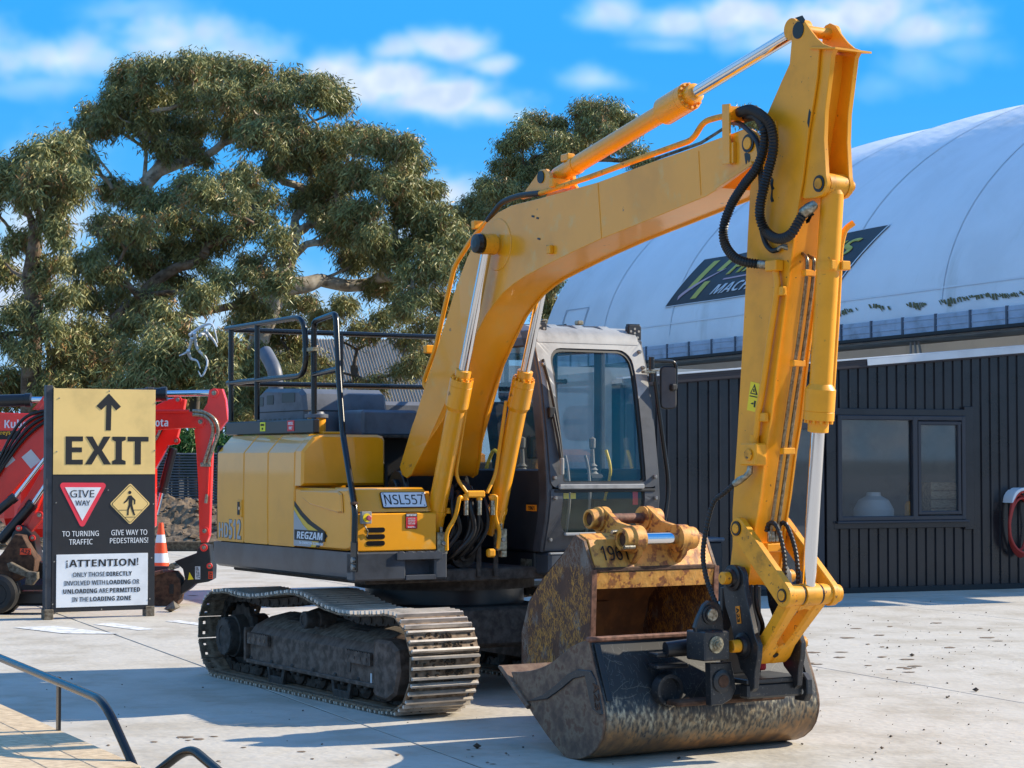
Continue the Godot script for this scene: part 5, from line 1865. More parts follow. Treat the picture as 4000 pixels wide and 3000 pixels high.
func boom() -> void:
	var bm := pivot(dig, "boom")
	var all := boom_poly(BOOM_TOP + BOOM_TIP + BOOM_LOW)
	var p: PackedVector2Array = all[0]
	var h: PackedFloat32Array = all[1]
	for s in [1.0, -1.0]:
		var lo := PackedFloat32Array()
		var hi := PackedFloat32Array()
		for v in h:
			lo.append(R0 + (v - 0.018 if s > 0 else -v))
			hi.append(R0 + (v if s > 0 else -v + 0.018))
		var g := G.new()
		g.prism_z(p, lo, hi, 0.003)
		part(bm, "side_plate", g, M.yellow_paint)
	# the box between the plates, set in from their edges
	var core := boom_poly(BOOM_TOP + BOOM_LOW)
	var inn := G.inset(core[0], 0.014) if G.area(core[0]) > 0 else PackedVector2Array()
	if inn.is_empty():
		var rv: PackedVector2Array = core[0].duplicate()
		rv.reverse()
		inn = G.inset(rv, 0.014)
		core[1].reverse()
	var hw := PackedFloat32Array()
	for v in core[1]: hw.append(v - 0.010)
	var g := G.new()
	g.prism(inn, R0, R0, 0.0, Transform3D(), hw)
	part(bm, "box_section", g, M.yellow_paint)
	# doubling plate and stiffener near the tip, weld seams
	g = G.new()
	g.prism(outline([2800, 740, 2945, 642, 2938, 630, 2795, 728], R0 + 0.175), R0 + 0.168, R0 + 0.186, 0.002)
	part(bm, "stiffener", g, M.yellow_paint)
	for w in [[2335, 716, 2349, 930], [2728, 590, 2737, 762], [1732, 1330, 1800, 1400], [1665, 1505, 1760, 1560]]:
		g = G.new()
		g.tube([onr(w[0], w[1], R0 + 0.171), onr(w[2], w[3], R0 + 0.171)], 0.004, 6)
		part(bm, "weld", g, M.yellow_paint)
	# scrapes and small lugs on the side plate
	for w in [[2082, 845, 0.035], [2100, 852, 0.03], [2105, 933, 0.035], [2138, 962, 0.02]]:
		g = G.new()
		var c := onr(w[0], w[1], R0 + 0.1715)
		g.box(Vector3.ZERO, Vector3(w[2], 0.012, 0.002), 0.0, Transform3D(Basis(Vector3(0, 0, 1), -0.2), c))
		part(bm, "scrape", g, M.grease)
	bx(bm, "lug", M.yellow_tube, onr(2148, 975, R0 + 0.185), Vector3(0.045, 0.055, 0.03), 0.004)
	# pin at the tip
	var tp := onr(2924, 560, R0 + 0.172)
	g = G.new()
	g.cyl(tp, tp + Vector3(0, 0, 0.008), 0.052, 24)
	var pc := part(bm, "pin_seal", g, M.grease)
	g = G.new()
	g.cyl(tp + Vector3(0, 0, 0.004), tp + Vector3(0, 0, 0.014), 0.036, 24, 0.003)
	part(bm, "pin", g, M.yellow_tube)
	smear(bm, [2908, 600, 2916, 596, 2930, 602, 2932, 618, 2926, 640, 2921, 622, 2915, 648, 2911, 624], R0 + 0.17)
	# cross tube for the lift cylinders
	var lp := lift_pin()
	g = G.new()
	g.lathe(Vector3(lp.x, lp.y, R0 - 0.335), Vector3(0, 0, 1), [Vector2(0, 0), Vector2(0, 0.055), Vector2(0.15, 0.055), Vector2(0.155, 0.065), Vector2(0.515, 0.065), Vector2(0.52, 0.055), Vector2(0.60, 0.055), Vector2(0.60, 0)], 24)
	part(bm, "lift_pin_tube", g, M.yellow_paint)
	g = G.new()
	g.lathe(Vector3(lp.x, lp.y, R0 + 0.19), Vector3(0, 0, 1), [Vector2(0, 0), Vector2(0, 0.058), Vector2(0.012, 0.066), Vector2(0.024, 0.058), Vector2(0.024, 0)], 20)
	part(bm, "grease_ring", g, M.grease)
	g = G.new()
	g.prism(circle(onr2(1881, 952, R0 + 0.30), 0.18, 0, TAU, 28), R0 + 0.165, R0 + 0.176, 0.006)
	part(bm, "boss_plate", g, M.yellow_paint)
	# lift cylinders
	for s in [1.0, -1.0]:
		var cy := pivot(dig, "lift_cylinder")
		var z: float = R0 + 0.25 * s
		var a := onr(1684, 2092, z) if s > 0 else onr(1928, 2085, z)
		var b := Vector3(lp.x, lp.y, z)
		a = Vector3(lerpf(onr(1684, 2092, R0 + 0.25).x, onr(1928, 2085, R0 - 0.25).x, 0.5), a.y, z)
		cylinder(cy, a, b, 1.18, 0.066, 0.082, 0.036, 0.20, M.yellow_paint)
		g = G.new()
		g.lathe(b + Vector3(0, 0, -0.05), Vector3(0, 0, 1), [Vector2(0, 0), Vector2(0, 0.072), Vector2(0.1, 0.072), Vector2(0.1, 0)], 22)
		part(cy, "rod_eye", g, M.yellow_worn)
		g = G.new()
		var zz: float = b.z + 0.05 * s
		g.lathe(Vector3(b.x, b.y, zz), Vector3(0, 0, s), [Vector2(0, 0), Vector2(0, 0.066), Vector2(0.02, 0.07), Vector2(0.05, 0.064), Vector2(0.056, 0.03), Vector2(0.056, 0)], 20)
		part(cy, "pin_cap", g, M.grease)
		# clamp band, steel pipe and hose block at the foot
		var d := (b - a).normalized()
		g = G.new()
		g.lathe(a + d * 0.17, d, [Vector2(0, 0.06), Vector2(0, 0.072), Vector2(0.035, 0.072), Vector2(0.035, 0.06)], 24)
		g.box(a + d * 0.19 + Vector3(0.03, 0, -0.08 * s), Vector3(0.03, 0.04, 0.05), 0.004)
		part(cy, "clamp", g, M.yellow_paint)
		g = G.new()
		g.tube(bent([a + d * 1.02 + Vector3(-0.03, 0, -0.09 * s), a + d * 0.45 + Vector3(0.02, 0, -0.085 * s), a + d * 0.30 + Vector3(0.10, 0.02, -0.17 * s)], 0.08), 0.013, 10)
		part(cy, "pipe", g, M.yellow_tube)
		g = G.new()
		g.tube(bent([a + d * 0.25 + Vector3(0.10, 0.03, -0.14 * s), a + d * 0.28 + Vector3(0.12, 0.02, -0.10 * s), a + d * 0.14 + Vector3(0.13, 0, -0.09 * s), a + d * 0.04 + Vector3(0.14, -0.01, -0.03 * s), a + Vector3(0.14, -0.10, -0.04 * s)], 0.05), 0.015, 10)
		part(cy, "pipe", g, M.yellow_tube)
		var blk := onf(1723, 2122, 0.92) if s > 0 else onf(1956, 2108, 0.92)
		bx(cy, "hose_block", M.alloy, blk, Vector3(0.05, 0.155, 0.082), 0.006)
		bx(cy, "hose_block", M.alloy, blk + Vector3(-0.01, -0.10, 0.02 * s), Vector3(0.05, 0.05, 0.05), 0.005)
		g = G.new()
		g.cyl(blk + Vector3(0.02, 0, -0.005), blk + Vector3(0.036, 0, -0.005), 0.016, 12, 0.003)
		part(cy, "screw", g, M.bolt)
		g = G.new()
		g.cyl(blk + Vector3(0, 0.075, 0), blk + Vector3(0, 0.115, 0), 0.014, 8)
		part(cy, "nipple", g, M.zinc)
	# arm cylinder along the top of the boom
	var ac := pivot(dig, "arm_cylinder")
	var a := onr(2166, 696, R0)
	var b := onr(3119, 118, R0)
	cylinder(ac, a, b, a.distance_to(onr(2696, 402, R0)), 0.058, 0.088, 0.037, 0.26, M.yellow_paint)
	g = G.new()
	g.lathe(b + Vector3(0, 0, -0.055), Vector3(0, 0, 1), [Vector2(0, 0), Vector2(0, 0.062), Vector2(0.11, 0.062), Vector2(0.11, 0)], 22)
	part(ac, "rod_eye", g, M.yellow_worn)
	g = G.new()
	g.lathe(a + (b - a).normalized() * 0.26, b - a, [Vector2(0, 0.05), Vector2(0, 0.063), Vector2(0.03, 0.063), Vector2(0.03, 0.05)], 24)
	g.box(a + (b - a).normalized() * 0.2 + Vector3(0, 0.07, 0.02), Vector3(0.09, 0.05, 0.06), 0.006)
	part(ac, "band", g, M.yellow_paint)
	g = G.new()
	for s in [0.075, -0.105]:
		g.prism(outline([2085, 782, 2105, 745, 2138, 700, 2160, 668, 2182, 664, 2198, 682, 2205, 720, 2225, 745], R0), R0 + s, R0 + s + 0.03, 0.004)
	part(bm, "cylinder_lug", g, M.yellow_paint)
	g = G.new()
	g.cyl(a + Vector3(0, 0, 0.10), a + Vector3(0, 0, 0.112), 0.042, 20)
	part(ac, "foot_pin", g, M.grease)
	# pipes up the back and along the top
	for k in 2:
		var z: float = R0 + (0.11 if k == 0 else 0.0)
		g = G.new()
		g.tube(bent([onr(1676, 1528, z), onr(1652, 1500, z), onr(1672, 1440, z), onr(1698, 1372, z), onr(1735, 1210, z), onr(1775, 1040, z), onr(1845, 930, z), onr(1905, 862, z)], 0.06), 0.017, 10)
		part(bm, "pipe", g, M.yellow_tube)
		g = G.new()
		g.tube(curve([onr(1905, 862, z), onr(1932, 826, z), onr(1965, 790, z), onr(2030, 765, z), onr(2110, 755, z)]), 0.02, 10)
		part(bm, "hose", g, M.hose)
		g = G.new()
		g.tube(bent([onr(2110, 755, z), onr(2190, 729, z), onr(2303, 692, z), onr(2507, 617, z), onr(2706, 546, z), onr(2748, 476, z), onr(2790, 462, z), onr(2885, 442, z)], 0.06), 0.018, 10)
		part(bm, "pipe", g, M.yellow_worn if k == 0 else M.yellow_tube)
	for q in [[1692, 1365], [2186, 716], [1880, 880]]:
		bx(bm, "pipe_clamp", M.yellow_tube, onr(q[0], q[1], R0 + 0.08), Vector3(0.05, 0.06, 0.14), 0.006)
	# hose stand at the tip
	g = G.new()
	g.prism(outline([2822, 408, 2850, 405, 2852, 640, 2824, 642], R0 + 0.20), R0 + 0.19, R0 + 0.205, 0.002)
	g.prism(outline([2850, 415, 2868, 415, 2868, 470, 2850, 475], R0 + 0.14), R0 + 0.05, R0 + 0.19, 0.002)
	g.prism(outline([2850, 560, 2866, 555, 2866, 636, 2850, 638], R0 + 0.19), R0 + 0.17, R0 + 0.195, 0.002)
	part(bm, "hose_stand", g, M.yellow_paint)

# ---- arm, bucket cylinder and linkage
func arm() -> void:
	var ar := pivot(dig, "arm")
	var rz := 0.115
	var po := [3096, 100, 3104, 84, 3122, 74, 3143, 84, 3165, 118, 3190, 150, 3215, 172, 3255, 186, 3200, 192, 3191, 303, 3175, 410, 3159, 502, 3146, 610, 3134, 705, 3118, 800, 3101, 924, 3084, 1051, 3067, 1177, 3049, 1308, 3028, 1469, 3011, 1637, 2990, 1764, 2969, 1933, 2948, 2069, 2936, 2190, 2924, 2262, 2910, 2298, 2885, 2302, 2862, 2290, 2850, 2262, 2852, 2210, 2861, 2131, 2861, 1992, 2880, 1700, 2895, 1427, 2900, 1342, 2911, 1135, 2919, 945, 2930, 728, 2950, 640, 2975, 540, 2996, 448, 3053, 317, 3084, 249, 3092, 158]
	var p := outline(po, R0 + rz)
	for s in [1.0, -1.0]:
		var g := G.new()
		if s > 0: g.prism(p, R0 + rz - 0.014, R0 + rz, 0.002)
		else: g.prism(p, R0 - rz, R0 - rz + 0.014, 0.002)
		part(ar, "side_plate", g, M.yellow_chipped)
	var core := [3200, 195, 3191, 303, 3175, 410, 3159, 502, 3146, 610, 3134, 705, 3118, 800, 3101, 924, 3084, 1051, 3067, 1177, 3049, 1308, 3028, 1469, 3011, 1637, 2990, 1764, 2969, 1933, 2948, 2069, 2936, 2190, 2924, 2262, 2905, 2296, 2868, 2288, 2856, 2262, 2861, 2131, 2861, 1992, 2880, 1700, 2895, 1427, 2900, 1342, 2911, 1135, 2919, 945, 2930, 728, 2950, 640, 2975, 540, 2996, 448, 3053, 317, 3084, 249, 3095, 195]
	var c := outline(core, R0 + rz)
	if G.area(c) < 0: c.reverse()
	var g := G.new()
	g.prism(G.inset(c, 0.012), R0 - rz + 0.008, R0 + rz - 0.008)
	part(ar, "box_section", g, M.yellow_chipped)
	# doubler round the boom pin, seen as a raised ring on the side
	g = G.new()
	g.prism(outline([3034, 470, 3040, 540, 3036, 600, 3012, 660, 3000, 640, 3018, 560, 3016, 480], R0 + rz), R0 + rz - 0.002, R0 + rz + 0.008, 0.002)
	part(ar, "doubler", g, M.yellow_chipped)
	# ears for the bucket cylinder, standing forward of the box
	for s in [1.0, -1.0]:
		g = G.new()
		var z: float = R0 + 0.082 * s
		var zl: float = R0 + 0.097
		g.prism(outline([3185, 186, 3263, 186, 3249, 215, 3236, 321, 3222, 434, 3218, 547, 3225, 683, 3231, 715, 3224, 745, 3208, 764, 3180, 774, 3140, 776, 3120, 760, 3140, 600, 3165, 400], zl), z - 0.015, z + 0.015, 0.003)
		part(ar, "ear", g, M.yellow_chipped)
	g = G.new()
	g.prism(outline([3170, 184, 3270, 184, 3270, 192, 3170, 192], R0 + rz), R0 - 0.13, R0 + 0.13, 0.002)
	part(ar, "cap_plate", g, M.yellow_chipped)
	# top pin
	var tp := onr(3119, 118, R0 + rz)
	g = G.new()
	g.cyl(Vector3(tp.x, tp.y, R0 - 0.15), Vector3(tp.x, tp.y, R0 + 0.118), 0.032, 20)
	part(ar, "pin", g, M.yellow_worn)
	g = G.new()
	g.cyl(tp, tp + Vector3(0, 0, 0.004), 0.048, 20)
	part(ar, "pin_seal", g, M.grease)
	g = G.new()
	g.cyl(Vector3(tp.x, tp.y, R0 - 0.155), Vector3(tp.x, tp.y, R0 - rz), 0.055, 20, 0.01)
	part(ar, "pin_boss", g, M.yellow_worn)
	# bucket cylinder
	var bc := pivot(dig, "bucket_cylinder")
	var a := onr(3254, 722, R0)
	var b := onr(3156, 2322, R0)
	cylinder(bc, a, b, a.distance_to(onr(3190, 1640, R0)), 0.063, 0.085, 0.039, 0.17, M.yellow_chipped)
	g = G.new()
	g.lathe(a + Vector3(0, 0, -0.062), Vector3(0, 0, 1), [Vector2(0, 0), Vector2(0, 0.062), Vector2(0.124, 0.062), Vector2(0.124, 0)], 22)
	part(bc, "foot_eye", g, M.yellow_worn)
	g = G.new()
	g.cyl(Vector3(a.x, a.y, R0 + 0.097), Vector3(a.x, a.y, R0 + 0.103), 0.046, 20)
	part(bc, "pin_seal", g, M.grease)
	g = G.new()
	g.cyl(Vector3(a.x, a.y, R0 - 0.135), Vector3(a.x, a.y, R0 + 0.108), 0.03, 20)
	part(bc, "foot_pin", g, M.yellow_worn)
	var d := (b - a).normalized()
	g = G.new()
	g.lathe(a + d * 0.42, d, [Vector2(0, 0.055), Vector2(0, 0.069), Vector2(0.05, 0.069), Vector2(0.05, 0.055)], 24)
	g.box(a + d * 0.445 + Vector3(0.05, 0, -0.07), Vector3(0.05, 0.05, 0.06), 0.005)
	g.box(a + d * 0.445 + Vector3(0.06, 0, 0.02), Vector3(0.03, 0.05, 0.03), 0.004)
	part(bc, "band", g, M.yellow_tube)
	g = G.new()
	g.tube(bent([onf(3335, 870, 4.75), onf(3300, 895, 4.72), onf(3283, 960, 4.68), onf(3268, 1250, 4.60), onf(3245, 1600, 4.55)], 0.08), 0.018, 10)
	part(bc, "pipe", g, M.yellow_tube)
	# links: two flat bars to the pin tube, then the forked casting to the hitch
	var lk := pivot(dig, "bucket_linkage")
	var la := Vector2(onr(2883, 2064, R0 + 0.17).x, onr(2883, 2064, R0 + 0.17).y)
	var lb := Vector2(b.x, b.y)
	for s in [1.0, -1.0]:
		g = G.new()
		var dv := (lb - la).normalized()
		var nv := Vector2(-dv.y, dv.x)
		var o := PackedVector2Array()
		var ang := dv.angle()
		o.append_array(circle(la, 0.062, ang + PI / 2, ang + PI * 1.5, 10))
		o.append_array(circle(lb, 0.068, ang - PI / 2, ang + PI / 2, 10))
		var z: float = R0 + 0.158 * s
		g.prism(o, z - 0.022, z + 0.022, 0.004)
		part(lk, "link_bar", g, M.yellow_worn)
		g = G.new()
		g.cyl(Vector3(la.x, la.y, z), Vector3(la.x, la.y, z + 0.03 * s), 0.042, 20)
		part(lk, "pin_seal", g, M.grease)
		g = G.new()
		g.cyl(Vector3(la.x, la.y, z), Vector3(la.x, la.y, z + 0.036 * s), 0.028, 18, 0.003)
		part(lk, "pin", g, M.yellow_worn)
	g = G.new()
	g.lathe(Vector3(lb.x, lb.y, R0 - 0.215), Vector3(0, 0, 1), [Vector2(0, 0), Vector2(0, 0.05), Vector2(0.05, 0.05), Vector2(0.055, 0.058), Vector2(0.14, 0.058), Vector2(0.143, 0.05), Vector2(0.155, 0.05), Vector2(0.158, 0.062), Vector2(0.262, 0.062), Vector2(0.265, 0.05), Vector2(0.277, 0.05), Vector2(0.28, 0.058), Vector2(0.352, 0.058), Vector2(0.352, 0)], 26)
	part(lk, "pin_tube", g, M.yellow_worn)
	for z in [-0.068, 0.062, -0.165]:
		g = G.new()
		g.lathe(Vector3(lb.x, lb.y, R0 + z - 0.007), Vector3(0, 0, 1), [Vector2(0, 0.04), Vector2(0, 0.057), Vector2(0.014, 0.057), Vector2(0.014, 0.04)], 22)
		part(lk, "grease_ring", g, M.grease)
	g = G.new()
	g.cyl(Vector3(lb.x, lb.y, R0 + 0.178), Vector3(lb.x, lb.y, R0 + 0.186), 0.038, 18)
	part(lk, "pin_seal", g, M.grease)
	g = G.new()
	g.cyl(Vector3(lb.x, lb.y, R0 + 0.18), Vector3(lb.x, lb.y, R0 + 0.192), 0.028, 18, 0.003)
	part(lk, "pin", g, M.yellow_worn)
	# casting: seen from the front it is a fork with an open window
	var low := onr2(3010, 2545, R0)
	var top2 := lb
	var ax := (top2 - low).normalized()
	var ln := low.distance_to(top2)
	var bs := Basis(Vector3(0, 0, -1), Vector3(ax.x, ax.y, 0), Vector3(ax.y, -ax.x, 0))
	var tf := Transform3D(bs, Vector3(low.x, low.y, R0))
	for s in [1.0, -1.0]:
		g = G.new()
		g.prism(PackedVector2Array([Vector2(0.135 * s, ln - 0.02), Vector2(0.045 * s, ln - 0.03), Vector2(0.040 * s, 0.16), Vector2(0.03 * s, 0.10), Vector2(0.0, 0.075), Vector2(0.0, -0.065), Vector2(0.115 * s, -0.06), Vector2(0.13 * s, 0.0), Vector2(0.11 * s, 0.10), Vector2(0.115 * s, 0.22)]), -0.045, 0.045, 0.014, tf)
		part(lk, "fork_casting", g, M.yellow_worn)
	g = G.new()
	g.prism(PackedVector2Array([Vector2(-0.06, ln - 0.03), Vector2(0.06, ln - 0.03), Vector2(0.05, ln - 0.10), Vector2(0.0, ln - 0.085), Vector2(-0.05, ln - 0.10)]), -0.04, 0.04, 0.01, tf)
	part(lk, "fork_web", g, M.yellow_worn)
	g = G.new()
	g.lathe(tf * Vector3(0.0, 0.02, 0.045), tf.basis.z, [Vector2(0, 0), Vector2(0, 0.018), Vector2(0.003, 0.018), Vector2(0.003, 0)], 12)
	part(lk, "grease_port", g, M.grease)
	# pipes and fittings on the arm
	for k in 2:
		var z: float = R0 + (0.03 if k == 0 else -0.012)
		var dx := 0.0 if k == 0 else 26.0
		g = G.new()
		var pts := [onr(3088 + dx * 1.4, 978, z), onr(3122 + dx, 988 + dx * 0.6, z), onr(3146 + dx, 1010, z), onr(3140 + dx, 1100, z), onr(3114 + dx, 1300, z), onr(3070 + dx, 1595, z), onr(3028 + dx, 1890, z), onr(3000 + dx, 2085, z)]
		for i in pts.size():
			pts[i].x += 0.02
		g.tube(bent(pts, 0.05), 0.0105, 10)
		part(ar, "steel_pipe", g, M.steel_line)
	for q in [[3145, 1068], [3100, 1420], [3060, 1762]]:
		bx(ar, "pipe_clamp", M.yellow_tube, onr(q[0] + 8, q[1], R0 + 0.01) + Vector3(0.018, 0, 0), Vector3(0.04, 0.036, 0.085), 0.004)
	bx(ar, "pipe_end_block", M.yellow_tube, onr(3010, 2125, R0) + Vector3(0.0, -0.02, 0), Vector3(0.09, 0.05, 0.12), 0.006)
	for k in 4:
		g = G.new()
		var q := onr(2996 + k * 14, 2095, R0 + 0.04 - k * 0.028) + Vector3(0.02, 0, 0)
		g.cyl(q + Vector3(0, 0.03, 0), q - Vector3(0, 0.03, 0), 0.013, 8, 0.002)
		part(ar, "fitting", g, M.zinc)
	# fat side line: elbow block, pipe, valve
	var zs := R0 + rz + 0.03
	bx(ar, "elbow_block", M.yellow_tube, onr(3024, 1038, zs), Vector3(0.10, 0.062, 0.06), 0.006)
	g = G.new()
	g.tube(bent([onr(3028, 1050, zs), onr(3038, 1110, zs), onr(3032, 1160, zs), onr(3012, 1290, zs), onr(2975, 1545, zs), onr(2962, 1612, zs), onr(2955, 1690, zs), onr(2947, 1730, zs)], 0.06), 0.02, 12)
	part(ar, "side_pipe", g, M.yellow_chipped)
	for q in [[3036, 1138], [2966, 1630]]:
		bx(ar, "side_bracket", M.yellow_tube, onr(q[0] + 8, q[1], R0 + rz + 0.02), Vector3(0.10, 0.05, 0.03), 0.004)
	bx(ar, "valve", M.yellow_tube, onr(2942, 1775, R0 + rz + 0.04), Vector3(0.15, 0.125, 0.08), 0.008)
	g = G.new()
	var vc := onr(2925, 1776, R0 + rz + 0.082)
	g.cyl(vc, vc + Vector3(0, 0, 0.012), 0.034, 14, 0.004)
	part(ar, "valve_knob", g, M.yellow_worn)
	g = G.new()
	g.tube([onr(2945, 1700, zs), onr(2945, 1738, zs)], 0.030, 12)
	part(ar, "union", g, M.yellow_tube)
	smear(ar, [3014, 690, 3022, 702, 3020, 725, 3026, 738, 3019, 742, 3018, 768, 3024, 786, 3014, 790, 3010, 778, 3014, 742, 3009, 716, 3012, 702], R0 + rz)
	smear(ar, [3168, 822, 3182, 838, 3172, 846, 3162, 868, 3150, 874, 3148, 860, 3158, 850, 3154, 840], R0 + rz)
	smear(ar, [3162, 425, 3168, 440, 3164, 470, 3160, 500, 3154, 480, 3158, 450], R0 + rz)
	smear(ar, [3106, 70, 3135, 60, 3146, 78, 3138, 92, 3120, 80], R0 + rz)
	smear(ar, [2870, 2040, 2890, 2020, 2910, 2032, 2935, 2060, 2925, 2070, 2900, 2050], R0 + rz)
	# warning label
	var wl := pivot(dig, "warning_label")
	g = G.new()
	g.prism(outline([2934, 1490, 2969, 1499, 2953, 1610, 2919, 1602], R0 + rz), R0 + rz + 0.001, R0 + rz + 0.003)
	part(wl, "field", g, M.yellow_label)
	g = G.new()
	g.prism(outline([2950, 1500, 2961, 1544, 2932, 1537], R0 + rz), R0 + rz + 0.0025, R0 + rz + 0.0045)
	part(wl, "triangle", g, M.ink)
	g = G.new()
	g.prism(outline([2949, 1511, 2955, 1538, 2938, 1534], R0 + rz), R0 + rz + 0.004, R0 + rz + 0.0055)
	part(wl, "triangle_field", g, M.yellow_label)
	g = G.new()
	g.prism(outline([2931, 1544, 2960, 1550, 2959, 1554, 2930, 1548], R0 + rz), R0 + rz + 0.0025, R0 + rz + 0.0045)
	g.prism(outline([2948, 1565, 2955, 1567, 2951, 1592, 2946, 1590], R0 + rz), R0 + rz + 0.0025, R0 + rz + 0.0045)
	g.prism(outline([2935, 1575, 2945, 1572, 2945, 1580, 2935, 1578], R0 + rz), R0 + rz + 0.0025, R0 + rz + 0.0045)
	g.prism(outline([2946, 1520, 2950, 1518, 2951, 1532, 2945, 1531], R0 + rz), R0 + rz + 0.005, R0 + rz + 0.0065)
	part(wl, "pictogram", g, M.ink)

func smear(parent: Node, px: Array, r: float) -> void:
	var g := G.new()
	g.prism(outline(px, r), r + 0.0005, r + 0.002)
	part(parent, "grease_mark", g, M.grease)

func ribbed(parent: Node, n: String, pts: Array, r: float, pitch := 0.017) -> void:
	# corrugated guard over a hose
	var c := curve(pts, 14)
	var len := 0.0
	for i in c.size() - 1: len += c[i].distance_to(c[i + 1])
	var o := []
	var rad := []
	var steps := int(len / pitch) * 2
	var seg := 0
	var into := 0.0
	for k in steps + 1:
		var d := len * k / steps
		while seg < c.size() - 2 and into + c[seg].distance_to(c[seg + 1]) < d:
			into += c[seg].distance_to(c[seg + 1])
			seg += 1
		o.append(c[seg].lerp(c[seg + 1], (d - into) / maxf(c[seg].distance_to(c[seg + 1]), 1e-6)))
		rad.append(r if k % 2 == 0 else r * 0.78)
	var g := G.new()
	g.tube(o, rad, 12, true)
	part(parent, n, g, M.hose)

func hoses() -> void:
	var hs := pivot(dig, "arm_hoses")
	var z := R0 + 0.22
	ribbed(hs, "guarded_hose", [onr(2886, 440, R0 + 0.10), onr(2931, 428, R0 + 0.17), onr(2973, 450, z), onr(3008, 488, z), onr(3021, 547, z), onr(3017, 606, z), onr(3003, 660, z), onr(2985, 728, z), onr(2970, 798, z), onr(2970, 853, R0 + 0.20), onr(2991, 903, R0 + 0.18), onr(3025, 929, R0 + 0.18), onr(3059, 931, R0 + 0.18), onr(3092, 912, R0 + 0.18), onr(3118, 869, R0 + 0.16), onr(3140, 831, R0 + 0.13)], 0.030)
	ribbed(hs, "guarded_hose", [onr(2908, 460, R0 + 0.04), onr(2953, 453, R0 + 0.14), onr(2976, 484, z), onr(2987, 529, z), onr(2980, 592, z), onr(2953, 660, z), onr(2908, 719, z), onr(2866, 782, z), onr(2846, 825, z), onr(2831, 869, z), onr(2825, 912, z), onr(2836, 962, z), onr(2869, 1005, z), onr(2911, 1024, R0 + 0.20), onr(2960, 1031, R0 + 0.16)], 0.029)
	var g := G.new()
	g.tube(curve([onr(2860, 480, R0 + 0.06), onr(2900, 490, R0 + 0.15), onr(2960, 560, R0 + 0.19), onr(2972, 700, R0 + 0.18), onr(2972, 820, R0 + 0.16), onr(2975, 890, R0 + 0.15), onr(2990, 948, R0 + 0.14), onr(3015, 978, R0 + 0.14), onr(3040, 974, R0 + 0.13)]), 0.015, 10)
	part(hs, "hose", g, M.hose)
	for q in [[3140, 831, 3180, 800, 0.13, 0.034], [2960, 1031, 3004, 1036, 0.155, 0.026], [2886, 440, 2862, 446, 0.10, 0.028], [2908, 460, 2880, 466, 0.05, 0.026]]:
		g = G.new()
		g.tube([onr(q[0], q[1], R0 + q[4]), onr((q[0] * 0.4 + q[2] * 0.6), (q[1] * 0.4 + q[3] * 0.6), R0 + q[4]), onr(q[2], q[3], R0 + q[4] - 0.03)], [q[5], q[5], q[5] * 0.8], 12)
		part(hs, "ferrule", g, M.zinc)
	g = G.new()
	g.tube(curve([onr(3040, 974, R0 + 0.13), onr(3056, 962, R0 + 0.125), onr(3075, 968, R0 + 0.11), onr(3095, 980, R0 + 0.08)]), [0.014, 0.014, 0.013, 0.013, 0.012, 0.012, 0.012, 0.016, 0.016, 0.013, 0.018, 0.018, 0.013, 0.018, 0.018, 0.012, 0.012, 0.012, 0.012], 10)
	part(hs, "ferrule", g, M.zinc)
	# line to the tilting hitch
	g = G.new()
	g.tube([onr(2931, 1818, R0 + 0.15), onr(2928, 1845, R0 + 0.155), onr(2912, 1862, R0 + 0.165), onr(2890, 1876, R0 + 0.18), onr(2866, 1893, R0 + 0.2)], [0.016, 0.019, 0.017, 0.022, 0.018], 12)
	part(hs, "ferrule", g, M.zinc)
	ribbed(hs, "hitch_hose", [onr(2866, 1893, R0 + 0.2), onr(2825, 1928, R0 + 0.22), onr(2786, 1966, R0 + 0.24), onr(2758, 2069, R0 + 0.26), onr(2746, 2171, R0 + 0.27), onr(2760, 2260, R0 + 0.27), onr(2785, 2330, R0 + 0.27), onr(2812, 2390, R0 + 0.26), onr(2818, 2425, R0 + 0.26), onr(2800, 2446, R0 + 0.27), onr(2775, 2456, R0 + 0.29)], 0.016, 0.02)
	for k in 2:
		ribbed(hs, "link_hose", [onr(2994 + k * 46, 2075, R0 + 0.05 - 0.08 * k), onr(3004 + k * 46, 2045, R0 + 0.05 - 0.08 * k), onr(3030 + k * 42, 2050, R0 + 0.04 - 0.08 * k), onr(3052 + k * 44, 2110, R0 + 0.03 - 0.08 * k), onr(3064 + k * 48, 2180, R0 + 0.03 - 0.08 * k), onr(3066 + k * 52, 2270, R0 + 0.03 - 0.08 * k), onr(3060 + k * 50, 2330, R0 - 0.05 * k)], 0.0145, 0.022)
	# bundle between the lift cylinders
	var hb := pivot(dig, "bay_hoses")
	for k in 8:
		var t := k / 7.0
		var zc := lerpf(R0 + 0.15, R0 - 0.15, t) + rng.randf_range(-0.02, 0.02)
		g = G.new()
		var up := 1.50 - 0.06 * absf(t - 0.5) + rng.randf_range(-0.05, 0.05)
		var fx := rng.randf_range(-0.07, 0.02)
		var zd := zc + rng.randf_range(-0.07, 0.07)
		g.tube(curve([Vector3(0.45, 1.20, zc * 0.6 + 0.1), Vector3(0.70 + fx, up - 0.08, zc), Vector3(0.85 + fx, up, zc * 0.85 + 0.04), Vector3(0.96 + fx, up - 0.12, zd), Vector3(0.95 + fx, 1.20, zd + rng.randf_range(-0.04, 0.04)), Vector3(0.88 + fx, 1.04, zd + 0.08), Vector3(0.65, 0.96, zd + 0.12)], 7), rng.randf_range(0.014, 0.021), 10)
		part(hb, "hose", g, M.hose)
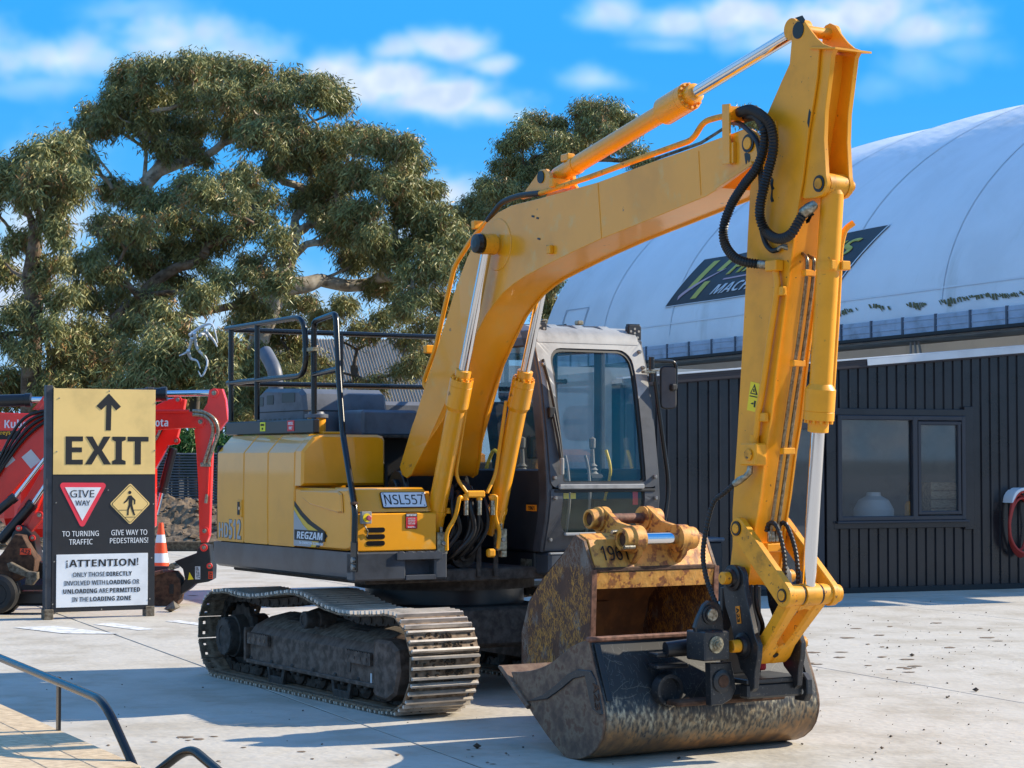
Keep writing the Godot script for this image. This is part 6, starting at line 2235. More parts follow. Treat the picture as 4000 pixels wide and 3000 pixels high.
	for k in 3:
		g = G.new()
		var q := onf(1820 + k * 52, 1985, 1.0)
		g.cyl(q + Vector3(0, 0.06, 0), q - Vector3(0, 0.05, 0), 0.018, 8, 0.003)
		part(hb, "union", g, M.zinc)
		g = G.new()
		g.cyl(q + Vector3(0, 0.10, 0), q + Vector3(0, 0.055, 0), 0.022, 8, 0.003)
		part(hb, "elbow", g, M.yellow_tube)
	bx(hb, "yellow_pipe_head", M.yellow_tube, onf(1855, 1930, 1.0), Vector3(0.05, 0.05, 0.15), 0.01)
	bx(hb, "yellow_valve", M.yellow_tube, onf(1917, 2160, 0.95), Vector3(0.05, 0.06, 0.06), 0.012)
	# dark swing gear housing seen low in the bay
	g = G.new()
	g.lathe(Vector3(0.72, 1.03, R0 - 0.02), Vector3(1, 0, 0), [Vector2(0, 0), Vector2(0, 0.10), Vector2(0.06, 0.10), Vector2(0.06, 0.05), Vector2(0.09, 0.05), Vector2(0.09, 0)], 20)
	part(hb, "manifold", g, M.frame_dark)
	for z2 in [R0 - 0.10, R0 - 0.24]:
		bx(hb, "bay_bar", M.frame_dark, Vector3(0.86, 1.02, z2), Vector3(0.02, 0.30, 0.035), 0.004)

# ---- the tilting hitch and the wide bucket
func wear_image() -> ImageTexture:
	# paint left at the top, scratched pale metal, then rust where the back drags on the ground
	var w := 1024
	var h := 512
	var f := FastNoiseLite.new()
	f.seed = 17
	f.frequency = 0.012
	f.fractal_octaves = 5
	var f2 := FastNoiseLite.new()
	f2.seed = 18
	f2.frequency = 0.05
	f2.fractal_octaves = 4
	var im := Image.create(w, h, false, Image.FORMAT_RGB8)
	for y in h:
		var v := float(y) / h
		for x in w:
			var n := f.get_noise_2d(x, y)
			var n2 := f2.get_noise_2d(x, y)
			var n3 := f2.get_noise_2d(x * 0.4 + 900, y * 0.4)
			var c := Color(0.125, 0.13, 0.14)
			var line := 0.27 + 0.05 * n + 0.02 * sin(x * 0.011) - 0.04 * exp(-pow((x - 60) / 90.0, 2.0)) + 0.05 * exp(-pow((x - 480) / 160.0, 2.0))
			var pale := smoothstep(line - 0.05, line + 0.05, v + 0.05 * n2) * clampf(0.62 + 0.9 * n2, 0, 1)
			c = c.lerp(Color(0.70, 0.66, 0.55).lerp(Color(0.56, 0.49, 0.38), clampf(0.5 + n3 * 1.5, 0, 1)), pale)
			var rust := smoothstep(line + 0.05, line + 0.15, v + 0.06 * n2 + 0.03 * n)
			var rc := Color(0.46, 0.34, 0.22).lerp(Color(0.60, 0.44, 0.27), clampf(0.5 + n3 * 1.4, 0, 1)).lerp(Color(0.36, 0.28, 0.21), clampf(n * 1.6, 0, 1))
			c = c.lerp(rc, rust * 0.95)
			im.set_pixel(x, y, c)
	# scratches: fine light ones in the paint, brown ones where it is worn, a few long loops
	for k in 900:
		var px := rng.randf_range(0, w)
		var py := rng.randf_range(20, 210)
		var a := rng.randf_range(0, TAU)
		var ln := rng.randi_range(4, 26)
		var col := Color(0.50, 0.50, 0.48) if py < 130 else Color(0.42, 0.30, 0.19)
		if k < 14:
			ln = rng.randi_range(80, 190)
			col = Color(0.66, 0.62, 0.52)
			py = rng.randf_range(40, 120)
		for s in ln:
			if k < 14: a += rng.randfn(0, 0.06)
			px += cos(a)
			py += sin(a) * 0.7
			if px > 1 and px < w - 2 and py > 1 and py < h - 2:
				im.set_pixel(int(px), int(py), im.get_pixel(int(px), int(py)).lerp(col, 0.5))
	return ImageTexture.create_from_image(im)

func coupler_and_bucket() -> void:
	var cp := pivot(dig, "tilt_hitch")
	var ear := [2840, 2237, 2849, 2216, 2869, 2208, 2893, 2216, 2905, 2242, 2912, 2310, 2927, 2382, 2948, 2478, 2963, 2522, 2960, 2575, 2951, 2623, 2948, 2690, 2936, 2703, 2922, 2652, 2893, 2613, 2881, 2565, 2869, 2502, 2854, 2430, 2835, 2372, 2825, 2295]
	var eo := outline(ear, R0 + 0.17)
	var g: G
	for s in [1.0, -1.0]:
		g = G.new()
		var z: float = R0 + 0.155 * s
		g.prism(eo, z - 0.018, z + 0.018, 0.004)
		part(cp, "ear_plate", g, M.black_scuffed)
		for q in [[2866, 2257, 0.075], [2907, 2522, 0.075]]:
			var c := onr(q[0], q[1], R0 + 0.17)
			g = G.new()
			g.lathe(Vector3(c.x, c.y, z), Vector3(0, 0, s), [Vector2(0, 0), Vector2(0, q[2]), Vector2(0.03, q[2]), Vector2(0.035, q[2] - 0.02), Vector2(0.055, q[2] - 0.025), Vector2(0.055, 0)], 24)
			part(cp, "boss", g, M.black_paint)
			g = G.new()
			g.cyl(Vector3(c.x, c.y, z), Vector3(c.x, c.y, z + s * (0.11 if q[0] > 2900 else 0.10)), 0.036, 20, 0.004)
			part(cp, "pin", g, M.yellow_worn)
	# fleet tag on the near ear
	var tg := pivot(dig, "hitch_tag", Transform3D(Basis(Vector3(0, 0, 1), -PI / 2 + 0.16), onr(2884, 2402, R0 + 0.176)))
	bx(tg, "field", M.orange_label, Vector3.ZERO, Vector3(0.10, 0.038, 0.003), 0.0)
	text(tg, "A23", true, M.ink, 0.082, 0.026, Transform3D(Basis(), Vector3(0, 0, 0.002)), 0.002)
	# frame between the ears: back plate, floor, ribs, red lock
	var pa := onr(2960, 2590, R0)
	bx(cp, "back_plate", M.black_paint, Vector3(pa.x - 0.16, 0.72, R0), Vector3(0.03, 0.50, 0.28), 0.004)
	bx(cp, "floor_plate", M.black_scuffed, Vector3(pa.x - 0.02, 0.455, R0 - 0.02), Vector3(0.34, 0.03, 0.42), 0.006)
	bx(cp, "cross_beam", M.black_scuffed, Vector3(pa.x + 0.10, 0.40, R0 - 0.03), Vector3(0.09, 0.085, 0.42), 0.012)
	g = G.new()
	g.prism(PackedVector2Array([Vector2(-0.06, -0.075), Vector2(0.03, -0.075), Vector2(0.06, -0.03), Vector2(0.055, 0.05), Vector2(0.02, 0.085), Vector2(-0.06, 0.085)]), -0.022, 0.022, 0.006, Transform3D(Basis(), Vector3(pa.x + 0.13, 0.40, R0 - 0.23)))
	part(cp, "lifting_lug", g, M.black_scuffed)
	g = G.new()
	g.cyl(Vector3(pa.x + 0.14, 0.38, R0 - 0.207), Vector3(pa.x + 0.14, 0.38, R0 - 0.204), 0.016, 14)
	part(cp, "lug_hole", g, M.concrete)
	for k in 3: bx(cp, "lock_rib", M.zinc, Vector3(pa.x + 0.02, 0.56 + k * 0.028, R0 + 0.115 - k * 0.004), Vector3(0.06, 0.012, 0.02), 0.002)
	bx(cp, "lock", M.red_label, Vector3(pa.x + 0.0, 0.555, R0 - 0.02), Vector3(0.06, 0.11, 0.05), 0.01)
	rod(cp, "lock_ram", M.black_paint, [Vector3(pa.x - 0.05, 0.86, R0 + 0.05), Vector3(pa.x - 0.02, 0.66, R0 + 0.04)], 0.03, 14)
	for k in 2: rod(cp, "lock_hose", M.hose, curve([Vector3(pa.x + 0.0, 1.02, R0 + 0.05 - k * 0.04), Vector3(pa.x + 0.03, 0.88, R0 + 0.07 - k * 0.04), Vector3(pa.x + 0.02, 0.76, R0 + 0.03 - k * 0.05), Vector3(pa.x - 0.03, 0.70, R0 - k * 0.05)]), 0.013, 8)
	# tilt side: ram mount block, pivot plates
	var ff := 4.27
	var pt := onf(2774, 2401, ff)
	g = G.new()
	var tp := PackedVector2Array()
	for q in [[2716, 2452], [2725, 2420], [2752, 2362], [2770, 2347], [2800, 2350], [2818, 2372], [2826, 2420], [2830, 2480], [2724, 2482]]:
		var v := onf(q[0], q[1], ff)
		tp.append(Vector2(-v.z, v.y))
	g.prism(tp, 0.0, 0.035, 0.006, fronted(Vector3(ff - 0.035, 0, 0)))
	part(cp, "ram_plate", g, M.black_scuffed)
	g = G.new()
	g.lathe(pt, Vector3(1, 0, 0), [Vector2(0, 0), Vector2(0, 0.055), Vector2(0.01, 0.055), Vector2(0.012, 0.042), Vector2(0.022, 0.042), Vector2(0.022, 0)], 22)
	part(cp, "ram_boss", g, M.black_paint)
	g = G.new()
	g.cyl(pt + Vector3(0.018, 0, 0), pt + Vector3(0.03, 0, 0), 0.036, 20, 0.004)
	part(cp, "ram_pin", g, M.zinc)
	var bc := onf(2790, 2522, ff + 0.05)
	bx(cp, "ram_block", M.black_scuffed, bc + Vector3(-0.06, 0, 0), Vector3(0.18, 0.165, 0.175), 0.008)
	var bp := onf(2797, 2518, ff + 0.08)
	g = G.new()
	g.lathe(bp, Vector3(1, 0, 0), [Vector2(0, 0), Vector2(0, 0.048), Vector2(0.008, 0.048), Vector2(0.01, 0.03), Vector2(0.022, 0.03), Vector2(0.022, 0.018), Vector2(0.034, 0.018), Vector2(0.034, 0)], 20)
	part(cp, "bolt", g, M.alloy)
	g = G.new()
	tp = PackedVector2Array()
	for q in [[2768, 2590], [2850, 2585], [2862, 2640], [2868, 2690], [2850, 2730], [2815, 2752], [2772, 2756]]:
		var v := onf(q[0], q[1], ff)
		tp.append(Vector2(-v.z, v.y))
	g.prism(tp, 0.0, 0.06, 0.006, fronted(Vector3(ff - 0.04, 0, 0)))
	part(cp, "pivot_plate", g, M.black_scuffed)
	var pv := onf(2820, 2660, ff + 0.02)
	g = G.new()
	g.lathe(pv, Vector3(1, 0, 0), [Vector2(0, 0), Vector2(0, 0.065), Vector2(0.012, 0.065), Vector2(0.016, 0.045), Vector2(0.016, 0)], 24)
	part(cp, "pivot_boss", g, M.black_scuffed)
	g = G.new()
	g.cyl(pv + Vector3(0.012, 0, 0), pv + Vector3(0.022, 0, 0), 0.036, 20, 0.003)
	part(cp, "pivot_pin", g, M.rust_dark)
	g = G.new()
	var p0 := onf(2640, 2700, 4.12)
	g.lathe(Vector3(4.02, p0.y, p0.z), Vector3(1, 0, 0), [Vector2(0, 0), Vector2(0, 0.10), Vector2(0.05, 0.09), Vector2(0.05, 0.07), Vector2(0.02, 0.065), Vector2(0.02, 0)], 26)
	part(cp, "tilt_stop", g, M.black_scuffed)
	bx(cp, "tilt_beam", M.rust_dark, Vector3(4.14, 0.335, R0 + 0.16), Vector3(0.14, 0.03, 0.75), 0.008)
	# tilt ram lying along the bucket's back
	rod(cp, "tilt_ram", M.black_paint, [onf(2725, 2520, 4.10), onf(2600, 2538, 4.06)], 0.045, 18)
	for q in [2555, 2600]: bx(cp, "tilt_lug", M.black_scuffed, onf(2610, q, 4.02), Vector3(0.10, 0.025, 0.22), 0.006)
	# the bucket
	var bk := pivot(dig, "bucket")
	var zr := 1.23
	var zl := -0.29
	var prof := [2304, 2503, 2311, 2545, 2319, 2585, 2335, 2648, 2346, 2690, 2356, 2735, 2364, 2781, 2366, 2815, 2363, 2850, 2354, 2890, 2338, 2922, 2311, 2949, 2282, 2962, 2253, 2966, 2228, 2963, 2205, 2950, 2174, 2914, 2135, 2863, 2088, 2793, 2061, 2746]
	var pp := outline(prof, zr)
	g = G.new()
	g.use_uv = true
	var len := [0.0]
	for i in pp.size() - 1: len.append(len[i] + pp[i].distance_to(pp[i + 1]))
	var total: float = len[len.size() - 1]
	var nrm := []
	for i in pp.size():
		var e := (pp[mini(i + 1, pp.size() - 1)] - pp[maxi(i - 1, 0)]).normalized()
		nrm.append(Vector2(-e.y, e.x))
	# outward is away from the bucket's middle
	var mid := Vector2(3.55, 0.42)
	var nz := 12
	for lay in 2:
		for i in pp.size() - 1:
			for k in nz:
				var z0 := lerpf(zr, zl, float(k) / nz)
				var z1 := lerpf(zr, zl, float(k + 1) / nz)
				var na: Vector2 = nrm[i] if nrm[i].dot(pp[i] - mid) > 0 else -nrm[i]
				var nb: Vector2 = nrm[i + 1] if nrm[i + 1].dot(pp[i + 1] - mid) > 0 else -nrm[i + 1]
				var off := 0.0 if lay == 0 else -0.022
				var a := Vector3(pp[i].x + na.x * off, pp[i].y + na.y * off, z0)
				var b := Vector3(pp[i + 1].x + nb.x * off, pp[i + 1].y + nb.y * off, z0)
				var c := Vector3(b.x, b.y, z1)
				var d := Vector3(a.x, a.y, z1)
				var sgn := 1.0 if lay == 0 else -1.0
				var n0 := Vector3(na.x, na.y, 0) * sgn
				var n1 := Vector3(nb.x, nb.y, 0) * sgn
				if lay == 0: g.quads(a, b, c, d, n0, n1, n1, n0)
				else: g.quads(a, d, c, b, n0, n0, n1, n1)
				var u0 := float(k) / nz
				var u1 := float(k + 1) / nz
				var v0: float = len[i] / total
				var v1: float = len[i + 1] / total
				if lay == 0: g.uv.append_array(PackedVector2Array([Vector2(u0, v0), Vector2(u1, v1), Vector2(u0, v1), Vector2(u0, v0), Vector2(u1, v0), Vector2(u1, v1)]))
				else: g.uv.append_array(PackedVector2Array([Vector2(u0, v0), Vector2(u1, v1), Vector2(u1, v0), Vector2(u0, v0), Vector2(u0, v1), Vector2(u1, v1)]))
	var wm := mat("bucket_wear", Color.WHITE, 0.42, 0.0)
	wm.albedo_texture = wear_image()
	part(bk, "back_shell", g, wm)
	# end plates
	var side := prof.duplicate()
	side.append_array([2040, 2740, 2002, 2624, 2040, 2624, 2076, 2620, 2105, 2613, 2135, 2601, 2165, 2584, 2190, 2565, 2237, 2526, 2276, 2507])
	var so := outline(side, zr)
	for z in [zr, zl]:
		g = G.new()
		g.prism(so, z - 0.012, z + 0.012, 0.004)
		part(bk, "end_plate", g, M.bucket_side)
	# worn outer wear plate on the near end
	g = G.new()
	g.prism(outline([2319, 2620, 2335, 2648, 2346, 2690, 2356, 2735, 2364, 2790, 2350, 2790, 2325, 2770, 2312, 2720, 2296, 2640, 2250, 2650, 2200, 2692, 2150, 2728, 2100, 2736, 2061, 2740, 2130, 2715, 2185, 2672, 2225, 2635, 2270, 2614], zr), zr + 0.011, zr + 0.022, 0.003)
	part(bk, "wear_plate", g, M.black_scuffed)
	var em := pivot(bk, "cut_letters", Transform3D(Basis(Vector3(0, 0, 1), -PI / 2 + 0.17), onr(2331, 2720, zr + 0.022)))
	text(em, "A23", true, M.rust_dark, 0.155, 0.055, Transform3D(), 0.006)
	# top bar along the back's upper edge and cutting edge
	var tt := onr2(2304, 2503, zr)
	g = G.new()
	g.box(Vector3(tt.x - 0.005, tt.y + 0.006, (zr + zl) / 2), Vector3(0.045, 0.03, zr - zl + 0.03), 0.008)
	part(bk, "top_bar", g, M.rust_edge)
	g = G.new()
	var l0 := onr2(2061, 2746, zr)
	var l1 := onr2(1962, 2604, zr)
	var ld := (l1 - l0).normalized()
	var lnn := Vector2(-ld.y, ld.x)
	g.prism(PackedVector2Array([l0 - ld * 0.05 + lnn * 0.004, l1 + lnn * 0.002, l1 - lnn * 0.012, l1 - ld * 0.03 - lnn * 0.028, l0 - ld * 0.05 - lnn * 0.028]), zl - 0.03, zr + 0.035, 0.006)
	part(bk, "cutting_edge", g, M.bucket_side)
	# flat inner frame strips on the painted back
	for z in [zr - 0.04, zl + 0.04]:
		g = G.new()
		var a := onr2(2306, 2515, zr)
		var b := onr2(2357, 2740, zr)
		g.prism(PackedVector2Array([a + Vector2(0.012, 0), b + Vector2(0.012, 0), b, a]), z - 0.02, z + 0.02, 0.002)
		part(bk, "edge_strip", g, M.black_paint)

# ---- the rusty bucket standing behind it, mouth forward, ears up
func build_loose_bucket() -> void:
	var w := 0.98
	var pos := gnd(2470, 2815)
	var t := thing("loose_bucket", "rusty yellow digging bucket standing on the concrete with its lifting ears up", "bucket", pos)
	t.rotation.y = HEAD - PI / 2 + 0.05
	# side profile in metres: x forward (the open mouth), y up
	var p := PackedVector2Array([Vector2(0.30, 0.02), Vector2(0.40, 0.62), Vector2(0.42, 1.02), Vector2(0.33, 1.20), Vector2(0.24, 1.235), Vector2(0.10, 1.10), Vector2(-0.12, 0.94), Vector2(-0.28, 0.78), Vector2(-0.36, 0.58), Vector2(-0.36, 0.36), Vector2(-0.28, 0.16), Vector2(-0.14, 0.04), Vector2(0.05, 0.0)])
	for q in [0.62, -0.36]:
		var g := G.new()
		g.prism(p, q - 0.014, q + 0.014, 0.004)
		part(t, "side_plate", g, M.rust_yellow)
		g = G.new()
		g.prism(PackedVector2Array([Vector2(0.425, 1.02), Vector2(0.405, 0.62), Vector2(0.305, 0.02), Vector2(0.24, 0.02), Vector2(0.33, 0.62), Vector2(0.345, 1.0)]), q - 0.02, q + 0.02, 0.004)
		part(t, "side_edge", g, M.rust_yellow)
		g = G.new()
		g.prism(PackedVector2Array([Vector2(0.436, 1.02), Vector2(0.416, 0.62), Vector2(0.316, 0.02), Vector2(0.304, 0.02), Vector2(0.404, 0.62), Vector2(0.424, 1.02)]), q - 0.021, q + 0.021, 0.003)
		part(t, "worn_edge", g, M.rust_edge)
	# wrapped shell
	var sh := [Vector2(0.40, 1.03), Vector2(0.30, 1.17), Vector2(0.20, 1.19), Vector2(0.10, 1.10), Vector2(-0.12, 0.94), Vector2(-0.28, 0.78), Vector2(-0.345, 0.58), Vector2(-0.345, 0.36), Vector2(-0.27, 0.17), Vector2(-0.13, 0.055), Vector2(0.05, 0.018), Vector2(0.32, 0.03)]
	var g := G.new()
	for i in sh.size() - 1:
		var a: Vector2 = sh[i]
		var b: Vector2 = sh[i + 1]
		var d := (b - a).normalized()
		var n := Vector2(-d.y, d.x) * 0.012
		for k in [[-1.0], [1.0]]:
			var s: float = k[0]
			var A := Vector3(a.x + n.x * s, a.y + n.y * s, -0.36)
			var B := Vector3(b.x + n.x * s, b.y + n.y * s, -0.36)
			var C := Vector3(B.x, B.y, 0.62)
			var D := Vector3(A.x, A.y, 0.62)
			if s > 0: g.quad(A, D, C, B)
			else: g.quad(A, B, C, D)
	part(t, "shell", g, M.rust_inside)
	# sloping top plate with a rim
	g = G.new()
	g.prism(PackedVector2Array([Vector2(0.425, 1.02), Vector2(0.335, 1.205), Vector2(0.24, 1.24), Vector2(0.235, 1.225), Vector2(0.325, 1.19), Vector2(0.405, 1.02)]), -0.34, 0.60, 0.004)
	part(t, "top_plate", g, M.rust_top)
	g = G.new()
	g.box(Vector3(0.42, 1.018, 0.13), Vector3(0.03, 0.03, 0.97), 0.006)
	part(t, "top_lip", g, M.rust_dark)
	g = G.new()
	g.prism(PackedVector2Array([Vector2(0.43, 1.0), Vector2(0.41, 1.03), Vector2(0.40, 0.9), Vector2(0.41, 0.9)]), -0.34, 0.60, 0.0)
	part(t, "throat_plate", g, M.rust_top)
	# ears with bosses, cross pins
	var ea := PackedVector2Array([Vector2(0.40, 1.04), Vector2(0.475, 1.10), Vector2(0.505, 1.18), Vector2(0.50, 1.235), Vector2(0.46, 1.275), Vector2(0.40, 1.285), Vector2(0.26, 1.31), Vector2(0.16, 1.37), Vector2(0.10, 1.405), Vector2(0.04, 1.395), Vector2(0.0, 1.345), Vector2(0.02, 1.26), Vector2(0.10, 1.12)])
	for z in [0.30, -0.06]:
		g = G.new()
		g.prism(ea, z - 0.022, z + 0.022, 0.005)
		part(t, "ear", g, M.rust_top)
	for q in [[0.43, 1.205, 0.088], [0.075, 1.325, 0.078]]:
		for z in [0.30, -0.06]:
			g = G.new()
			var s := 1.0 if z > 0 else -1.0
			g.lathe(Vector3(q[0], q[1], z - 0.035 * s), Vector3(0, 0, s), [Vector2(0, 0), Vector2(0, q[2]), Vector2(0.075, q[2]), Vector2(0.085, q[2] - 0.012), Vector2(0.14, q[2] - 0.016), Vector2(0.145, q[2] - 0.022), Vector2(0.145, 0.045), Vector2(0.12, 0.045), Vector2(0.12, 0)], 26)
			part(t, "boss", g, M.rust_top)
			g = G.new()
			g.cyl(Vector3(q[0], q[1], z + 0.08 * s), Vector3(q[0], q[1], z + 0.09 * s), 0.045, 18)
			part(t, "pin_end", g, M.rust_dark)
		g = G.new()
		g.cyl(Vector3(q[0], q[1], -0.06), Vector3(q[0], q[1], 0.30), 0.038 if q[0] > 0.2 else 0.034, 20)
		part(t, "cross_pin", g, M.chrome if q[0] > 0.2 else M.rust_edge)
	for q in [[0.50, 1.16], [0.37, 1.25]]:
		g = G.new()
		g.cyl(Vector3(q[0], q[1], 0.36), Vector3(q[0], q[1], 0.44), 0.014, 8)
		part(t, "keeper_bolt", g, M.zinc)
	# painted fleet number
	text(t, "1961", false, M.ink, 0.20, 0.10, Transform3D(Basis(Vector3(0, 0, -1), Vector3(-0.42, 0.9, 0), Vector3(0.9, 0.42, 0)), Vector3(0.385, 1.12, 0.43)), 0.003)
	# inner wear ribs
	for z in [0.05, 0.38]:
		g = G.new()
		g.prism(PackedVector2Array([Vector2(-0.33, 0.36), Vector2(-0.33, 0.62), Vector2(-0.27, 0.77), Vector2(-0.255, 0.765), Vector2(-0.312, 0.61), Vector2(-0.312, 0.36)]), z - 0.05, z + 0.05, 0.0)
		part(t, "wear_strip", g, M.rust_inside)
	g = G.new()
	g.box(Vector3(0.24, 0.03, 0.13), Vector3(0.28, 0.03, 0.96), 0.006)
	part(t, "cutting_edge", g, M.rust_edge)

# ---- the exit sign
func build_sign() -> void:
	var a := gnd(200, 2420)
	var b := gnd(590, 2406)
	var xdir := (b - a).normalized()
	var t := thing("exit_sign", "tall exit sign board in yellow, black and white on two steel posts", "sign", a)
	t.rotation.y = atan2(-xdir.z, xdir.x)
	var W := a.distance_to(b)
	var k := W / 578.0                 # metres for each pixel of the close view the layout was read from
	var base := 0.075
	var X := func(zx: float) -> float: return (zx - 318.0) * k
	var Y := func(zy: float) -> float: return (1497.0 - zy) * k + base
	var H: float = Y.call(240)
	var g := G.new()
	# posts and shoes
	for q in [[-0.035, "near"], [W - 0.02, "far"]]:
		g = G.new()
		g.box(Vector3(q[0], H / 2 + 0.04, -0.05), Vector3(0.075, H - 0.02, 0.10), 0.006)
		part(t, "post", g, M.sign_post)
		g = G.new()
		g.box(Vector3(q[0], 0.055, -0.03), Vector3(0.10, 0.11, 0.13), 0.006)
		part(t, "post_shoe", g, M.post_shoe)
	g = G.new()
	g.box(Vector3(X.call(616), (H + base) / 2, 0.0), Vector3(596 * k, H - base, 0.018), 0.002)
	part(t, "board", g, M.sign_black)
	g = G.new()
	g.box(Vector3(X.call(616), (H + Y.call(724)) / 2 - 0.002, 0.011), Vector3(592 * k, H - Y.call(724), 0.006), 0.001)
	var yp := part(t, "exit_panel", g, M.sign_yellow)
	# arrow
	g = G.new()
	var ar := PackedVector2Array()
	for q in [[638, 266], [708, 340], [680, 362], [653, 332], [650, 476], [620, 476], [623, 332], [594, 360], [566, 338]]: ar.append(Vector2(X.call(q[0]), Y.call(q[1])))
	g.prism(ar, 0.014, 0.017)
	part(yp, "arrow", g, M.sign_ink)
	text(yp, "EXIT", true, M.sign_ink, 482 * k, 158 * k, Transform3D(Basis(), Vector3(X.call(631), Y.call(590), 0.0155)), 0.003)
	# give way triangle
	var tri := pivot(t, "give_way_triangle")
	g = G.new()
	var tp := PackedVector2Array()
	tp.append_array(circle(Vector2(X.call(378), Y.call(788)), 17 * k, PI / 2, PI * 1.17, 6))
	tp.append_array(circle(Vector2(X.call(489), Y.call(1002)), 17 * k, PI * 1.17, PI * 1.83, 6))
	tp.append_array(circle(Vector2(X.call(606), Y.call(790)), 17 * k, -PI * 0.17, PI / 2, 6))
	g.prism(tp, 0.010, 0.013)
	part(tri, "border", g, M.sign_red)
	g = G.new()
	g.prism(PackedVector2Array([Vector2(X.call(388), Y.call(797)), Vector2(X.call(489), Y.call(986)), Vector2(X.call(596), Y.call(799))]), 0.0125, 0.0155)
	part(tri, "field", g, M.sign_white)
	text(tri, "GIVE", false, M.sign_ink, 138 * k, 40 * k, Transform3D(Basis(), Vector3(X.call(488), Y.call(834), 0.0165)), 0.003)
	text(tri, "WAY", false, M.sign_ink, 84 * k, 29 * k, Transform3D(Basis(), Vector3(X.call(491), Y.call(886), 0.0165)), 0.003)
	# walking figure in a diamond
	var di := pivot(t, "pedestrian_diamond")
	var dc := Vector2(X.call(766), Y.call(894))
	var loops := [[124, 12, 0.010, M.sign_yellow], [114, 10, 0.0125, M.sign_ink], [110, 9, 0.0145, M.sign_yellow]]
	for l in loops:
		g = G.new()
		var rr := rrect(l[0] * 1.36 * k, l[0] * 1.36 * k, l[1] * k)
		var ro := PackedVector2Array()
		for v in rr: ro.append(dc + v.rotated(PI / 4))
		g.prism(ro, l[2], l[2] + 0.0025)
		part(di, "layer", g, l[3])
	g = G.new()
	g.prism(circle(Vector2(X.call(763), Y.call(829)), 9.5 * k, 0, TAU, 16), 0.0165, 0.019)
	var bp := func(q: Array) -> PackedVector2Array:
		var o := PackedVector2Array()
		for v in q: o.append(Vector2(X.call(v[0]), Y.call(v[1])))
		return o
	g.prism(bp.call([[756, 847], [772, 845], [781, 856], [797, 872], [795, 896], [788, 896], [788, 876], [779, 870], [779, 900], [785, 925], [796, 958], [787, 960], [774, 932], [766, 908], [758, 930], [757, 958], [748, 958], [749, 925], [757, 898], [757, 866], [748, 880], [730, 892], [728, 884], [741, 873]]), 0.0165, 0.019)
	part(di, "figure", g, M.sign_ink)
	g = G.new()
	for q in [[700, 752, 929], [778, 836, 929], [737, 797, 969]]: g.box(Vector3(X.call((q[0] + q[1]) / 2.0), Y.call(q[2]), 0.0175), Vector3((q[1] - q[0]) * k, 2.5 * k, 0.0025))
	part(di, "kerb_line", g, M.sign_ink)
	for q in [["TO TURNING", 480, 1059, 210], ["TRAFFIC", 482, 1105, 135], ["GIVE WAY TO", 763, 1056, 210], ["PEDESTRIANS!", 762, 1102, 224]]:
		text(t, q[0], false, M.sign_white, q[3] * k, 30 * k, Transform3D(Basis(), Vector3(X.call(q[1]), Y.call(q[2]), 0.0105)), 0.003)
	# attention panel
	g = G.new()
	g.box(Vector3(X.call(608), Y.call(1323), 0.011), Vector3(530 * k, 296 * k, 0.006), 0.001)
	var wp := part(t, "attention_panel", g, M.sign_white)
	var line := func(parts: Array, zy: float, zh: float) -> void:
		for p in parts:
			text(wp, p[0], p[1], M.sign_ink, (p[3] - p[2]) * k, zh * k, Transform3D(Basis(), Vector3(X.call((p[2] + p[3]) / 2.0), Y.call(zy), 0.0155)), 0.003)
	line.call([["ATTENTION", true, 416, 800]], 1225, 40)
	line.call([["\u00a1", false, 399, 408]], 1229, 42)
	line.call([["!", false, 808, 817]], 1222, 40)
	line.call([["ONLY THOSE", false, 438, 622], ["DIRECTLY", true, 631, 779]], 1289, 25)
	line.call([["INVOLVED WITH", false, 389, 622], ["LOADING", true, 632, 772], ["OR", false, 784, 823]], 1336, 25)
	line.call([["UNLOADING", true, 383, 578], ["ARE", false, 588, 642], ["PERMITTED", true, 651, 828]], 1382, 25)
	line.call([["IN THE", false, 435, 528], ["LOADING ZONE", true, 538, 775]], 1428, 25)
	for q in [[352, 296], [912, 316], [340, 597], [908, 590], [637, 815], [338, 884], [903, 896], [329, 1214], [893, 1204], [322, 1452], [884, 1438], [602, 1490], [640, 252]]:
		g = G.new()
		var c := Vector3(X.call(q[0]), Y.call(q[1]), 0.012)
		g.cyl(c, c + Vector3(0, 0, 0.008), 0.008, 8, 0.002)
		part(t, "screw", g, M.bolt)

# ---- the small red diggers behind the sign: booms seen side-on, in a plane square to the camera's axis
func rp(px: Array, z: float) -> PackedVector2Array:
	var o := PackedVector2Array()
	for i in range(0, px.size(), 2):
		var v := at_depth(px[i], px[i + 1], z)
		o.append(Vector2(v.x, v.y))
	return o

func rv(x: float, y: float, z: float, dz := 0.0) -> Vector3:
	var v := at_depth(x, y, z)
	return Vector3(v.x, v.y, v.z + dz)

func red_plate(parent: Node, n: String, px: Array, z: float, th: float, m: Material) -> MeshInstance3D:
	var g := G.new()
	g.prism(rp(px, z), -z - th / 2, -z + th / 2, 0.008)
	return part(parent, n, g, m)

func pin_boss(parent: Node, x: float, y: float, z: float, r: float, th: float) -> void:
	var c := rv(x, y, z)
	var g := G.new()
	g.cyl(c + Vector3(0, 0, th / 2 - 0.01), c + Vector3(0, 0, th / 2 + 0.02), r, 18, 0.004)
	part(parent, "pin_boss", g, M.red_paint)
	g = G.new()
	g.cyl(c + Vector3(0, 0, th / 2), c + Vector3(0, 0, th / 2 + 0.03), r * 0.5, 14, 0.003)
	part(parent, "pin", g, M.zinc)

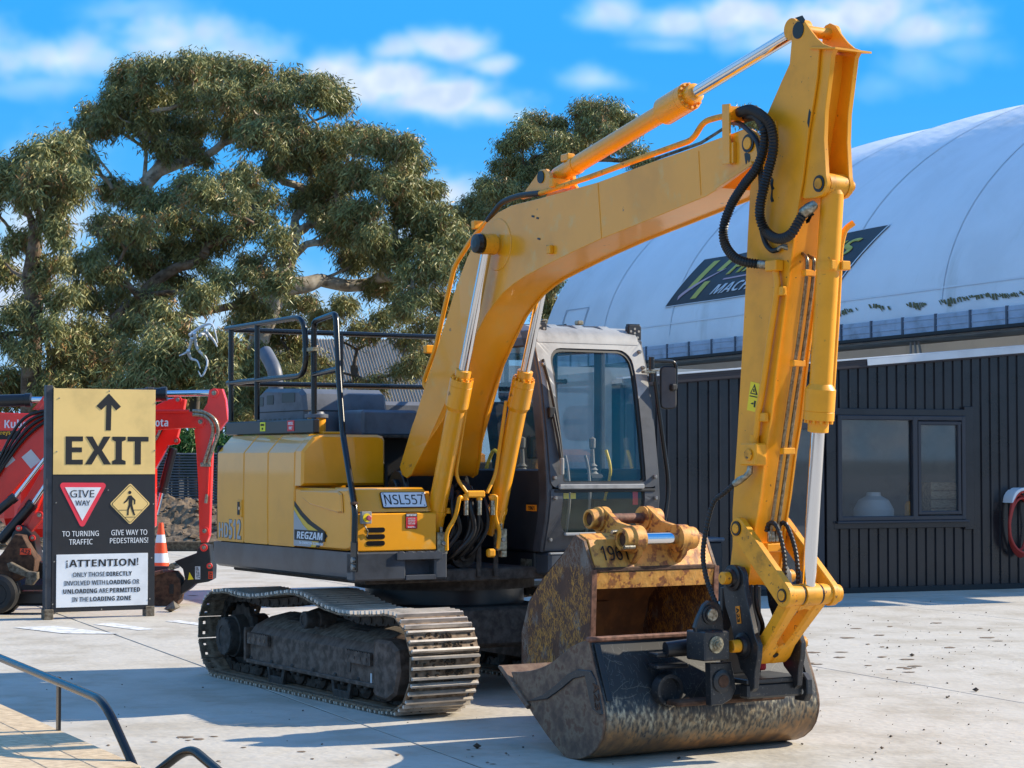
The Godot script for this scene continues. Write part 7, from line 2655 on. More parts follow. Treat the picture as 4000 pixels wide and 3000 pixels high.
func ram(parent: Node, x0: float, y0: float, x1: float, y1: float, x2: float, y2: float, z: float, r: float, dz := 0.0) -> void:
	var a := rv(x0, y0, z, dz)
	var b := rv(x1, y1, z, dz)
	var c := rv(x2, y2, z, dz)
	var d := (b - a).normalized()
	var g := G.new()
	var l := a.distance_to(b)
	g.lathe(a, d, [Vector2(0, 0), Vector2(0, r * 0.9), Vector2(0.02, r), Vector2(l - 0.07, r), Vector2(l - 0.065, r * 1.12), Vector2(l, r * 1.12), Vector2(l, 0)], 20)
	part(parent, "ram_barrel", g, M.black_paint)
	g = G.new()
	g.cyl(b, c, r * 0.5, 16)
	part(parent, "ram_rod", g, M.chrome)

func build_mini_excavators() -> void:
	# A: the nearer one whose arm comes down beside the yellow digger
	var z := 24.5
	var t := thing("mini_excavator", "small red digger with its raised arm hanging down beside the yellow excavator", "excavator", Vector3.ZERO, "small red diggers")
	var bm := pivot(t, "boom")
	red_plate(bm, "boom_box", [395, 1660, 480, 1625, 620, 1604, 720, 1606, 790, 1612, 812, 1632, 815, 1655, 800, 1672, 720, 1672, 600, 1682, 520, 1700, 430, 1760], z, 0.17, M.red_paint)
	red_plate(bm, "cylinder_lug", [300, 1572, 315, 1540, 345, 1530, 352, 1545, 380, 1535, 402, 1545, 408, 1575, 400, 1600, 300, 1605], z, 0.14, M.red_paint)
	pin_boss(bm, 378, 1552, z, 0.06, 0.15)
	pin_boss(bm, 788, 1648, z, 0.055, 0.18)
	red_plate(bm, "pipe_rail", [500, 1602, 740, 1600, 740, 1612, 500, 1615], z - 0.12, 0.03, M.red_paint)
	text(bm, "ota", true, M.white, 0.15, 0.085, Transform3D(Basis(), rv(632, 1652, z - 0.092)), 0.004)
	var ac := pivot(t, "arm_cylinder")
	ram(ac, 378, 1550, 652, 1538, 820, 1535, z, 0.075)
	var ar := pivot(t, "arm")
	red_plate(ar, "arm_box", [820, 1525, 838, 1518, 872, 1520, 885, 1560, 893, 1640, 880, 1655, 862, 1680, 835, 1700, 828, 1900, 822, 2090, 812, 2118, 790, 2120, 782, 2100, 778, 1900, 770, 1760, 762, 1680, 780, 1655, 815, 1645, 805, 1620, 792, 1610, 812, 1575], z, 0.14, M.red_paint)
	pin_boss(ar, 840, 1536, z, 0.055, 0.15)
	pin_boss(ar, 803, 2073, z, 0.05, 0.15)
	for k in 2:
		rod(ar, "steel_hose", M.zinc, curve([rv(760, 1606 + k * 14, z, 0.14), rv(805, 1612 + k * 14, z, 0.15), rv(845 - k * 12, 1640 + k * 14, z, 0.15), rv(858 - k * 20, 1690, z, 0.14), rv(840 - k * 16, 1745, z, 0.13), rv(822 - k * 16, 1800, z, 0.12), rv(822 - k * 18, 1815, z, 0.1)]), 0.022, 10)
	bx(ar, "hose_clamp", M.zinc, rv(808, 1815, z, 0.1), Vector3(0.12, 0.05, 0.06), 0.006)
	rod(ar, "fitting", M.zinc, [rv(812, 1930, z, 0.09), rv(808, 1965, z, 0.09)], 0.02, 8)
	rod(ar, "side_pipe", M.red_paint, [rv(820, 1820, z, 0.09), rv(815, 1935, z, 0.09)], 0.014, 8)
	# hitch and small bucket
	var ht := pivot(t, "hitch")
	red_plate(ht, "hitch_frame", [690, 2190, 775, 2158, 780, 2140, 800, 2125, 825, 2130, 832, 2190, 840, 2210, 838, 2260, 820, 2270, 770, 2278, 745, 2300, 715, 2320, 712, 2290, 730, 2260, 722, 2220], z, 0.30, M.black_paint)
	pin_boss(ht, 804, 2137, z, 0.045, 0.30)
	pin_boss(ht, 826, 2208, z, 0.035, 0.30)
	bx(ht, "tag", M.vivid_orange, rv(830, 2244, z, 0.155), Vector3(0.05, 0.085, 0.004), 0.0)
	bx(ht, "white_tag", M.white_dull, rv(780, 2235, z, 0.155), Vector3(0.06, 0.15, 0.004), 0.0)
	text(ht, "HELITILT", true, M.ink, 0.13, 0.035, Transform3D(Basis(Vector3(0, 0, 1), -PI / 2 + 0.12), rv(780, 2235, z, 0.158)), 0.003)
	var g := G.new()
	g.prism(rp([748, 2232, 764, 2260, 742, 2262], z), -z + 0.151, -z + 0.155)
	part(ht, "warning_triangle", g, M.yellow_label)
	text(ht, "A23", true, M.ink, 0.07, 0.035, Transform3D(Basis(Vector3(0, 0, 1), -PI / 2), rv(830, 2244, z, 0.158)), 0.003)
	var bk := pivot(t, "bucket")
	red_plate(bk, "bucket_side", [598, 2238, 640, 2228, 690, 2232, 712, 2260, 716, 2300, 705, 2350, 680, 2375, 655, 2382, 630, 2372, 605, 2350, 596, 2300], z, 0.36, M.rust_dark)
	red_plate(bk, "bucket_edge", [592, 2235, 645, 2224, 655, 2234, 600, 2250], z, 0.40, M.rust_edge)
	rod(bk, "pin", M.zinc, [rv(682, 2210, z, -0.2), rv(682, 2210, z, 0.2)], 0.04, 12)
	bx(bk, "tag", M.ink, rv(680, 2297, z, 0.186), Vector3(0.05, 0.11, 0.004), 0.0)
	# undercarriage behind the sign
	bx(t, "body", M.red_paint, rv(300, 1950, z, -0.6), Vector3(1.5, 0.9, 1.3), 0.1)
	bx(t, "track", M.rubber, rv(300, 2310, z, -0.1), Vector3(2.0, 0.4, 0.35), 0.12)
	bx(t, "track", M.rubber, rv(300, 2300, z, -1.3), Vector3(2.0, 0.4, 0.35), 0.12)
	# B: boom rising from the left edge with its rams
	z = 23.6
	t = thing("mini_excavator", "small red digger with black rams and a rusty bucket folded beside the exit sign", "excavator", Vector3.ZERO, "small red diggers")
	bm = pivot(t, "boom")
	red_plate(bm, "boom_box", [-60, 1960, -30, 1840, 30, 1770, 110, 1660, 175, 1575, 190, 1552, 240, 1545, 300, 1548, 330, 1600, 300, 1700, 230, 1760, 100, 1870, 20, 1960, -30, 2010], z, 0.16, M.red_paint)
	red_plate(bm, "cylinder_lug", [130, 1600, 165, 1560, 172, 1552, 200, 1552, 215, 1600], z, 0.13, M.red_paint)
	pin_boss(bm, 185, 1563, z, 0.05, 0.14)
	red_plate(bm, "arm_brace", [60, 2030, 70, 1990, 110, 1935, 180, 1810, 230, 1745, 245, 1760, 200, 1870, 160, 1960, 120, 2060, 100, 2080, 95, 2040, 60, 2050], z - 0.2, 0.1, M.red_paint)
	for q in [[30, 1790], [128, 1793]]:
		var lab := bx(bm, "label", M.white_dull, Vector3.ZERO, Vector3(0.14, 0.17, 0.004), 0.0)
		lab.transform = Transform3D(Basis(Vector3(0, 0, 1), 0.7), rv(q[0], q[1], z, 0.085))
	ac = pivot(t, "boom_rams")
	ram(ac, -200, 1572, 122, 1562, 182, 1562, z, 0.07)
	ram(ac, 0, 2115, 130, 1965, 290, 1730, z - 0.25, 0.06)
	ram(ac, -60, 2040, 60, 1940, 200, 1760, z - 0.3, 0.05)
	for k in 4:
		rod(ac, "hose", M.hose, curve([rv(-40 + k * 12, 1900 - k * 12, z, 0.13), rv(40 + k * 14, 1730 + k * 4, z, 0.14), rv(100 + k * 16, 1640 + k * 12, z, 0.14), rv(170 + k * 12, 1608 + k * 10, z, 0.13), rv(235, 1605 + k * 8, z, 0.1)]), 0.018, 8)
	ar = pivot(t, "folded_arm")
	red_plate(ar, "arm_lug", [100, 2080, 130, 2010, 150, 2000, 168, 2010, 172, 2025, 120, 2085], z - 0.3, 0.1, M.red_paint)
	pin_boss(ar, 158, 2012, z - 0.3, 0.045, 0.1)
	ht = pivot(t, "hitch")
	red_plate(ht, "hitch_plate", [60, 2080, 85, 2050, 110, 2058, 145, 2095, 150, 2130, 165, 2190, 200, 2210, 190, 2260, 120, 2250, 70, 2200, 40, 2150], z - 0.3, 0.25, M.black_paint)
	for q in [[85, 2062], [137, 2100], [140, 2175]]: pin_boss(ht, q[0], q[1], z - 0.3, 0.035, 0.25)
	bk = pivot(t, "bucket")
	red_plate(bk, "bucket_side", [-20, 2200, 20, 2160, 70, 2085, 100, 2090, 120, 2130, 150, 2180, 145, 2230, 90, 2260, 40, 2280, -10, 2270], z - 0.5, 0.3, M.rust_dark)
	red_plate(bk, "tooth_bar", [30, 2200, 45, 2195, 110, 2230, 150, 2235, 150, 2260, 130, 2285, 100, 2282, 105, 2255, 40, 2230], z - 0.75, 0.1, M.post_shoe)
	bx(bk, "tag", M.vivid_orange, rv(112, 2152, z - 0.5, 0.155), Vector3(0.12, 0.07, 0.004), 0.0)
	text(bk, "A23", true, M.ink, 0.10, 0.045, Transform3D(Basis(Vector3(0, 0, 1), -0.3), rv(112, 2152, z - 0.5, 0.158)), 0.003)
	bx(t, "track_beam", M.black_paint, rv(110, 2335, z - 0.4, 0), Vector3(1.0, 0.16, 0.3), 0.03)
	g = G.new()
	var wc := rv(0, 2320, z - 0.9)
	g.lathe(wc + Vector3(-0.02, 0, -0.12), Vector3(0, 0, 1), [Vector2(0, 0), Vector2(0, 0.17), Vector2(0.02, 0.21), Vector2(0.22, 0.21), Vector2(0.24, 0.17), Vector2(0.24, 0.12), Vector2(0.22, 0.11), Vector2(0.22, 0)], 30)
	part(t, "wheel", g, M.rubber)
	g = G.new()
	g.prism(rp([-200, 2250, -40, 2235, 40, 2262, 62, 2320, 50, 2370, 20, 2400, -60, 2410, -200, 2410], z - 0.75), -z + 0.75 - 0.42, -z + 0.75 - 0.17, 0.03)
	part(t, "track", g, M.rubber)
	# C: the one behind, with its name along the boom
	z = 26.5
	t = thing("mini_excavator", "small red digger standing behind, with white lettering along its boom", "excavator", Vector3.ZERO, "small red diggers")
	bm = pivot(t, "boom")
	red_plate(bm, "boom_box", [-250, 1615, 0, 1612, 150, 1616, 160, 1690, 60, 1760, -250, 1770], z, 0.16, M.red_paint)
	text(bm, "Kubota", true, M.white, 0.42, 0.11, Transform3D(Basis(), rv(88, 1656, z, 0.085)), 0.004)
	bx(bm, "yellow_banner", M.ink, rv(10, 1700, z, 0.082), Vector3(0.5, 0.11, 0.004), 0.0)
	text(bm, "Humphreys", true, M.decal_gold, 0.36, 0.07, Transform3D(Basis(Vector3(0, 0, 1), 0.05), rv(-8, 1694, z, 0.086)), 0.003)
	red_plate(bm, "upper_box", [560, 1608, 660, 1560, 690, 1555, 728, 1560, 718, 1620, 700, 1690, 690, 1735, 660, 1740, 640, 1780, 600, 1850, 560, 1880], z - 0.6, 0.14, M.red_paint)
	pin_boss(bm, 698, 1562, z - 0.6, 0.05, 0.14)
	pin_boss(bm, 692, 1722, z - 0.6, 0.05, 0.14)
	ac = pivot(t, "rams")
	ram(ac, 470, 1563, 600, 1563, 690, 1561, z - 0.6, 0.04)
	ram(ac, 678, 1750, 632, 1925, 612, 2010, z - 0.55, 0.055)
	rod(ac, "hose", M.hose, curve([rv(600, 1740, z, 0.7), rv(640, 1720, z, 0.72), rv(668, 1680, z, 0.72), rv(676, 1650, z, 0.7)]), 0.02, 8)
	rod(ac, "steel_hose", M.zinc, curve([rv(608, 1755, z, 0.72), rv(650, 1715, z, 0.74), rv(668, 1665, z, 0.74)]), 0.016, 8)
	bx(t, "body", M.red_paint, rv(250, 1900, z, -0.4), Vector3(1.6, 1.0, 1.3), 0.1)
	bx(t, "track", M.rubber, rv(250, 2280, z, -0.1), Vector3(2.0, 0.4, 1.5), 0.12)

# ---- timber deck with bent pipe rails in the foreground
func build_deck() -> void:
	var h := 0.30
	var tip := gnd(548, 2990, h)
	var far := gnd(-60, 2722, h)
	var dir := (far - tip).normalized()
	var side := Vector3(dir.z, 0, -dir.x)
	if side.x > 0: side = -side
	var t := thing("timber_ramp", "weathered plywood loading ramp with bent black pipe rail", "ramp", Vector3(tip.x, 0, tip.z))
	var bs := Basis(side, Vector3.UP, side.cross(Vector3.UP))
	# boards laid lengthways
	var len := tip.distance_to(far) + 0.8
	var zs := 1.0 if bs.z.dot(dir) > 0 else -1.0
	for k in 6:
		var g := G.new()
		g.box(Vector3(0.10 + k * 0.202, h - 0.012, zs * (len / 2 - 0.01 - 0.0 * k)), Vector3(0.2, 0.024, len), 0.004, Transform3D(bs, Vector3.ZERO))
		part(t, "plank", g, M.deck_wood)
	var g := G.new()
	g.box(Vector3(0.6, h - 0.06, zs * len / 2), Vector3(1.18, 0.07, len - 0.02), 0.006, Transform3D(bs, Vector3.ZERO))
	part(t, "bearer", g, M.deck_edge)
	g = G.new()
	g.box(Vector3(0.58, h - 0.035, zs * -0.016), Vector3(1.2, 0.05, 0.02), 0.004, Transform3D(bs, Vector3.ZERO))
	part(t, "nosing", g, M.zinc)
	g = G.new()
	for q in [0.3, len - 0.3]: g.box(Vector3(0.6, (h - 0.09) / 2, zs * q), Vector3(1.1, h - 0.10, 0.08), 0.006, Transform3D(bs, Vector3.ZERO))
	part(t, "support", g, M.frame_dark)
	var O := Vector3(tip.x, 0, tip.z)
	var r1 := gnd(538, 2978, h) - O
	var r2 := at_depth(408, 2738, 9.95) - O
	var r3 := at_depth(-60, 2545, 12.35) - O
	g = G.new()
	g.tube(bent([r1 - Vector3(0, 0.06, 0), r2, r3], 0.16, 10), 0.0215, 14)
	part(t, "rail", g, M.rail_black)
	g = G.new()
	var p1 := gnd(222, 2850, h) - O
	var p2 := at_depth(236, 2668, 10.8) - O
	var pd := (p2 - p1).normalized()
	g.box(Vector3.ZERO, Vector3(0.05, p1.distance_to(p2) + 0.05, 0.014), 0.002, Transform3D(Basis(dir, Vector3.UP, dir.cross(Vector3.UP)), (p1 + p2) / 2))
	part(t, "rail_post", g, M.rail_black)
	# the next ramp's rail
	var t2 := thing("pipe_rail", "bent black pipe rail end standing alone on the concrete", "rail", gnd(760, 3060))
	var O2 := t2.position
	g = G.new()
	var a := at_depth(740, 2916, 9.6)
	var b := at_depth(1010, 3003, 9.0)
	var c := at_depth(590, 3012, 9.75)
	var c2 := Vector3(c.x - 0.28, 0.0, c.z - 0.1)
	var e := b + (b - a).normalized() * 0.9
	e.y = 0.0
	g.tube(bent([c2 - O2, a - O2, e - O2], 0.10, 10), 0.022, 14)
	part(t2, "rail", g, M.rail_black)

# ---- small things
func build_small_things() -> void:
	# traffic cone
	var t := thing("traffic_cone", "orange traffic cone with two white bands behind the exit sign", "cone", gnd(627, 2238))
	var g := G.new()
	g.prism(rrect(0.38, 0.38, 0.04), 0.0, 0.04, 0.008, Transform3D(Basis(Vector3(1, 0, 0), Vector3(0, 0, -1), Vector3.UP), Vector3.ZERO))
	part(t, "base", g, M.cone_orange)
	var ring := [[0.04, 0.14, 0.16, 0.125, "cone_orange"], [0.16, 0.125, 0.30, 0.104, "white"], [0.30, 0.104, 0.46, 0.08, "cone_orange"], [0.46, 0.08, 0.58, 0.062, "white"], [0.58, 0.062, 0.76, 0.034, "cone_orange"]]
	for q in ring:
		g = G.new()
		g.lathe(Vector3(0, 0, 0), Vector3.UP, [Vector2(q[0], q[1]), Vector2(q[2], q[3])] + ([Vector2(q[2], 0)] if q[2] > 0.7 else []), 24)
		part(t, "band", g, M[q[4]])
	# red hose on its white hanger
	var hp := ws_px(3990, 2040, 0.14)
	var hw := ws(hp.x, hp.y, 0.0)
	t = thing("coiled_hose", "coiled red rubber hose hanging on a white wall bracket of the workshop", "hose", hw)
	t.basis = Basis(EE, Vector3.UP, DD)
	for k in 5:
		g = G.new()
		var pts := []
		for i in 29:
			var a := PI / 2 + TAU * i / 28
			pts.append(Vector3(cos(a) * (0.15 + 0.02 * k) + rng.randf_range(-0.004, 0.004), sin(a) * (0.37 + 0.035 * (k % 3)) - 0.05 * (k % 2), 0.08 + 0.03 * k + 0.012 * sin(a * 3.0)))
		g.tube(curve(pts, 2), 0.018, 10)
		part(t, "coil", g, M.red_hose)
	g = G.new()
	var ho := circle(Vector2(0, 0.26), 0.20, 0, PI, 14)
	ho.append_array(circle(Vector2(0, 0.26), 0.16, PI, 0, 14))
	g.prism(ho, 0.0, 0.22, 0.006)
	part(t, "hanger", g, M.white)
	# what stands inside the workshop window
	var wi := ws_px(3420, 1900, -0.7)
	t = thing("water_tank", "white plastic tank standing inside the workshop window", "tank", ws(wi.x, 0, -0.75))
	g = G.new()
	g.lathe(Vector3(0, 0.2, 0), Vector3.UP, [Vector2(0, 0), Vector2(0, 0.27), Vector2(0.85, 0.27), Vector2(0.98, 0.20), Vector2(1.03, 0.10), Vector2(1.08, 0.09), Vector2(1.08, 0)], 28)
	part(t, "shell", g, M.tank_white)
	bx(t, "stand", M.crate_dark, Vector3(0, 0.1, 0), Vector3(0.5, 0.2, 0.5), 0.01)
	wi = ws_px(3560, 1950, -0.6)
	t = thing("yellow_bollard", "short yellow bollard beside the white tank inside the window", "bollard", ws(wi.x, 0, -0.6))
	g = G.new()
	g.lathe(Vector3.ZERO, Vector3.UP, [Vector2(0, 0), Vector2(0, 0.09), Vector2(1.12, 0.09), Vector2(1.16, 0.06), Vector2(1.16, 0)], 18)
	part(t, "tube", g, M.yellow_tube)
	wi = ws_px(3680, 1950, -0.7)
	t = thing("timber_crate", "pale timber crate on a bench inside the narrow window sash", "crate", ws(wi.x, 0, -0.8))
	t.basis = Basis(EE, Vector3.UP, DD)
	for k in 4: bx(t, "board", M.deck_wood, Vector3(0, 1.0 + k * 0.12, 0.3), Vector3(0.62, 0.10, 0.02), 0.004)
	bx(t, "box", M.deck_edge, Vector3(0, 1.18, 0), Vector3(0.6, 0.46, 0.56), 0.006)
	bx(t, "bench", M.crate_dark, Vector3(0, 0.46, 0), Vector3(0.9, 0.92, 0.6), 0.01)
	# dark storage box against the wall behind the cab
	var bp := ws_px(2665, 2230, 0.35)
	t = thing("storage_box", "low dark storage box standing against the workshop wall behind the cab", "box", ws(bp.x, 0, 0.42))
	t.basis = Basis(EE, Vector3.UP, DD)
	bx(t, "body", M.crate_dark, Vector3(0, 0.36, 0), Vector3(0.75, 0.72, 0.55), 0.02)
	bx(t, "lid", M.cover_grey, Vector3(0, 0.745, 0), Vector3(0.79, 0.05, 0.59), 0.015)
	bx(t, "handle", M.zinc, Vector3(0, 0.62, 0.285), Vector3(0.16, 0.025, 0.02), 0.006)
	# stone by the little bucket
	g = G.new()
	var c := gnd(668, 2390)
	clod(g, Vector3(0, 0.05, 0), 0.10)
	var st := part(self, "stone", g, M.post_shoe)
	st.position = c
	meta(st, "pale stone lying under the small rusty digger bucket", "stone")

# ---- house far behind, fence, heap
func build_house() -> void:
	var z := 84.0
	var t := thing("house", "low house with a tan ribbed metal roof seen through the trees", "building", Vector3.ZERO)
	var e0 := at_depth(1120, 1612, z)
	var e1 := at_depth(1850, 1612, z)
	var up := at_depth(1400, 1325, z + 4.5)
	var rise := up.y - e0.y
	var g := G.new()
	var A := Vector3(e0.x, e0.y, -z)
	var B := Vector3(e1.x, e0.y, -z)
	var C := Vector3(e1.x - 1.2, e0.y + rise, -z - 4.5)
	var D := Vector3(e0.x - 1.2, e0.y + rise, -z - 4.5)
	g.quad(A, B, C, D)
	g.quad(D, C, C + Vector3(0, -rise, -4), D + Vector3(0, -rise, -4))
	part(t, "roof", g, M.roof_tan)
	var n := 62
	for k in n:
		g = G.new()
		var p := A.lerp(B, (k + 0.5) / n)
		var q := D.lerp(C, (k + 0.5) / n)
		g.tube([p + Vector3(0, 0.02, 0.02), q + Vector3(0, 0.02, 0.02)], 0.028, 4)
		part(t, "roof_rib", g, M.roof_rib)
	g = G.new()
	g.box(Vector3((A.x + B.x) / 2, A.y - 0.08, A.z + 0.05), Vector3(B.x - A.x, 0.16, 0.12), 0.01)
	part(t, "gutter", g, M.cab_trim)
	g = G.new()
	g.box(Vector3((A.x + B.x) / 2, A.y / 2 - 0.1, A.z - 2.6), Vector3(B.x - A.x - 0.6, A.y - 0.2, 4.4), 0.0)
	part(t, "wall", g, M.house_wall)
	for x in [1290, 1470]:
		var w := pivot(t, "window")
		var c := at_depth(x, 1720, z)
		bx(w, "frame", M.white_dull, Vector3(c.x, c.y, -z - 0.38), Vector3(1.3, 1.1, 0.06), 0.01)
		bx(w, "pane", M.window_glass, Vector3(c.x, c.y, -z - 0.34), Vector3(1.14, 0.94, 0.01), 0.0)

func build_fence_and_soil() -> void:
	var z := 46.0
	var a := at_depth(-150, 1768, z)
	var b := at_depth(1250, 1768, z)
	var t := thing("slat_fence", "dark corrugated steel fence with narrow level ribs behind the soil heap", "fence", Vector3((a.x + b.x) / 2, 0, -z))
	var w := b.x - a.x
	var n := 30
	for k in n:
		var g := G.new()
		var y := 0.05 + (a.y - 0.05) * k / n
		var h := (a.y - 0.05) / n
		g.prism(PackedVector2Array([Vector2(0, y), Vector2(0.03, y + h * 0.25), Vector2(0.03, y + h * 0.6), Vector2(0, y + h * 0.85), Vector2(-0.02, y + h * 0.85), Vector2(-0.02, y)]), -w / 2, w / 2, 0.0, Transform3D(Basis(Vector3(0, 0, 1), Vector3.UP, Vector3(-1, 0, 0)), Vector3.ZERO))
		part(t, "slat", g, M.corrugated_dark)
	for k in 6:
		bx(t, "post", M.frame_dark, Vector3(-w / 2 + w * k / 5.0, a.y / 2, -0.06), Vector3(0.1, a.y, 0.1), 0.01)
	# heap of broken soil
	var c := at_depth(690, 2150, 40.0)
	var hp := thing("soil_heap", "long heap of broken brown soil in front of the ribbed fence", "soil", Vector3(c.x - 2.5, 0, -42.0))
	var g := G.new()
	var f := FastNoiseLite.new()
	f.seed = 12
	f.frequency = 0.9
	f.fractal_octaves = 5
	var H := func(x: float, zz: float) -> float:
		var r := maxf(0.0, 1.0 - pow(absf(x) / 5.2, 3.0)) * maxf(0.0, 1.0 - pow(zz / 2.4, 2.0))
		return maxf(-0.05, r * (0.95 + 0.35 * f.get_noise_2d(x * 0.5, zz)) + r * 0.16 * f.get_noise_2d(x * 4.0, zz * 4.0) - 0.04)
	var nx := 130
	var nz := 56
	for i in nx:
		for j in nz:
			var x0 := lerpf(-5.2, 5.2, float(i) / nx)
			var x1 := lerpf(-5.2, 5.2, float(i + 1) / nx)
			var z0 := lerpf(-2.4, 2.4, float(j) / nz)
			var z1 := lerpf(-2.4, 2.4, float(j + 1) / nz)
			g.quad(Vector3(x0, H.call(x0, z1), z1), Vector3(x1, H.call(x1, z1), z1), Vector3(x1, H.call(x1, z0), z0), Vector3(x0, H.call(x0, z0), z0))
	part(hp, "mound", g, M.soil)
	g = G.new()
	for k in 900:
		var x := rng.randf_range(-4.8, 4.8)
		var zz := rng.randf_range(-1.2, 2.5)
		clod(g, Vector3(x, maxf(H.call(x, zz), 0.0), zz), absf(rng.randfn(0.0, 0.035)) + 0.025)
	part(hp, "lumps", g, M.soil).set_meta("kind", "stuff")
	# timber kerb
	var k0 := gnd(655, 2152)
	var k1 := gnd(800, 2150)
	for k in 3:
		var g2 := G.new()
		g2.box(Vector3(0, 0.09, 0), Vector3(1.15, 0.18, 0.2), 0.015)
		var o := part(self, "timber_sleeper", g2, M.sleeper)
		o.position = Vector3(k0.x + 0.55 + 1.2 * (k - 1), 0, k0.z)
		meta(o, "old timber sleeper laid as a kerb before the soil heap", "sleeper", "kerb sleepers")

# ---- trees
var sprigs := []

func make_sprigs() -> void:
	# hanging twigs with narrow leaves, a few shapes
	for s in 5:
		var g := G.new()
		var r := RandomNumberGenerator.new()
		r.seed = 100 + s
		for k in 20:
			var t := k / 19.0
			var base := Vector3(0.10 * sin(t * 3.0 + s), -0.05 - 0.34 * t, 0.08 * cos(t * 2.6 + s * 2)) + Vector3(r.randfn(0, 0.07), r.randfn(0, 0.05), r.randfn(0, 0.07))
			var a := r.randf_range(0, TAU)
			var drop := r.randf_range(0.5, 1.3)
			var d := Vector3(cos(a), -drop, sin(a)).normalized()
			var w := d.cross(Vector3(r.randf_range(-1, 1), r.randf_range(-0.3, 0.3), r.randf_range(-1, 1))).normalized()
			var l := r.randf_range(0.11, 0.20)
			var hw := r.randf_range(0.011, 0.019)
			var m := base + d * l * 0.45 + Vector3(0, -0.008, 0)
			var tip := base + d * l + Vector3(0, -0.025, 0)
			var n1 := w.cross(d).normalized()
			g.tris(base, tip, m - w * hw, n1, n1, n1)
			g.tris(base, m + w * hw, tip, n1, n1, n1)
		sprigs.append(g.mesh(M.leaf))

func tint() -> Color:
	var q := rng.randf()
	var v := rng.randf_range(0.65, 1.35)
	if q < 0.08: return Color(0.30 * v, 0.17 * v, 0.07 * v)
	if q < 0.55: return Color(0.29 * v, 0.265 * v, 0.10 * v)
	return Color(0.19 * v, 0.205 * v, 0.08 * v)

func crown(parent: Node, clumps: Array, dense: float, green := false) -> void:
	# clumps: [centre, radius]; each made of lobes, each lobe of hanging sprigs
	var where := []
	for s in sprigs.size(): where.append([])
	for c in clumps:
		var R: float = c[1]
		var lobes := []
		for k in 7:
			var d := Vector3(rng.randfn(0, 1), absf(rng.randfn(0, 0.7)) - 0.25, rng.randfn(0, 1)).normalized()
			lobes.append([c[0] + d * R * rng.randf_range(0.35, 0.8) * Vector3(1.0, 0.75, 1.0), R * rng.randf_range(0.36, 0.6)])
		for l in lobes:
			var n := int(52.0 * l[1] * l[1] * 4.0 * dense) + 3
			for k in n:
				var d := Vector3(rng.randfn(0, 1), rng.randfn(0.35, 1), rng.randfn(0, 1)).normalized()
				var p: Vector3 = l[0] + d * l[1] * (1.0 - 0.5 * pow(rng.randf(), 2.2) + (rng.randf_range(0.0, 0.4) if rng.randf() < 0.2 else 0.0)) * Vector3(1.05, 0.85, 1.05)
				var b := Basis(Vector3.UP, rng.randf_range(0, TAU)) * Basis(Vector3(1, 0, 0), rng.randfn(0, 0.35))
				b = b.scaled(Vector3.ONE * rng.randf_range(0.75, 1.3))
				where[rng.randi() % sprigs.size()].append(Transform3D(b, p))
	var cr := pivot(parent, "crown")
	for s in sprigs.size():
		if where[s].is_empty(): continue
		var mm := MultiMesh.new()
		mm.transform_format = MultiMesh.TRANSFORM_3D
		mm.use_colors = true
		mm.mesh = sprigs[s]
		mm.instance_count = where[s].size()
		for i in where[s].size():
			mm.set_instance_transform(i, where[s][i])
			var c := tint()
			if green: c = Color(0.06, 0.13, 0.03) * rng.randf_range(0.7, 1.3)
			mm.set_instance_color(i, c)
		var o := MultiMeshInstance3D.new()
		o.name = "foliage"
		o.multimesh = mm
		cr.add_child(o, true)
		o.set_meta("kind", "stuff")

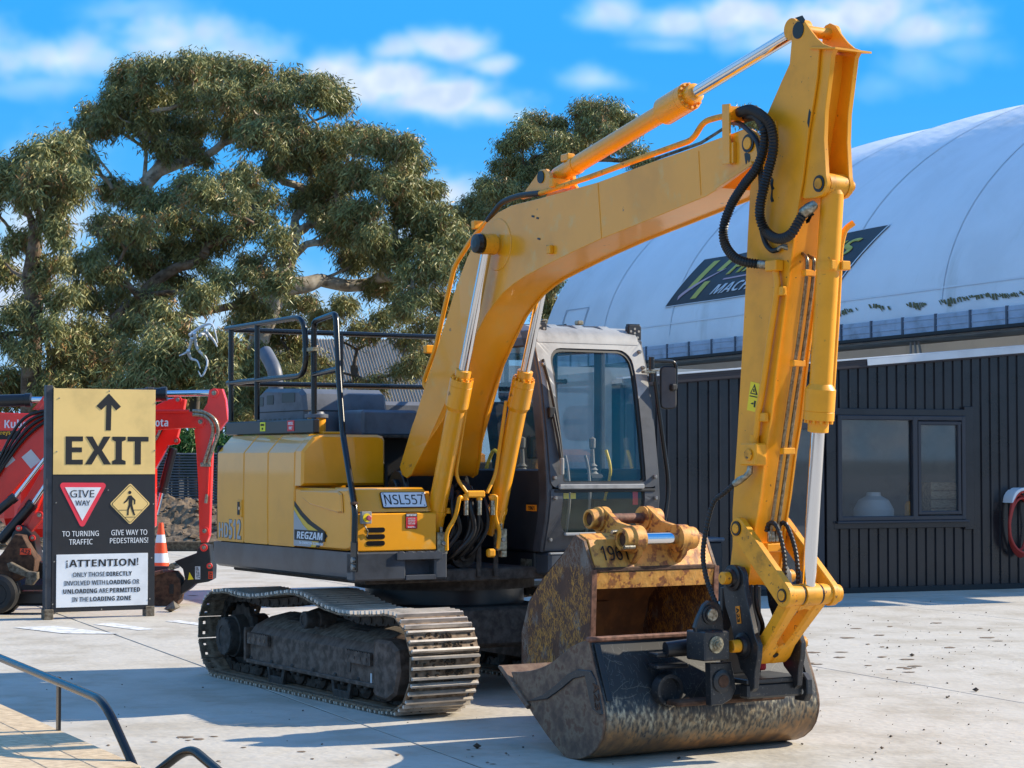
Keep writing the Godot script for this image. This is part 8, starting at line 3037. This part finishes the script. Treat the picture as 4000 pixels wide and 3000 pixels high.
func tree(label: String, depth: float, stem: Array, blobs: Array, girth: float, dense := 1.0, spread := 1.6, bark: Material = null) -> void:
	# stem: picture points of the main trunk from the ground up; blobs: picture x, y, radius (in the 2212-wide view)
	var S := 1.8083
	var foot := at_depth(stem[0][0] * S, 1800, depth)
	var t := thing("gum_tree", label, "tree", Vector3(foot.x, 0, -depth), "tall gum trees behind the yard")
	var O := t.position
	var nodes := []      # position, parent, load
	for i in stem.size():
		var p := at_depth(stem[i][0] * S, stem[i][1] * S, depth) if i > 0 else Vector3(foot.x, -0.1, -depth)
		nodes.append([p - O + Vector3(0, 0, rng.randf_range(-0.2, 0.2)), i - 1, 0.0])
	var cl := []
	for b in blobs:
		var dz := rng.randfn(0, spread * 0.6)
		var p := at_depth(b[0] * S, b[1] * S, depth + dz) - O
		cl.append([p, b[2] * S * depth / FPX])
	# smaller clumps between and around the main ones
	for k in cl.size():
		for m in 1:
			var d := Vector3(rng.randfn(0, 1), rng.randfn(0, 0.8), rng.randfn(0, 1)).normalized()
			cl.append([cl[k][0] + d * cl[k][1] * rng.randf_range(0.75, 1.2), cl[k][1] * rng.randf_range(0.35, 0.6)])
	var order := range(cl.size())
	var crown_base: Vector3 = nodes[nodes.size() - 1][0]
	order.sort_custom(func(x, y): return cl[x][0].distance_to(crown_base) < cl[y][0].distance_to(crown_base))
	for i in order:
		var target: Vector3 = cl[i][0] - Vector3(0, cl[i][1] * 0.3, 0)
		var best := 0
		var cost := 1e9
		for k in nodes.size():
			var q: Vector3 = nodes[k][0]
			var d := q.distance_to(target) + maxf(0.0, q.y - target.y + 0.4) * 2.2
			if k == 0: d += 2.0
			if d < cost:
				cost = d
				best = k
		var p0: Vector3 = nodes[best][0]
		var mid := p0.lerp(target, 0.5) + Vector3(rng.randfn(0, 0.12), -0.10 * p0.distance_to(target) * 0.6, rng.randfn(0, 0.12))
		nodes.append([mid, best, 0.0])
		nodes.append([target, nodes.size() - 1, 0.0])
		# fine twigs into the clump
		for k in 3:
			var d: Vector3 = Vector3(rng.randfn(0, 1), absf(rng.randfn(0, 0.7)), rng.randfn(0, 1)).normalized() * cl[i][1] * rng.randf_range(0.6, 0.95)
			nodes.append([target + d, nodes.size() - 1 - k, -0.6])
	for k in range(nodes.size() - 1, 0, -1):
		nodes[k][2] += 1.0
		nodes[nodes[k][1]][2] += nodes[k][2]
	var top: float = nodes[0][2]
	var g := G.new()
	for k in range(1, nodes.size()):
		var pa: int = nodes[k][1]
		var ra := girth * pow(maxf(nodes[pa][2], 0.3) / top, 0.56)
		var rb := girth * pow(maxf(nodes[k][2], 0.3) / top, 0.56)
		if nodes[pa][2] > nodes[k][2] * 3.0: ra = minf(ra, rb * 1.5)
		var a: Vector3 = nodes[pa][0]
		var b: Vector3 = nodes[k][0]
		var bow := Vector3(rng.randfn(0, 0.05), rng.randfn(0, 0.03), rng.randfn(0, 0.05)) * a.distance_to(b)
		var pts := curve([a, a.lerp(b, 0.5) + bow, b], 3)
		var rad := []
		for i in pts.size(): rad.append(lerpf(ra, rb, float(i) / (pts.size() - 1)))
		g.tube(pts, rad, 8 if rb > 0.05 else 5)
	part(t, "trunk", g, bark if bark else M.bark)
	crown(t, cl, dense)

func build_trees() -> void:
	make_sprigs()
	# far right one, behind the boom
	tree("gum tree whose rounded crown rises behind the digger's boom", 74.0, [[1190, 840], [1185, 640], [1175, 520], [1180, 440]],
		[[1270, 232, 42], [1318, 238, 44], [1352, 262, 36], [1290, 268, 38], [1172, 268, 44], [1128, 296, 40], [1200, 300, 46], [1250, 312, 42], [1102, 350, 42], [1150, 360, 46], [1205, 360, 40], [1066, 398, 42], [1112, 410, 44], [1035, 430, 38], [1070, 450, 40], [1160, 420, 42], [1012, 468, 36], [1050, 490, 40], [1110, 480, 44], [1000, 520, 36], [1330, 300, 34], [1380, 330, 30], [1602, 240, 26], [1636, 248, 22], [1215, 430, 40], [1130, 560, 44], [1060, 560, 40], [1190, 600, 40], [1195, 660, 34]], 0.26, 1.0, 2.0)
	# the big pair in the middle
	tree("broad gum tree with spreading pale limbs, tallest of the row", 60.0, [[545, 840], [555, 760], [575, 690], [600, 620], [628, 560], [640, 500]],
		[[622, 172, 46], [676, 196, 44], [704, 176, 40], [722, 214, 36], [560, 285, 50], [618, 262, 54], [690, 286, 56], [755, 288, 54], [815, 300, 48], [858, 312, 42], [650, 336, 50], [742, 366, 56], [826, 384, 56], [868, 418, 52], [900, 452, 44], [790, 452, 54], [716, 456, 48], [660, 426, 48], [930, 492, 46], [958, 522, 38], [850, 530, 56], [905, 580, 48], [772, 552, 48], [822, 610, 42], [958, 572, 38], [700, 392, 46], [612, 330, 46], [880, 350, 40], [905, 400, 40], [945, 450, 34], [890, 640, 40], [930, 620, 36], [740, 500, 40], [800, 500, 42], [960, 640, 34], [975, 480, 30]], 0.30, 1.05, 2.4, M.bark_pale)
	tree("tall gum tree with a domed crown and sky showing under it", 61.0, [[330, 840], [322, 720], [316, 600], [314, 500], [312, 400], [318, 330]],
		[[288, 158, 50], [340, 140, 46], [395, 136, 44], [446, 140, 46], [500, 146, 46], [552, 156, 44], [250, 205, 46], [204, 236, 42], [318, 200, 54], [392, 196, 54], [462, 204, 54], [526, 206, 48], [300, 256, 44], [372, 258, 46], [190, 262, 32], [590, 190, 40], [580, 232, 44], [440, 262, 44], [230, 262, 36], [345, 296, 32], [410, 320, 34], [178, 318, 26], [165, 350, 30], [240, 400, 34], [290, 420, 36], [500, 262, 44], [540, 250, 40]], 0.25, 1.05, 2.0, M.bark_pale)
	tree("gum tree with a thick forked trunk and low spreading crown", 57.0, [[238, 850], [240, 760], [250, 700], [300, 650], [380, 580]],
		[[420, 396, 54], [470, 424, 54], [398, 462, 54], [352, 428, 46], [470, 496, 48], [420, 536, 48], [350, 516, 44], [530, 478, 48], [545, 556, 44], [482, 590, 44], [300, 480, 42], [260, 520, 44], [310, 560, 44], [230, 470, 36], [380, 600, 40], [440, 630, 40], [560, 420, 44], [520, 380, 44], [600, 500, 40], [215, 580, 40], [260, 620, 40], [200, 640, 40], [320, 640, 38], [590, 600, 36], [170, 560, 40], [540, 640, 36]], 0.30, 0.85, 2.2)
	tree("gum tree with reddish leaf tips at the end of the row", 52.0, [[70, 850], [66, 720], [64, 600], [76, 500], [90, 420]],
		[[112, 300, 34], [150, 290, 30], [74, 322, 36], [30, 350, 38], [-20, 360, 40], [70, 366, 40], [120, 350, 40], [160, 372, 38], [20, 392, 38], [100, 400, 40], [160, 410, 34], [60, 408, 36], [-30, 410, 36], [110, 470, 36], [140, 500, 36], [60, 500, 34], [120, 560, 38], [20, 580, 32], [80, 610, 36], [150, 620, 36], [30, 660, 34], [100, 690, 36], [-20, 700, 36], [150, 720, 36], [60, 750, 34], [10, 800, 34], [130, 790, 36]], 0.26, 0.72, 1.6)
	# low growth under the trees
	var low := [["dense olive shrub under the gum trees, with bleached dead branches", 50.0, [[430, 850], [425, 800]], [[340, 740, 46], [392, 760, 50], [440, 730, 46], [372, 690, 40], [462, 790, 46], [330, 800, 46], [410, 810, 48], [300, 770, 36], [290, 820, 40], [476, 720, 34]]],
		["dark scrubby shrub at the foot of the gum trees, thin and twiggy", 54.0, [[190, 850], [188, 800]], [[180, 700, 40], [230, 730, 40], [160, 760, 40], [210, 790, 44], [250, 770, 40], [130, 820, 40], [90, 830, 40], [40, 830, 36], [270, 690, 36], [240, 830, 40], [0, 850, 36], [180, 840, 40]]],
		["open shrub of bare twigs and leaves before the tan roof", 66.0, [[760, 850], [765, 790]], [[620, 700, 40], [660, 740, 40], [700, 690, 38], [740, 650, 36], [790, 700, 36], [840, 680, 34], [880, 720, 36], [920, 690, 34], [600, 640, 38], [650, 640, 38], [560, 720, 40], [520, 760, 42], [580, 780, 42], [640, 800, 40], [700, 790, 36], [520, 680, 40], [920, 760, 30], [870, 790, 34], [800, 820, 34]]]]
	low.append(["dark shrub mass behind the red diggers' booms, filling the gap under the trees", 58.0, [[470, 860], [475, 810]], [[500, 800, 44], [540, 820, 44], [560, 850, 40], [480, 850, 44], [520, 870, 44], [440, 860, 44], [600, 840, 40], [640, 860, 40], [690, 850, 38], [740, 860, 38], [400, 870, 44], [350, 870, 44], [300, 870, 44], [580, 880, 44], [240, 880, 44], [540, 770, 40]]])
	for l in low: tree(l[0], l[1], l[2], l[3], 0.12, 0.7 if l[1] > 60 else 0.95, 1.4, M.twig)
	# bleached dead limb
	var t := thing("dead_branch", "bleached white dead branch sticking out of the olive shrub", "branch", at_depth(760, 1400, 48.6))
	var g := G.new()
	var O := t.position
	for q in [[740, 1310, 790, 1275, 830, 1270, 850, 1340], [750, 1320, 735, 1370, 700, 1390], [760, 1300, 770, 1360, 810, 1410, 790, 1470, 775, 1450], [780, 1310, 800, 1305, 812, 1330], [735, 1368, 745, 1400, 770, 1410, 782, 1440], [800, 1290, 835, 1330, 848, 1355]]:
		var pts := []
		var rad := []
		for i in range(0, q.size(), 2): pts.append(at_depth(q[i], q[i + 1], 48.6 + 0.1 * (i % 3)) - O)
		var c := curve(pts, 4)
		for i in c.size(): rad.append(lerpf(0.045, 0.012, float(i) / c.size()))
		g.tube(c, rad, 6)
	part(t, "limb", g, M.white_dull)
	# green hedge above the fence
	var h := thing("hedge_bush", "bright green leafy bush above the ribbed fence", "bush", Vector3(at_depth(720, 1740, 48.0).x, 0, -48.0))
	var cl := []
	for k in 22: cl.append([at_depth(rng.randf_range(560, 1150), rng.randf_range(1690, 1790), 48.0 + rng.randf_range(-0.5, 0.8)) - h.position, rng.randf_range(0.3, 0.5)])
	for k in 10: cl.append([at_depth(rng.randf_range(-100, 300), rng.randf_range(1640, 1760), 48.0 + rng.randf_range(-0.5, 0.8)) - h.position, rng.randf_range(0.3, 0.5)])
	g = G.new()
	for c in cl: g.tube([Vector3(c[0].x, 0, c[0].z), c[0]], [0.04, 0.015], 5)
	part(h, "stems", g, M.twig)
	crown(h, cl, 1.6, true)
